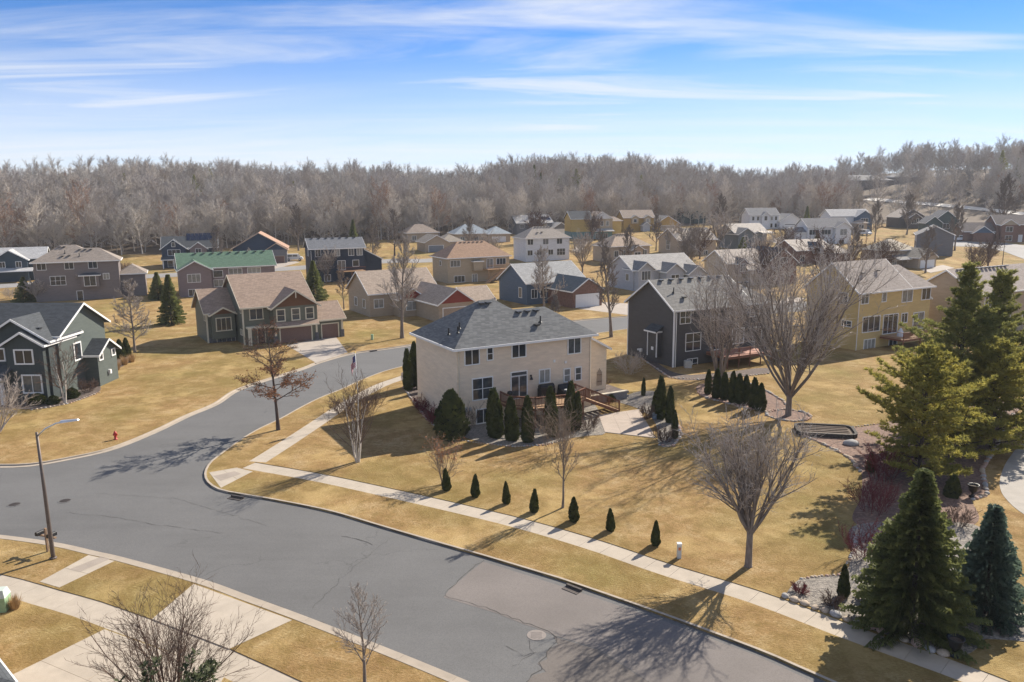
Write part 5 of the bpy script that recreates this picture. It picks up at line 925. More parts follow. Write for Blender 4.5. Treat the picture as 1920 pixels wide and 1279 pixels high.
# ---- the trees one by one
# big vase maple at the sidewalk
t = vase(11, tall_px((1403, 1060), 752), 2.0, 15, 33, 0.20, cfg(n=[9, 11, 8, 4], ang=[(20, 40), (18, 42), (22, 50), (25, 60)], rmin=0.0145)); plant(t, 'maple_tree', 'large bare vase shaped tree nearest the sidewalk on the right lawn', 'tree', G(1403, 1062), (BK_GREY, BK_PALE), BARE)
t = vase(12, tall_px((1478, 778), 462), 2.0, 17, 41, 0.29, cfg(n=[9, 11, 8, 4], ang=[(20, 40), (18, 42), (22, 50), (25, 60)], rmin=0.022)); plant(t, 'maple_tree', 'large bare tree in the round mulch bed beside the dark grey house', 'tree', G(1478, 779), (BK_GREY, BK_PALE), BARE)
t = clump(13, tall_px((1352, 704), 492), 9, 16, 0.12, cfg(n=[9, 11, 7, 4], ang=[(20, 45), (18, 40), (25, 50), (25, 55)], rmin=0.025), 0.5); plant(t, 'bare_tree', 'dense upright clump of bare stems against the dark grey house', 'tree', G(1350, 706), (BK_GREY, BK_PALE), BARE)
t = leader(14, tall_px((1145, 632), 442), 0.2, 18, 3.6, 0.24, cfg(n=[9, 9, 8, 6], trop=0.14, rmin=0.027), (30, 55)); plant(t, 'bare_tree', 'tall bare tree on the verge right of the beige house roof', 'tree', G(1146, 632), (BK_GREY, BK_GREY), BARE)
t = leader(15, tall_px((753, 632), 452), 0.22, 22, 4.4, 0.26, cfg(n=[9, 9, 8, 6], trop=0.1, rmin=0.027), (40, 65)); plant(t, 'bare_tree', 'tall bare tree left of the beige house roof in front of the red gables', 'tree', G(754, 634), (BK_GREY, BK_PALE), BARE)
t = leader(16, tall_px((1020, 578), 474), 0.12, 20, 4.2, 0.2, cfg(n=[9, 9, 7, 6], trop=0.12, rmin=0.03), (35, 60)); plant(t, 'bare_tree', 'wide bare tree in front of the slate blue house', 'tree', G(1020, 578), (BK_GREY, BK_PALE), BARE)
t = leader(17, tall_px((252, 660), 528), 0.16, 24, 3.0, 0.17, cfg(n=[9, 9, 8, 6], trop=0.05, rmin=0.024), (50, 80)); plant(t, 'bare_tree', 'round bare tree behind the dark green house', 'tree', G(253, 661), (BK_GREY, BK_PALE), BARE)
t = leader(18, tall_px((645, 580), 500), 0.2, 14, 2.4, 0.12, cfg(n=[8, 8, 7, 5], trop=0.12, rmin=0.026), (35, 60)); plant(t, 'bare_tree', 'small bare tree between the olive and red gabled houses', 'tree', G(645, 580), (BK_GREY, BK_TAN), BARE)
t = leader(19, tall_px((684, 1292), 1084), 0.22, 17, 1.9, 0.085, cfg(n=[7, 7, 6, 5], levels=4, trop=0.09, rmin=0.0085), (40, 62)); plant(t, 'bare_tree', 'small pale bare tree at the bottom edge beside the street', 'tree', G(684, 1294), (BK_GREY, BK_PALE), BARE)
t = leader(20, tall_px((1055, 952), 768), 0.28, 20, 2.0, 0.085, cfg(n=[7, 8, 6, 5], trop=0.18, rmin=0.0095), (28, 48)); plant(t, 'bare_tree', 'slim young bare tree on the lawn among the small evergreens', 'tree', G(1055, 952), (BK_GREY, BK_TAN), BARE)
# oak that keeps some brown leaves
t = leader(21, tall_px((522, 804), 606), 0.28, 22, 3.7, 0.16, cfg(n=[8, 9, 7, 4], trop=0.0, rmin=0.015, minz=-0.3), (65, 92)); lf = Tree(99); lf.V = [[], []]; lf.tips = [q for q in t.tips if q[0].z < 6.0]; lf.leaves(0, 0.085, 0.36, 2); L2 = MB(); L2.V = lf.V[0]; L2.F = lf.F[0]
lf.tips = [q for q in t.tips if q[0].z >= 6.0]; lf.leaves(0, 0.07, 0.10, 1); plant(t, 'oak_tree', 'young oak holding brown leaves beside the side street', 'tree', G(522, 806), (BK_DARK, BK_BROWN), BARE, (L2, OAKLEAF))
# white birch clump
t = clump(22, tall_px((670, 864), 690), 7, 21, 0.075, cfg(n=[8, 9, 6, 4], ang=[(20, 45), (16, 40), (20, 45), (20, 50)], trop=0.10, rmin=0.011, trunklev=1, prof=[0.3, 0.25, 0.3, 0.2]), 0.22); plant(t, 'birch_tree', 'white multi stemmed birch in front of the flagpole', 'tree', G(670, 866), (BK_BIRCH, BK_BROWN), BARE)
t = clump(23, tall_px((122, 754), 636), 4, 15, 0.08, cfg(n=[8, 9, 7, 5], ang=[(20, 45), (30, 60), (25, 55), (25, 60)], trop=0.03, rmin=0.017, trunklev=1), 0.2); plant(t, 'birch_tree', 'white stemmed birch with fine brown twigs by the dark green house', 'tree', G(122, 756), (BK_BIRCH, BK_BROWN), BARE)
t = clump(24, tall_px((2, 812), 690), 6, 42, 0.07, cfg(n=[8, 9, 7, 5], trop=0.05, rmin=0.016), 0.2); plant(t, 'bare_tree', 'pale bare spreading tree at the left edge', 'tree', G(-4, 812), (BK_PALE, BK_PALE), BARE)
# small ornamental with dried flower heads
t = clump(25, tall_px((831, 906), 814), 7, 22, 0.04, cfg(n=[6, 8, 6, 5], trop=0.05, rmin=0.009), 0.12); lf = Tree(98); lf.tips = [q for q in t.tips if q[0].z > 1.9]; lf.leaves(0, 0.06, 0.5, 1); L2 = MB(); L2.V = lf.V[0]; L2.F = lf.F[0]; plant(t, 'ornamental_shrub', 'small shrub tree with orange dried flower heads on the lawn', 'shrub', G(831, 908), (BK_TAN, BK_TAN), BARE, (L2, ORANGE))
# fan of twigs at the bottom left
t = clump(26, tall_px((318, 1330), 1046)*0.95, 26, 50, 0.04, cfg(n=[7, 9, 6, 4], trop=0.03, ang=[(20, 45), (16, 38), (20, 45), (20, 45)], rmin=0.007), 0.3); plant(t, 'bare_shrub', 'wide fan shaped bare shrub over the bottom left driveway', 'shrub', G(322, 1345), (BK_BROWN, BK_BROWN), BARE)
# further yard trees, copies of two kinds
def proto_tree(seed, H, kind, mats):
    c = cfg(n=[8, 9, 7, 5], rmin=0.035, trop=0.09)
    t = leader(seed, H, 0.2, 20, H*0.36, H*0.02, c, (38, 66)) if kind == 'leader' else vase(seed, H, H*0.16, 9, 36, H*0.024, c)
    return t
def yard(seed, px, top, label, kind='leader', mats=None, w=1.0):
    t = proto_tree(seed, max(4, tall_px(px, top)), kind, None); o = plant(t, 'bare_tree', label, 'tree', G(*px), mats or (BK_GREY, BK_GREY), BARE); o.scale = (w, w, 1)
yard(31, (1290, 522), 424, 'bare tree beside the tan arched window house', 'vase'); yard(32, (1346, 470), 398, 'rounded bare tree left of the balcony house', 'vase', (BK_GREY, BK_PALE), 1.2); yard(33, (1735, 512), 430, 'bare tree in front of the beige hip house'); yard(34, (1852, 502), 446, 'bushy bare tree by the turning circle', 'vase', (BK_BROWN, BK_BROWN), 1.3)
yard(35, (1560, 600), 440, 'bare reddish tree behind the large maple', 'vase', (BK_BROWN, BK_BROWN), 1.1); yard(36, (700, 500), 420, 'bare tree beside the navy house'); yard(37, (740, 480), 400, 'tall bare tree near the wood edge behind the navy house', 'leader', (BK_DARK, BK_GREY)); yard(38, (1440, 560), 462, 'reddish bare tree behind the dark grey house roof', 'vase', (BK_BROWN, BK_BROWN), 1.2)
yard(39, (150, 560), 512, 'small bare tree by the taupe house walkout', 'vase', (BK_PALE, BK_PALE)); yard(40, (70, 566), 528, 'pale bare shrub tree at the corner of the taupe house', 'vase', (BK_PALE, BK_PALE), 1.4); yard(41, (470, 520), 470, 'pale bare tree in front of the green roof', 'leader', (BK_PALE, BK_PALE)); yard(42, (1230, 470), 410, 'bare tree behind the tan houses')
yard(43, (1042, 600), 560, 'slim young tree across the street behind the beige house'); yard(44, (1110, 452), 400, 'small bare tree in front of the yellow and teal house', 'vase', (BK_BROWN, BK_BROWN))
# more bare yard trees, copies of three kinds
YK = []
for k, (kind, mats) in enumerate((('vase', (BK_GREY, BK_PALE)), ('leader', (BK_GREY, BK_GREY)), ('vase', (BK_BROWN, BK_BROWN)))):
    t = proto_tree(45+k, 10, kind, None); YK.append([mesh(('trunk', 'crown')[i], t.V[i], t.F[i], mats[i], smooth=(i == 0)) for i in (0, 1)])
for px, top, k, lab in (((1092, 512), 440, 0, 'bare tree between the slate blue and white houses'), ((1178, 500), 430, 1, 'bare tree left of the white gable house'), ((1262, 476), 420, 0, 'bare tree in front of the arched window house'), ((1312, 486), 425, 2, 'brown bare tree right of the arched window house'), ((1425, 505), 440, 0, 'bare tree above the navy roof'), ((1470, 480), 425, 2, 'brown bare tree near the swing set'), ((1602, 500), 430, 1, 'bare tree left of the beige hip house'), ((1655, 520), 450, 2, 'brown bare tree above the yellow house roof'), ((1640, 455), 385, 1, 'tall bare tree beside the far flagpole'), ((1700, 440), 370, 1, 'tall bare tree among the brown gables'), ((1790, 470), 390, 1, 'tall bare tree left of the brick house'), ((1830, 520), 462, 2, 'brown bare tree on the lawn by the turning circle'),
    ((925, 500), 440, 0, 'bare tree right of the tan walkout house'), ((612, 530), 470, 0, 'bare tree in front of the navy house wall'), ((235, 545), 492, 2, 'brown bare tree at the taupe house garage'), ((410, 500), 430, 1, 'bare tree right of the solar house'), ((560, 470), 392, 1, 'bare tree behind the parked van'), ((880, 470), 410, 1, 'bare tree by the grey hip roof'), ((1005, 455), 395, 2, 'brown bare tree behind the white hip house'), ((1350, 440), 372, 1, 'tall bare tree left of the white colonial'), ((1880, 440), 340, 1, 'tall bare tree behind the brick house roof')):
    g = G(*px); H = max(5, tall_px(px, top)); s_ = H/10; r_ = tag(empty('bare_tree', (g.x, g.y, hgt(g.x, g.y)-0.1), px[0]*1.7), lab, 'tree', BARE); r_.scale = (s_, s_, s_)
    obj('trunk', YK[k][0], r_); obj('crown', YK[k][1], r_)
# ---- shrubs
def shrub(seed, px, H, w, mat, label, stems=14, name='bare_shrub'):
    t = clump(seed, H, stems, w, 0.02, cfg(levels=3, n=[5, 9, 7], rmin=0.011, trop=0.03, t0=[0.2, 0.2, 0.2, 0.2]), 0.3*H); plant(t, name, label, 'shrub', G(*px), (mat, mat), 'bare shrubs in the beds', names=('stems', 'twigs'))
shrub(51, (1640, 960), 2.6, 40, BK_RED, 'red stemmed shrub at the edge of the pine bed', 22); shrub(52, (1625, 1050), 2.2, 45, BK_RED, 'red twigged shrub beside the near spruce', 20); shrub(53, (1655, 900), 2.8, 38, BK_RED, 'red stemmed shrub behind the near spruce', 22)
shrub(54, (1105, 808), 1.9, 50, BK_BROWN, 'brown bare shrub under the deck stairs', 22); shrub(55, (790, 770), 1.7, 50, BK_RED, 'dark red shrub along the left wall of the beige house', 26); shrub(56, (815, 795), 1.9, 50, BK_RED, 'dark red shrub behind the rounded evergreen', 26); shrub(57, (885, 800), 2.4, 30, BK_BROWN, 'thin upright bare shrub by the basement window', 10)
shrub(58, (1040, 846), 4.3, 26, BK_TAN, 'tan wispy shrub in front of the deck', 16); shrub(59, (1215, 785), 1.5, 55, BK_BROWN, 'brown shrub by the patio evergreens', 20); shrub(60, (1245, 828), 1.6, 55, BK_BROWN, 'brown shrub at the lower corner of the patio', 22); shrub(61, (1180, 700), 2.8, 50, BK_PALE, 'rounded grey bare shrub between beige and dark grey houses', 26)
shrub(62, (1500, 1112), 0.7, 55, BK_RED, 'small reddish shrub in the gravel bed near the sidewalk', 16); shrub(63, (1562, 1138), 0.9, 55, BK_BROWN, 'small brown shrub in the gravel bed beside the little evergreen', 18); shrub(64, (165, 735), 1.6, 50, BK_BROWN, 'brown shrub at the corner of the dark green house', 22); shrub(65, (1795, 985), 1.4, 50, BK_BROWN, 'brown shrub between the two spruces', 18)
shrub(66, (640, 775), 2.0, 60, BK_BROWN, 'low dark bare shrub behind the birch', 24); shrub(67, (690, 770), 2.4, 55, BK_BROWN, 'dark bare shrub in the shade behind the birch', 26); shrub(68, (1130, 722), 1.2, 55, BK_BROWN, 'brown shrubs above the retaining wall', 18); shrub(69, (20, 560), 2.6, 45, BK_PALE, 'pale bare shrub left of the taupe house', 22); shrub(70, (1395, 752), 1.3, 50, BK_RED, 'reddish shrub among the small evergreens of the kidney bed', 16)
# tufts of dry ornamental grass
GRASSM = leaf('dry_grass', (0.46, 0.30, 0.15), (0.30, 0.19, 0.09))
def tuft(px, H, label, seed):
    rng = random.Random(seed); V = []; F = []
    for i in range(220):
        a = rng.random()*6.28; r_ = rng.random()*0.25*H; tl = rng.random()*0.55; p = Vector((math.cos(a)*r_, math.sin(a)*r_, 0)); q = p+Vector((math.cos(a)*math.sin(tl), math.sin(a)*math.sin(tl), math.cos(tl)))*H*rng.uniform(.6, 1); w = Vector((-math.sin(a), math.cos(a), 0))*0.025; b = len(V); V += [(p-w)[:], (p+w)[:], q[:]]; F.append((b, b+1, b+2))
    g = G(*px); tag(obj('grass_tuft', mesh('grass_tuft', V, F, GRASSM), None, (g.x, g.y, 0)), label, 'grass', 'dry ornamental grasses')
tuft((219, 694), 1.5, 'tan grass tuft at the wall of the dark green house', 1); tuft((234, 684), 1.4, 'tan grass tuft between two others behind the dark green house', 2); tuft((247, 679), 1.3, 'tan grass tuft nearest the round bare tree', 3); tuft((28, 1141), 0.8, 'dry tan grass clump beside the utility box', 4)
# ---- evergreens
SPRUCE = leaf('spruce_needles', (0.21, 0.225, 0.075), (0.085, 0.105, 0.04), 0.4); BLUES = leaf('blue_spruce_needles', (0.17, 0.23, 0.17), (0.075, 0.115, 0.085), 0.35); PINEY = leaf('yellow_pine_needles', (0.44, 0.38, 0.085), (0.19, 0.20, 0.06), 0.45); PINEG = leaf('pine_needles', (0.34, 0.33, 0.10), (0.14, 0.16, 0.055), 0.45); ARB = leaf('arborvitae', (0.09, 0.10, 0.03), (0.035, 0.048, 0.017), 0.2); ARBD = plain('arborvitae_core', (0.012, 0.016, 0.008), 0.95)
def spruce(seed, H, Rm, fine=1.0, bare=0.04, droop=0.25):
    rng = random.Random(seed); T = Tree(seed); T.tube(0, [Vector((0, 0, -0.1)), Vector((0, 0, H*0.5)), Vector((0, 0, H*0.99))], [H*0.018, H*0.011, 0.01], 7); V = T.V[1]; F = T.F[1]; z = H*bare; zs = []
    while z < H*0.985: zs.append(z); z += (0.24+0.16*rng.random())/fine*max(0.45, 1-z/H*0.5)
    for z in zs:
        f = z/H; nb = int((7+3*rng.random())*(1.0 if f < 0.8 else 0.7)); a0 = rng.random()*6.28
        for k in range(nb):
            a = a0+6.2832*k/nb+rng.gauss(0, 0.15); L_ = Rm*((1-f)**1.02)*rng.uniform(0.70, 1.15)+0.06; up_ = 0.15+0.6*f-droop*(1-f)*rng.uniform(0.3, 1); d = Vector((math.cos(a), math.sin(a), up_*0.6)).normalized(); side = Vector((-math.sin(a), math.cos(a), 0)); p0 = Vector((0, 0, z)); n = max(3, int(L_/0.2*fine))
            for i in range(n):
                s_ = (i+0.6)/n
                if s_ < 0.18 and L_ > 0.8: continue
                c = p0+d*(L_*s_)+Vector((0, 0, -droop*0.4*L_*s_*s_+0.12*L_*max(0, s_-0.7))); wl = (0.16+0.30*L_*(1-s_)*0.55+0.1)*rng.uniform(0.7, 1.2)
                for sg in (-1, 1):
                    e = c+side*(sg*wl)+d*(wl*0.75)+Vector((0, 0, rng.gauss(-0.03, 0.05))); w = (0.085+0.045*rng.random())/fine**0.5; b = len(V); upv = Vector((0, 0, w)); V += [(c-d*w*1.3)[:], (c+d*w*1.6+upv)[:], e[:]]; F.append((b, b+1, b+2))
                    m_ = c.lerp(e, 0.55); V += [(m_+upv*1.2)[:], (m_-upv*1.6+side*0.02)[:], (m_+d*wl*0.5+side*(sg*wl*0.2)-upv)[:]]; F.append((b+3, b+4, b+5))
            e = p0+d*(L_*1.06)+Vector((0, 0, -droop*0.4*L_+0.1*L_)); c = p0+d*(L_*0.7)+Vector((0, 0, -droop*0.2*L_)); b = len(V); V += [(c+side*0.07)[:], (c-side*0.07)[:], e[:]]; F.append((b, b+1, b+2))
    b = len(V); V += [(-0.05, 0, H*0.96), (0.05, 0, H*0.96), (0, 0, H*1.01), (0, -0.05, H*0.96), (0, 0.05, H*0.96)]; F += [(b, b+1, b+2), (b+3, b+4, b+2)]
    return T
def evergreen(t, name, label, px, mat, group='evergreens', z=None): return plant(t, name, label, 'tree', G(*px), (BK_DARK, mat), group)
evergreen(spruce(71, tall_px((1708, 1188), 858), 3.15, 1.5, 0.02), 'spruce_tree', 'large green spruce by the sidewalk at the lower right', (1708, 1172), SPRUCE)
evergreen(spruce(72, tall_px((1846, 1165), 938), 2.05, 1.5, 0.02), 'spruce_tree', 'blue green spruce at the right of the gravel bed', (1846, 1150), BLUES)
evergreen(spruce(73, tall_px((322, 610), 517), 2.5, 1.1), 'spruce_tree', 'dark spruce left of the olive house', (322, 608), SPRUCE)
evergreen(spruce(74, tall_px((590, 572), 494), 2.9, 1.1, 0.02), 'spruce_tree', 'broad green spruce between the olive and navy houses', (590, 566), SPRUCE)
evergreen(spruce(75, tall_px((662, 492), 422), 2.8, 0.9), 'spruce_tree', 'dark spruce behind the navy house roof', (664, 480), SPRUCE)
evergreen(spruce(76, tall_px((1392, 478), 447), 2.0, 0.9), 'spruce_tree', 'small spruce in front of the balcony house', (1392, 476), SPRUCE)
evergreen(spruce(77, tall_px((1513, 425), 388), 2.0, 0.8), 'spruce_tree', 'narrow dark spruce behind the white colonial house', (1512, 425), SPRUCE)
evergreen(spruce(78, 5.5, 2.2, 1.0), 'spruce_tree', 'dark spruce beside the garage wing of the taupe house', (297, 562), SPRUCE)
evergreen(spruce(79, 5.0, 2.4, 1.0), 'spruce_tree', 'dark evergreen at the left corner of the taupe house', (48, 566), SPRUCE)
evergreen(spruce(80, 4.2, 1.7, 1.0), 'spruce_tree', 'small spruce on the lawn before the white hip house', (1128, 470), SPRUCE)
evergreen(spruce(81, 3.6, 1.6, 0.9), 'spruce_tree', 'small dark spruce beside the white porch house', (1532, 458), SPRUCE)
def pine(seed, H, Rm, dens=1.0, bare=0.12, lean=0.0):
    "white pine: open whorls of long limbs carrying tufts of needles"
    T = Tree(seed); rng = T.rng; T.tube(0, [Vector((0, 0, -0.1)), Vector((lean*0.4, 0, H*0.45)), Vector((lean, 0, H*0.98))], [H*0.017, H*0.012, 0.02], 8); V = T.V[1]; F = T.F[1]; z = H*bare
    while z < H*0.98:
        f = z/H; nb = rng.randint(4, 6); a0 = rng.random()*6.28; prof = min(1.0, (1-f)*1.55+0.10)*(0.8+0.2*math.sin(f*9+seed))
        for k in range(nb):
            a = a0+6.2832*k/nb+rng.gauss(0, 0.25); L_ = Rm*prof*rng.uniform(0.5, 1.3)+0.25; d = Vector((math.cos(a), math.sin(a), 0.12+0.7*f*f+rng.gauss(0, 0.1))).normalized(); p0 = Vector((lean*f, 0, z)); P = T.path(p0, d, L_, 4, 0.18, 0.05); T.tube(0, P, [0.05*(1-f)+0.018, 0.035*(1-f)+0.015, 0.02, 0.012, 0.006], 4)
            nt = int(L_*15*dens)
            for i in range(nt):
                s_ = 0.22+0.8*rng.random(); fi = min(3, int(s_*4)) if s_ < 1 else 3; c = P[fi].lerp(P[fi+1], min(1.1, s_*4-fi)); sd_ = Vector((-math.sin(a), math.cos(a), 0)); c = c+sd_*rng.gauss(0, 0.22*L_*(1.15-s_)+0.05)+Vector((0, 0, rng.uniform(-0.02, 0.16)))
                out_ = (c-p0).normalized()
                for _ in range(10):
                    q = (out_*0.6+Vector((rng.gauss(0, .7), rng.gauss(0, .7), rng.gauss(0.3, .5)))).normalized()*rng.uniform(0.2, 0.36); w = perp(q.normalized(), rng)*0.045; b = len(V); V += [(c-w)[:], (c+w)[:], (c+q)[:]]; F.append((b, b+1, b+2))
        z += (0.45+0.25*rng.random())*max(0.6, 1-f*0.5)
    return T
evergreen(pine(84, tall_px((1712, 905), 640), 4.6, 1.0, 0.05), 'pine_tree', 'yellow green pine in front of the taller pines', (1722, 900), PINEY)
evergreen(pine(85, tall_px((1800, 820), 498), 4.6, 1.0, 0.08), 'pine_tree', 'tall dark green pine with the left of two high tops', (1788, 812), PINEG)
evergreen(pine(86, tall_px((1845, 800), 508), 4.4, 1.0, 0.08), 'pine_tree', 'tall dark green pine with the right of two high tops', (1852, 800), PINEG)
evergreen(pine(87, tall_px((1925, 790), 548), 3.8, 1.0, 0.08), 'pine_tree', 'green pine cut by the right edge of the picture', (1932, 790), PINEG)
evergreen(pine(88, tall_px((1768, 850), 690), 4.4, 1.0, 0.05), 'pine_tree', 'lower yellow green pine between the front pine and the tall pines', (1775, 852), PINEY)
evergreen(pine(89, tall_px((1850, 850), 640), 4.0, 1.0, 0.05), 'pine_tree', 'yellow green pine filling the gap at the right of the pine group', (1858, 842), PINEY)
# broadleaf evergreen poking into the bottom edge
def broadleaf(seed, H, Rm):
    T = clump(seed, H, 9, 30, 0.05, cfg(levels=3, n=[6, 6, 6], rmin=0.01), 0.4); rng = T.rng; V = T.V[1]; F = T.F[1]
    for p, d in list(T.tips):
        for _ in range(9):
            a = perp(d, rng); q = (d*0.6+a).normalized(); L_ = rng.uniform(0.2, 0.32); w = q.cross(Vector((0, 0, 1))).normalized()*0.05 if abs(q.z) < 0.95 else Vector((0.045, 0, 0)); c = p-d*rng.random()*0.15; b = len(V); V += [c[:], (c+q*L_*0.5+w)[:], (c+q*L_)[:], (c+q*L_*0.5-w)[:]]; F.append((b, b+1, b+2, b+3))
    return T
BROADM = leaf('broad_leaf', (0.07, 0.08, 0.03), (0.025, 0.035, 0.014), 0.1)
t = broadleaf(90, 3.8, 1.4); o = plant(t, 'evergreen_shrub', 'leathery leaved evergreen shrub at the bottom edge left of centre', 'shrub', G(350, 1440), (BK_DARK, BROADM))
# arborvitae: a lumpy dark core clothed in upright sprays
def arb_me(seed, prof):
    rng = random.Random(seed); V = []; F = []; n = 14; m = 9
    for i in range(m+1):
        f = i/m; r_ = prof(f)*0.80*(1+0.08*math.sin(f*17+seed*2))
        for j in range(n): a = 6.2832*j/n; q = r_*(1+rng.gauss(0, 0.05)); V.append((math.cos(a)*q, math.sin(a)*q, f*0.97))
    for i in range(m):
        for j in range(n): F.append((i*n+j, i*n+(j+1) % n, (i+1)*n+(j+1) % n, (i+1)*n+j))
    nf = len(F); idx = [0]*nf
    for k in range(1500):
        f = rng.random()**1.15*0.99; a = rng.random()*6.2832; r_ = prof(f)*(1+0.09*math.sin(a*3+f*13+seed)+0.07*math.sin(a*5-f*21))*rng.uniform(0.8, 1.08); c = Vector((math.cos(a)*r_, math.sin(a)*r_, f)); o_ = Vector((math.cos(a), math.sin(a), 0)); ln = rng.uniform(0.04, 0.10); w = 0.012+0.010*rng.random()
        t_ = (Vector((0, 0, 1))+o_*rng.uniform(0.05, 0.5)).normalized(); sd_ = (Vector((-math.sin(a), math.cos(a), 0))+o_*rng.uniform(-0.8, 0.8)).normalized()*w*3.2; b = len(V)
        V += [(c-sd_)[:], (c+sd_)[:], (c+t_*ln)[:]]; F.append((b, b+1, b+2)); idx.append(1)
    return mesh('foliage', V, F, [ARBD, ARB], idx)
cone = lambda f: 0.185*(1-f**1.7)**0.8*min(1, 0.55+f*3.2)+0.006
col_ = lambda f: 0.135*(1-f**3.2)**0.8*min(1, 0.6+f*4)+0.006
rnd = lambda f: 0.30*(1-f**2.2)**0.75*min(1, 0.7+f*2)+0.006
ARBS = [arb_me(s_, p) for s_, p in ((1, cone), (2, cone), (3, col_), (4, col_), (5, rnd))]
def arb(px, H, kind, label, rg_=None, wsc=1.0, name='arborvitae'):
    g = G(*px); r_ = tag(empty(name, (g.x, g.y, hgt(g.x, g.y)-0.03)), label, 'shrub', 'clipped arborvitae and small evergreens'); rng = random.Random(int(px[0]*7+px[1])); H *= rng.uniform(0.88, 1.12); wsc *= rng.uniform(0.88, 1.15); r_.rotation_euler = (rng.gauss(0, 0.03), rng.gauss(0, 0.03), 0); f_ = obj('foliage', ARBS[kind], r_); f_.scale = (H*wsc, H*wsc*rng.uniform(0.9, 1.1), H); f_.rotation_euler.z = rng.random()*6
    MB().tube([(0, 0, -0.05), (0, 0, H*0.2)], 0.05, 6).obj('trunk', BK_DARK, r_)
ordn = ('first', 'second', 'third', 'fourth', 'fifth', 'sixth', 'seventh')
for k, (x, y) in enumerate(((838, 919), (891, 931), (950, 944), (1001, 960), (1076, 977), (1145, 995), (1229, 1022))): arb((x, y), 1.55, 0 if k % 2 else 1, 'small arborvitae, %s from the left in the row along the sidewalk' % ordn[k], wsc=1.0)
arb((846, 822), 4.0, 4, 'broad rounded evergreen at the near left corner of the beige house')
for k, (x, y, H, w) in enumerate(((929, 820, 3.9, 1.0), (961, 826, 4.0, 1.05), (990, 829, 4.2, 0.9), (1037, 818, 4.0, 0.9), (1067, 808, 3.9, 0.8), (1080, 806, 3.8, 0.8))): arb((x, y), H, 2 + k % 2, 'tall arborvitae, %s from the left in front of the deck' % ordn[k], wsc=w)
for k, (x, y, H) in enumerate(((766, 732, 3.9), (776, 724, 4.6), (787, 728, 4.2), (796, 735, 3.6))): arb((x, y), H, 2+k % 2, 'dark columnar arborvitae, %s from the left beside the house side wall' % ordn[k], wsc=0.75)
for k, (x, y, H) in enumerate(((1206, 742, 1.7), (1227, 778, 2.4), (1238, 786, 4.0), (1256, 793, 3.4), (1265, 822, 2.6))): arb((x, y), H, 2+k % 2, 'dark columnar evergreen, %s from the left beside the patio' % ordn[k], wsc=0.75)
for k, (x, y, H) in enumerate(((1327, 739, 2.6), (1342, 746, 3.0), (1358, 749, 2.9), (1373, 755, 3.0), (1386, 757, 2.8), (1399, 757, 2.7), (1412, 766, 2.8))): arb((x, y), H, 2+k % 2, 'dark columnar evergreen, %s from the left in the kidney bed' % ordn[k], wsc=0.9)
arb((1424, 770), 2.4, 1, 'broader evergreen at the right end of the kidney bed'); arb((1581, 1120), 1.6, 0, 'small dark evergreen alone in the gravel bed by the sidewalk', wsc=0.9); arb((1783, 932), 1.7, 4, 'small rounded evergreen behind the two spruces'); arb((1632, 885), 1.6, 1, 'dark little evergreen at the tip of the pine bed'); arb((1143, 752), 0.95, 4, 'ball shaped clipped evergreen before the retaining wall', wsc=2.1)
arb((70, 757), 1.0, 4, 'low green juniper under the dark green house windows', wsc=3.0); arb((100, 757), 0.9, 4, 'low green juniper right of its neighbour at the dark green house', wsc=2.4); arb((136, 746), 1.1, 4, 'rounded olive shrub right of the white birch', wsc=1.8); arb((226, 672), 2.6, 1, 'dark evergreen left of two behind the dark green house', wsc=1.2); arb((238, 668), 2.3, 1, 'dark evergreen right of two behind the dark green house', wsc=1.2)
# ---- the wood on the hill
def wood_tree(seed, H, mats, fine):
    c = cfg(levels=3, n=[6, 10, 9], rmin=0.045, trop=0.10, ang=[(25, 55), (22, 55), (25, 60), (25, 60)], len=[0.5, 0.5, 0.5, 0.5], tipseg=1, wob=0.22)
    t = leader(seed, H, 0.2, 26, H*0.36, H*0.010, c, (50, 84), 2); V = t.V[0]+t.V[1]; o_ = len(t.V[0]); F = t.F[0]+[tuple(i+o_ for i in f) for f in t.F[1]]
    return mesh('wood_tree', V, F, mats, [0]*len(t.F[0])+[1]*len(t.F[1])), t
WB = [bark('wood_grey', (0.54, 0.50, 0.45), (0.38, 0.35, 0.315)), bark('wood_brown', (0.48, 0.42, 0.36), (0.33, 0.285, 0.24)), bark('wood_mauve', (0.50, 0.45, 0.41), (0.35, 0.315, 0.29)), bark('wood_pale', (0.68, 0.62, 0.54), (0.50, 0.44, 0.38)), bark('wood_russet', (0.42, 0.25, 0.16), (0.27, 0.155, 0.10))]
wc = bpy.data.collections.new('wood_kinds'); WOODM = []
for k, (H, mi, ti) in enumerate(((16, 0, 0), (15, 1, 0), (17, 2, 1), (14, 3, 3), (16, 2, 2), (13, 1, 1), (15, 0, 2), (12, 3, 0), (11, 4, 1))):
    me, _ = wood_tree(200+k, H, [WB[ti], WB[mi]], 1); o = bpy.data.objects.new('wood_tree_kind', me); wc.objects.link(o); WOODM.append(me)
rg = random.Random(77); pts = []; near = []
def clear(x, y): # keep the hill road and the hilltop building free
    px = CX+FPX*x/max(1, y); return not (190 < x < 320 and 490 < y < 540) and not (px > 1600 and -4 < (CAMH-hgt(x, y))/y*FPX+362-(374+(px-1620)*0.1) < 66 and rg.random() < 0.93)
y = 205.0
while y < 640:
    x = -0.86*y
    st = 5.4+0.012*max(0, y-300)
    while x < 0.86*y:
        e = wood_edge(x); xx = x+rg.uniform(-2.6, 2.6); yy = y+rg.uniform(-2.6, 2.6)
        if yy > e+5 and clear(xx, yy) and (xx < 190 or rg.random() < 0.75):
            (near if yy < e+19 and abs(xx) < 0.72*yy else pts).append((xx, yy))
        x += st
    y += st*0.93
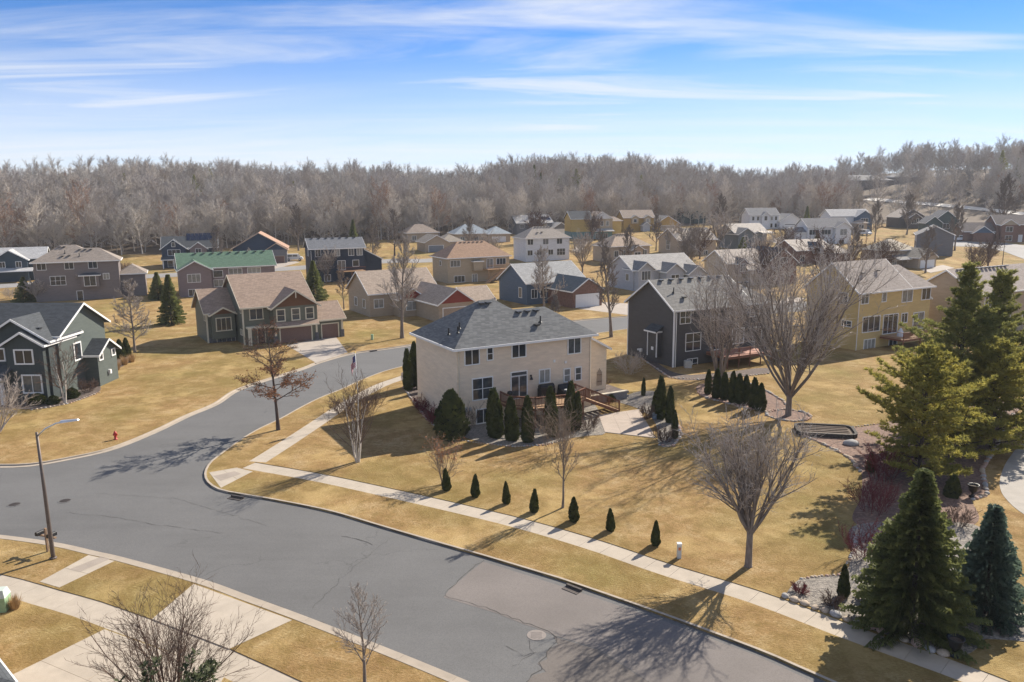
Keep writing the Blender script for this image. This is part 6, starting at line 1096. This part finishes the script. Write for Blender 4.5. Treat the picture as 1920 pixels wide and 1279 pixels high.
me = bpy.data.meshes.new('wood'); me.from_pydata([(x, y, hgt(x, y)-0.3) for x, y in pts], [], []); wood = tag(obj('wood', me), 'mass of bare grey brown trees covering the hillside', kind='stuff')
ng = bpy.data.node_groups.new('scatter_wood', 'GeometryNodeTree'); ng.interface.new_socket('Geometry', in_out='INPUT', socket_type='NodeSocketGeometry'); ng.interface.new_socket('Geometry', in_out='OUTPUT', socket_type='NodeSocketGeometry')
gi = ng.nodes.new('NodeGroupInput'); go = ng.nodes.new('NodeGroupOutput'); ip = ng.nodes.new('GeometryNodeInstanceOnPoints'); ci = ng.nodes.new('GeometryNodeCollectionInfo'); ci.inputs[0].default_value = wc; ci.inputs['Separate Children'].default_value = True; ci.inputs['Reset Children'].default_value = True
rv = ng.nodes.new('FunctionNodeRandomValue'); rv.data_type = 'FLOAT_VECTOR'; rv.inputs[0].default_value = (-0.06, -0.06, 0); rv.inputs[1].default_value = (0.06, 0.06, 6.283); rs = ng.nodes.new('FunctionNodeRandomValue'); rs.data_type = 'FLOAT'; rs.inputs[2].default_value = 0.55; rs.inputs[3].default_value = 1.15
ng.links.new(gi.outputs[0], ip.inputs['Points']); ng.links.new(ci.outputs[0], ip.inputs['Instance']); ip.inputs['Pick Instance'].default_value = True; ng.links.new(rv.outputs[0], ip.inputs['Rotation']); ng.links.new(rs.outputs[1], ip.inputs['Scale']); ng.links.new(ip.outputs[0], go.inputs[0])
md = wood.modifiers.new('scatter', 'NODES'); md.node_group = ng
# its front row, tree by tree
rg.shuffle(near)
kinds = []
for k in range(6):
    c = cfg(levels=3, n=[6, 10, 9], rmin=0.04, trop=0.10, ang=[(25, 55), (22, 55), (25, 60), (25, 60)], len=[0.5, 0.5, 0.5, 0.5], wob=0.22); H = 12+k*0.9; t = leader(300+k, H, 0.2, 26, H*0.36, H*0.012, c, (50, 84), 2); mats = (WB[(0, 3, 1, 0, 3, 2)[k]], WB[(3, 0, 1, 2, 3, 4)[k]])
    kinds.append([mesh(('trunk', 'crown')[i], t.V[i], t.F[i], mats[i], smooth=(i == 0)) for i in (0, 1)])
def wood_label(x, y, k):
    px = CX+FPX*x/y; where = [w for lim, w in ((120, 'behind the far left dark blue house'), (270, 'behind the taupe house'), (420, 'behind the solar house'), (560, 'behind the blue garage house'), (720, 'behind the navy house'), (900, 'behind the low tan house'), (1060, 'behind the skylight house'), (1170, 'behind the yellow and teal house'), (1280, 'behind the ochre house'), (1400, 'behind the far green house'), (1520, 'behind the white colonial house'), (1660, 'behind the pale blue house'), (9999, 'above the brick house')) if px < lim][0]
    return ('pale twigged', 'grey', 'brown', 'mauve grey', 'pale grey', 'russet')[k]+' bare tree at the wood edge '+where
for i, (x, y) in enumerate(near[:290]):
    kk = rg.choice((0, 1, 2, 3, 4, 5, 0, 1, 3)); k = kinds[kk]; s_ = rg.uniform(0.7, 1.12); r_ = tag(empty('wood_edge_tree', (x, y, hgt(x, y)-0.2), rg.random()*6.28), wood_label(x, y, kk), 'tree', 'front row trees of the hillside wood'); r_.scale = (s_, s_, s_*rg.uniform(0.9, 1.1))
    obj('trunk', k[0], r_); obj('crown', k[1], r_)
# dark conifers standing up in the wood
cs = spruce(310, 15, 3.0, 0.55, 0.1); cp = pine(311, 16, 3.6, 0.5, 0.3); cm = [(mesh('trunk', q.V[0], q.F[0], BK_DARK), mesh('crown', q.V[1], q.F[1], m_)) for q, m_ in ((cs, SPRUCE), (cp, PINEG))]
for px, d, k, s_ in ((378, 360, 1, 1.0), (408, 370, 1, 1.15), (463, 390, 1, 0.9), (860, 420, 0, 1.0), (990, 430, 0, 1.0), (1003, 435, 0, 1.15), (1015, 430, 0, 0.9), (1080, 400, 1, 1.2), (1050, 395, 1, 1.0), (700, 400, 0, 0.8), (560, 380, 1, 0.8), (250, 350, 1, 0.9), (120, 330, 0, 0.9), (1200, 420, 1, 1.0), (1330, 440, 0, 1.0), (940, 410, 1, 0.9), (800, 420, 1, 0.9), (1595, 430, 1, 1.0), (1890, 440, 0, 1.1), (1860, 450, 1, 1.2)):
    x = (px-CX)/FPX*d; r_ = tag(empty('hill_conifer', (x, d, hgt(x, d)-0.2), px), 'dark conifer standing among the bare hillside trees', 'tree', 'conifers in the hillside wood'); r_.scale = (s_,)*3; obj('trunk', cm[k][0], r_); obj('crown', cm[k][1], r_)
# ================================================================ street furniture and small things
STEEL = plain('weathered_steel', (0.13, 0.105, 0.09), 0.55, 0.4); ALU = plain('aluminium', (0.62, 0.63, 0.63), 0.35, 0.7)
def root(name, label, cat, px, rz=0.0, z=None): g = G(*px); return tag(empty(name, (g.x, g.y, hgt(g.x, g.y) if z is None else z), rz), label, cat)
r_ = root('street_lamp', 'bronze street lamp pole with pale lamp head at the left', 'street lamp', (100, 1047))
MB().tube([(0, 0, -0.1), (0, 0, 0.25), (-0.04, 0, 4), (-0.09, 0, 7.55)], [0.13, 0.12, 0.095, 0.07], 12).obj('pole', STEEL, r_, True); MB().lathe([(0.2, -0.02), (0.2, 0.06), (0.14, 0.1)], 12).obj('base_plate', STEEL, r_)
MB().tube([(-0.09, 0, 7.3), (0.35, 0.12, 7.72), (0.9, 0.25, 7.98), (1.3, 0.33, 8.05)], 0.045, 8).obj('arm', ALU, r_, True)
m = MB(); m.V = [(1.15, 0.17, 8.0), (1.15, 0.43, 8.0), (2.05, 0.62, 8.08), (2.05, 0.40, 8.08), (1.15, 0.22, 8.13), (1.15, 0.39, 8.13), (2.0, 0.56, 8.16), (2.0, 0.44, 8.16)]; m.F = [(0, 1, 2, 3), (7, 6, 5, 4), (0, 4, 5, 1), (1, 5, 6, 2), (2, 6, 7, 3), (3, 7, 4, 0)]; m.obj('lamp_head', ALU, r_)
r_ = root('mailbox', 'pair of black mailboxes on a wooden post behind the street lamp', 'mailbox', (90, 1034), R(-20)); WOODP = plain('post_wood', (0.25, 0.17, 0.11), 0.85, var=0.25)
MB().box(-0.06, 0.06, -0.06, 0.06, -0.1, 1.45).obj('post', WOODP, r_); MB().box(-0.75, 0.75, -0.07, 0.07, 0.92, 1.0).obj('crossbar', WOODP, r_)
for u in (-0.45, 0.45):
    m = MB(); m.V = []; n = 9; prof = [(-0.1, 0), (0.1, 0)]+[(0.1*math.cos(a), 0.14+0.1*math.sin(a)) for a in [math.pi*k/6 for k in range(7)]]; k = len(prof)
    for yy in (-0.28, 0.28): m.V += [(u+x, yy, 1.0+z) for x, z in prof]
    m.F = [tuple(range(k)), tuple(reversed(range(k, 2*k)))]+[(i, k+i, k+(i+1) % k, (i+1) % k) for i in range(k)]; m.obj('box', BLACK, r_)
r_ = root('fire_hydrant', 'red fire hydrant on the lawn across the side street', 'hydrant', (217, 824)); RED = plain('hydrant_red', (0.42, 0.025, 0.02), 0.45)
MB().lathe([(0.17, 0), (0.17, 0.05), (0.11, 0.07), (0.10, 0.5), (0.15, 0.52), (0.15, 0.56), (0.12, 0.62), (0.07, 0.70), (0.03, 0.72), (0.03, 0.78)], 14).obj('barrel', RED, r_, True)
for a in (0, math.pi, -math.pi/2): MB().tube([(0.08*math.cos(a), 0.08*math.sin(a), 0.42), (0.2*math.cos(a), 0.2*math.sin(a), 0.42)], 0.06, 8).obj('outlet', RED, r_)
r_ = root('utility_pedestal', 'white utility pedestal with orange label on the lawn by the sidewalk', 'utility box', (1273, 1046)); MB().box(-0.11, 0.11, -0.11, 0.11, -0.05, 0.82).obj('body', plain('pedestal_white', (0.55, 0.58, 0.56), 0.5), r_); MB().box(-0.13, 0.13, -0.13, 0.13, 0.82, 0.9).obj('cap', WHITE, r_); MB().box(-0.07, 0.07, -0.118, -0.11, 0.5, 0.68).obj('warning_label', plain('orange_label', (0.6, 0.22, 0.1), 0.6), r_)
r_ = root('transformer_box', 'pale green utility transformer at the left edge', 'utility box', (3, 1143), R(10)); GRNB = plain('utility_green', (0.28, 0.42, 0.26), 0.5); MB().box(-0.4, 0.35, -0.35, 0.35, 0, 0.75).obj('base', GRNB, r_); m = MB(); m.V = [(-0.42, -0.37, 0.75), (0.37, -0.37, 0.75), (0.37, 0.37, 0.75), (-0.42, 0.37, 0.75), (-0.3, -0.2, 1.1), (0.25, -0.2, 1.1), (0.25, 0.3, 1.1), (-0.3, 0.3, 1.1)]; m.F = [(0, 1, 5, 4), (1, 2, 6, 5), (2, 3, 7, 6), (3, 0, 4, 7), (4, 5, 6, 7)]; m.obj('lid', plain('utility_pale', (0.5, 0.56, 0.5), 0.5), r_)
r_ = root('utility_pedestal', 'small green utility pedestal beside the olive house driveway', 'utility box', (698, 637)); MB().box(-0.15, 0.15, -0.15, 0.15, -0.05, 0.7).obj('body', GRNB, r_); MB().box(-0.17, 0.17, -0.17, 0.17, 0.7, 0.78).obj('cap', GRNB, r_)
# flagpole with the stars and stripes hanging slack
r_ = root('flagpole', 'white flagpole with a slack american flag behind the birch', 'flag', (674, 789), R(-10)); MB().tube([(0, 0, 0), (-0.05, 0, 3), (-0.12, 0, 6.35)], [0.05, 0.04, 0.028], 10).obj('pole', WHITE, r_, True); MB().lathe([(0.02, 6.33), (0.07, 6.4), (0.02, 6.47)], 10, (-0.12, 0)).obj('finial', plain('gold', (0.5, 0.36, 0.1), 0.3, 0.8), r_)
FR = plain('flag_red', (0.42, 0.02, 0.035), 0.8); FW = plain('flag_white', (0.7, 0.7, 0.72), 0.8); FB = plain('flag_blue', (0.02, 0.03, 0.14), 0.8)
def flag_pt(s_, t_): # s along the fly, t down the hoist; the cloth droops in folds
    x = -0.14-0.42*s_+0.05*math.sin(s_*9); return (x, 0.10*math.sin(s_*11+t_*2)*(0.3+s_), 6.2-t_*1.05-0.75*s_*s_-0.25*s_)
def cloth(s0, s1, t0, t1, off=0.0):
    V = []; F = []; n, k = 14, 3
    for i in range(n+1):
        for j in range(k+1): p = flag_pt(s0+(s1-s0)*i/n, t0+(t1-t0)*j/k); V.append((p[0], p[1]+off, p[2]))
    for i in range(n):
        for j in range(k): a = i*(k+1)+j; F.append((a, a+1, a+k+2, a+k+1))
    return V, F
fl = obj('flag_cloth', mesh('flag_cloth', *cloth(0, 1, 0, 1), FW), r_)
for k in range(0, 13, 2):
    for s0, off in (((0.42 if k < 7 else 0.0), -0.006), ((0.42 if k < 7 else 0.0), 0.006)): obj('stripe', mesh('stripe', *cloth(s0, 1, k/13, (k+1)/13, off), FR), fl)
for off in (-0.008, 0.008): obj('canton', mesh('canton', *cloth(0, 0.42, 0, 7/13, off), FB), fl)
V = []; F = []
for i in range(6):
    for j in range(5):
        p = flag_pt(0.035+0.065*i, 0.05+0.1*j); b = len(V)
        for off in (-0.012,): V += [(p[0]-0.012, p[1]+off, p[2]), (p[0], p[1]+off, p[2]-0.016), (p[0]+0.012, p[1]+off, p[2]), (p[0], p[1]+off, p[2]+0.016)]; F.append((b, b+1, b+2, b+3))
tag(obj('stars', mesh('stars', V, F, FW), fl), kind='stuff')
# far flag
r_ = root('flagpole', 'thin flagpole with a small flag beside the pale blue house', 'flag', (1632, 434)); MB().tube([(0, 0, 0), (0, 0, 6.5)], 0.06, 6).obj('pole', WHITE, r_); V = [(-0.05-0.3*i, 0.1*math.sin(i*2), 6.3-0.1*i-0.02*i*i) for i in range(5)]; V += [(x, y, z-1.0) for x, y, z in V]; obj('flag_cloth', mesh('flag_cloth', V, [(i, i+1, i+6, i+5) for i in range(4)], plain('flag_pink', (0.5, 0.12, 0.13), 0.8)), r_)
# street post and lamp beside the turning circle
r_ = root('lamp_post', 'thin dark lamp post near the turning circle at the right', 'street lamp', (1879, 500)); MB().tube([(0, 0, 0), (0, 0, 6.3)], [0.11, 0.07], 8).obj('pole', STEEL, r_); MB().box(-0.1, 0.9, -0.1, 0.1, 6.25, 6.4).obj('lamp_head', STEEL, r_)
# manhole covers and kerb inlets
IRON = plain('cast_iron', (0.10, 0.085, 0.075), 0.6, 0.5, var=0.3); RING = plain('manhole_ring', (0.24, 0.21, 0.19), 0.9)
for px, lab in (((122, 939), 'round iron manhole cover in the middle of the junction'), ((27, 946), 'round iron manhole cover near the left edge of the street'), ((1006, 1191), 'pale ringed manhole cover at the edge of the repaved strip')):
    g = G(px[0], px[1], -0.1); o = tag(empty('manhole', (g.x, g.y, -0.105)), lab, 'manhole', 'manhole covers'); MB().lathe([(0.46, 0), (0.46, 0.014), (0.36, 0.016)], 20).obj('ring', RING if px[0] > 900 else ROADM, o)
    m = MB(); m.lathe([(0.35, 0.0), (0.35, 0.02)], 20)
    for k in range(-3, 4): m.box(-0.26, 0.26, k*0.08-0.018, k*0.08+0.018, 0.02, 0.027)
    m.obj('cover', RING if px[0] > 900 else IRON, o)
for (px, py), (qx, qy), lab in (((1066, 1093), (1094, 1104), 'black storm drain inlet in the kerb below the arborvitae row'), ((437, 927), (460, 931), 'black storm drain inlet in the kerb near the street corner'), ((696, 659), (708, 657), 'dark storm drain inlet in the far kerb of the side street')):
    a = G(px, py); b = G(qx, qy); d = (b-a).normalized(); n_ = Vector((-d.y, d.x)); s_ = -1 if n_.y > 0 else 1
    if py < 700: s_ = -s_
    q = [a+n_*(s_*0.10), b+n_*(s_*0.10), b+n_*(s_*0.23), a+n_*(s_*0.23)]; V = [(p.x, p.y, z) for z in (-0.14, 0.035) for p in q]
    o = tag(empty('storm_drain', (0, 0, 0)), lab, 'drain', 'kerb drains'); obj('inlet_frame', mesh('inlet_frame', V, [(0, 1, 2, 3), (7, 6, 5, 4)]+[(i, i+4, (i+1) % 4+4, (i+1) % 4) for i in range(4)], IRON), o)
    q = [a+n_*(s_*0.232), b+n_*(s_*0.232), b+n_*(s_*0.60), a+n_*(s_*0.60)]; V = [(p.x, p.y, z) for z in (-0.14, -0.074) for p in q]; obj('grate', mesh('grate', V, [(0, 1, 2, 3), (7, 6, 5, 4)]+[(i, i+4, (i+1) % 4+4, (i+1) % 4) for i in range(4)], IRON), o)
# raised bed of timber and soil
c = G(1547, 811); r_ = tag(empty('raised_bed', (c.x, c.y, 0), R(-12)), 'raised vegetable bed with rounded dark block rim in the mulch', 'planter'); DKB = plain('dark_block', (0.07, 0.062, 0.055), 0.9, var=0.25)
out_ = []
for cx_, cy_, a0 in ((1.75, 0.85, 0), (-1.75, 0.85, 90), (-1.75, -0.85, 180), (1.75, -0.85, 270)): out_ += [(cx_+0.6*math.cos(R(a0+k*22.5)), cy_+0.6*math.sin(R(a0+k*22.5))) for k in range(5)]
loop = resample([Vector(p) for p in out_+[out_[0]]], 0.4, False)
for a, b in zip(loop, loop[1:]):
    d = (b-a).normalized()*0.01; MB().bar((a.x+d.x, a.y+d.y, 0.17), (b.x-d.x, b.y-d.y, 0.17), 0.24, 0.38).obj('rim_block', DKB, r_)
V = [(x*0.97, y*0.95, 0.2) for x, y in out_]; obj('soil', mesh('soil', V, [tuple(range(len(V)))], plain('soil', (0.13, 0.10, 0.075), 0.95, var=0.3)), r_)
for k in range(5): MB().bar((-1.9, -1.0+k*0.5, 0.24), (1.9, -1.0+k*0.5, 0.24), 0.1, 0.07).obj('furrow_board', plain('grey_board', (0.24, 0.19, 0.15), 0.9), r_)
# urns
def urn(px, label, s_=1.0):
    r_ = root('garden_urn', label, 'urn', px); o = MB().lathe([(0.22*s_, 0), (0.22*s_, 0.08*s_), (0.09*s_, 0.16*s_), (0.09*s_, 0.3*s_), (0.24*s_, 0.45*s_), (0.3*s_, 0.75*s_), (0.38*s_, 0.85*s_), (0.38*s_, 0.9*s_), (0.3*s_, 0.88*s_), (0.27*s_, 0.7*s_)], 18).obj('body', BLACK, r_, True); MB().lathe([(0.26*s_, 0.74*s_), (0.26*s_, 0.78*s_)], 14).obj('soil', MAT['soil'], r_)
urn((1789, 1230), 'black garden urn at the end of the stone edging by the sidewalk'); urn((1823, 932), 'black garden urn near the curving path')
# boulder, bucket
o = tag(obj('boulder', ROCKS[1], None), 'grey boulder in the mulch beside the raised bed', 'stone'); g = G(1597, 834); o.location = (g.x, g.y, 0.12); o.scale = (0.6, 0.45, 0.4)
g = G(1227, 786); tag(obj('planter_pot', MB().lathe([(0.22, 0), (0.28, 0.5), (0.24, 0.5), (0.2, 0.42)], 14).me('planter_pot', plain('blue_grey_pot', (0.22, 0.27, 0.32), 0.6)), None, (g.x, g.y, 0.05)), 'blue grey pot beside the patio evergreens', 'pot')
# parked van by the blue garage house
g = G(552, 489); r_ = tag(empty('parked_van', (g.x, g.y, hgt(g.x, g.y)+0.06), R(10)), 'white van parked beside the blue garage house', 'van'); VW = plain('white_paint', (0.62, 0.63, 0.64), 0.3)
V = []
for x, zt in ((-2.3, 1.3), (-2.1, 1.95), (1.1, 1.95), (1.8, 1.15), (2.4, 1.0), (2.5, 0.5)): V.append((x, zt))
P = [(-2.35, 0.35)]+V+[(2.5, 0.35)]; k = len(P); m = MB(); m.V = [(x, yy, z) for yy in (-0.95, 0.95) for x, z in P]; m.F = [tuple(range(k)), tuple(reversed(range(k, 2*k)))]+[(i, k+i, k+(i+1) % k, (i+1) % k) for i in range(k)]; m.obj('body', VW, r_)
for yy in (-0.955, 0.955):
    m = MB(); m.box(-1.9, -0.5, yy-0.004, yy+0.004, 1.2, 1.75); m.box(-0.35, 0.95, yy-0.004, yy+0.004, 1.2, 1.75); m.obj('side_window', GLASS, r_)
    for x in (-1.5, 1.6):
        w = MB().tube([(x, yy-0.1, 0.33), (x, yy+0.1, 0.33)], 0.33, 14).obj('wheel', BLACK, r_); MB().tube([(x, yy-0.11, 0.33), (x, yy+0.11, 0.33)], 0.18, 10).obj('rim', ALU, w)
m = MB(); m.V = [(1.14, -0.85, 1.9), (1.14, 0.85, 1.9), (1.81, 0.85, 1.2), (1.81, -0.85, 1.2)]; m.V = [(x+0.012, y, z+0.012) for x, y, z in m.V]; m.F = [(0, 3, 2, 1)]; m.obj('windscreen', GLASS, r_)
van = r_
def copy_thing(src, pos, rz, label):
    a = src.copy(); COL.objects.link(a); a.location = pos; a.rotation_euler.z = rz; a['label'] = label
    for ch in src.children:
        b = ch.copy(); COL.objects.link(b); b.parent = a
        for gc in ch.children: d = gc.copy(); COL.objects.link(d); d.parent = b
for px, rz, lab in (((1621, 441), -60, 'white van parked by the pale blue house near the far flag'), ((1796, 452), 10, 'white van on the drive beside the brick house')):
    g = G(*px); van['group'] = 'parked vans'
    copy_thing(van, (g.x, g.y, hgt(g.x, g.y)+0.07), R(rz), lab)
# swing set far off
r_ = root('swing_set', 'orange wooden swing set with a slide behind the grey blue house', 'swing set', (1446, 463)); OW = plain('orange_wood', (0.42, 0.22, 0.09), 0.7); MB().bar((-2, 0, 2.3), (2, 0, 2.3), 0.12, 0.12).obj('beam', OW, r_)
for x in (-2, 2):
    for yy in (-0.9, 0.9): MB().bar((x, yy, 0), (x, 0, 2.3), 0.1, 0.1).obj('leg', OW, r_)
MB().bar((2.1, 0, 1.5), (3.6, -0.6, 0.2), 0.5, 0.06).obj('slide', plain('yellow_plastic', (0.6, 0.42, 0.1), 0.5), r_)
for x in (-1, 0.4): m = MB(); m.bar((x-0.2, 0, 2.25), (x-0.2, 0, 0.6), 0.02, 0.02); m.bar((x+0.2, 0, 2.25), (x+0.2, 0, 0.6), 0.02, 0.02); m.box(x-0.25, x+0.25, -0.12, 0.12, 0.55, 0.6); m.obj('swing', BLACK, r_)
# ================================================================ the air
hm, ht, hb = nodes('haze'); ht.nodes.remove(hb); pv = ht.nodes.new('ShaderNodeVolumePrincipled'); pv.inputs['Color'].default_value = (0.86, 0.92, 1.0, 1); pv.inputs['Density'].default_value = 0.00016; pv.inputs['Anisotropy'].default_value = 0.1
ht.links.new(pv.outputs[0], ht.nodes['Material Output'].inputs['Volume'])
tag(MB().box(-5200, 5200, -120, 8300, -3, 66).obj('haze', hm), 'thin pale air over the neighbourhood', kind='stuff')
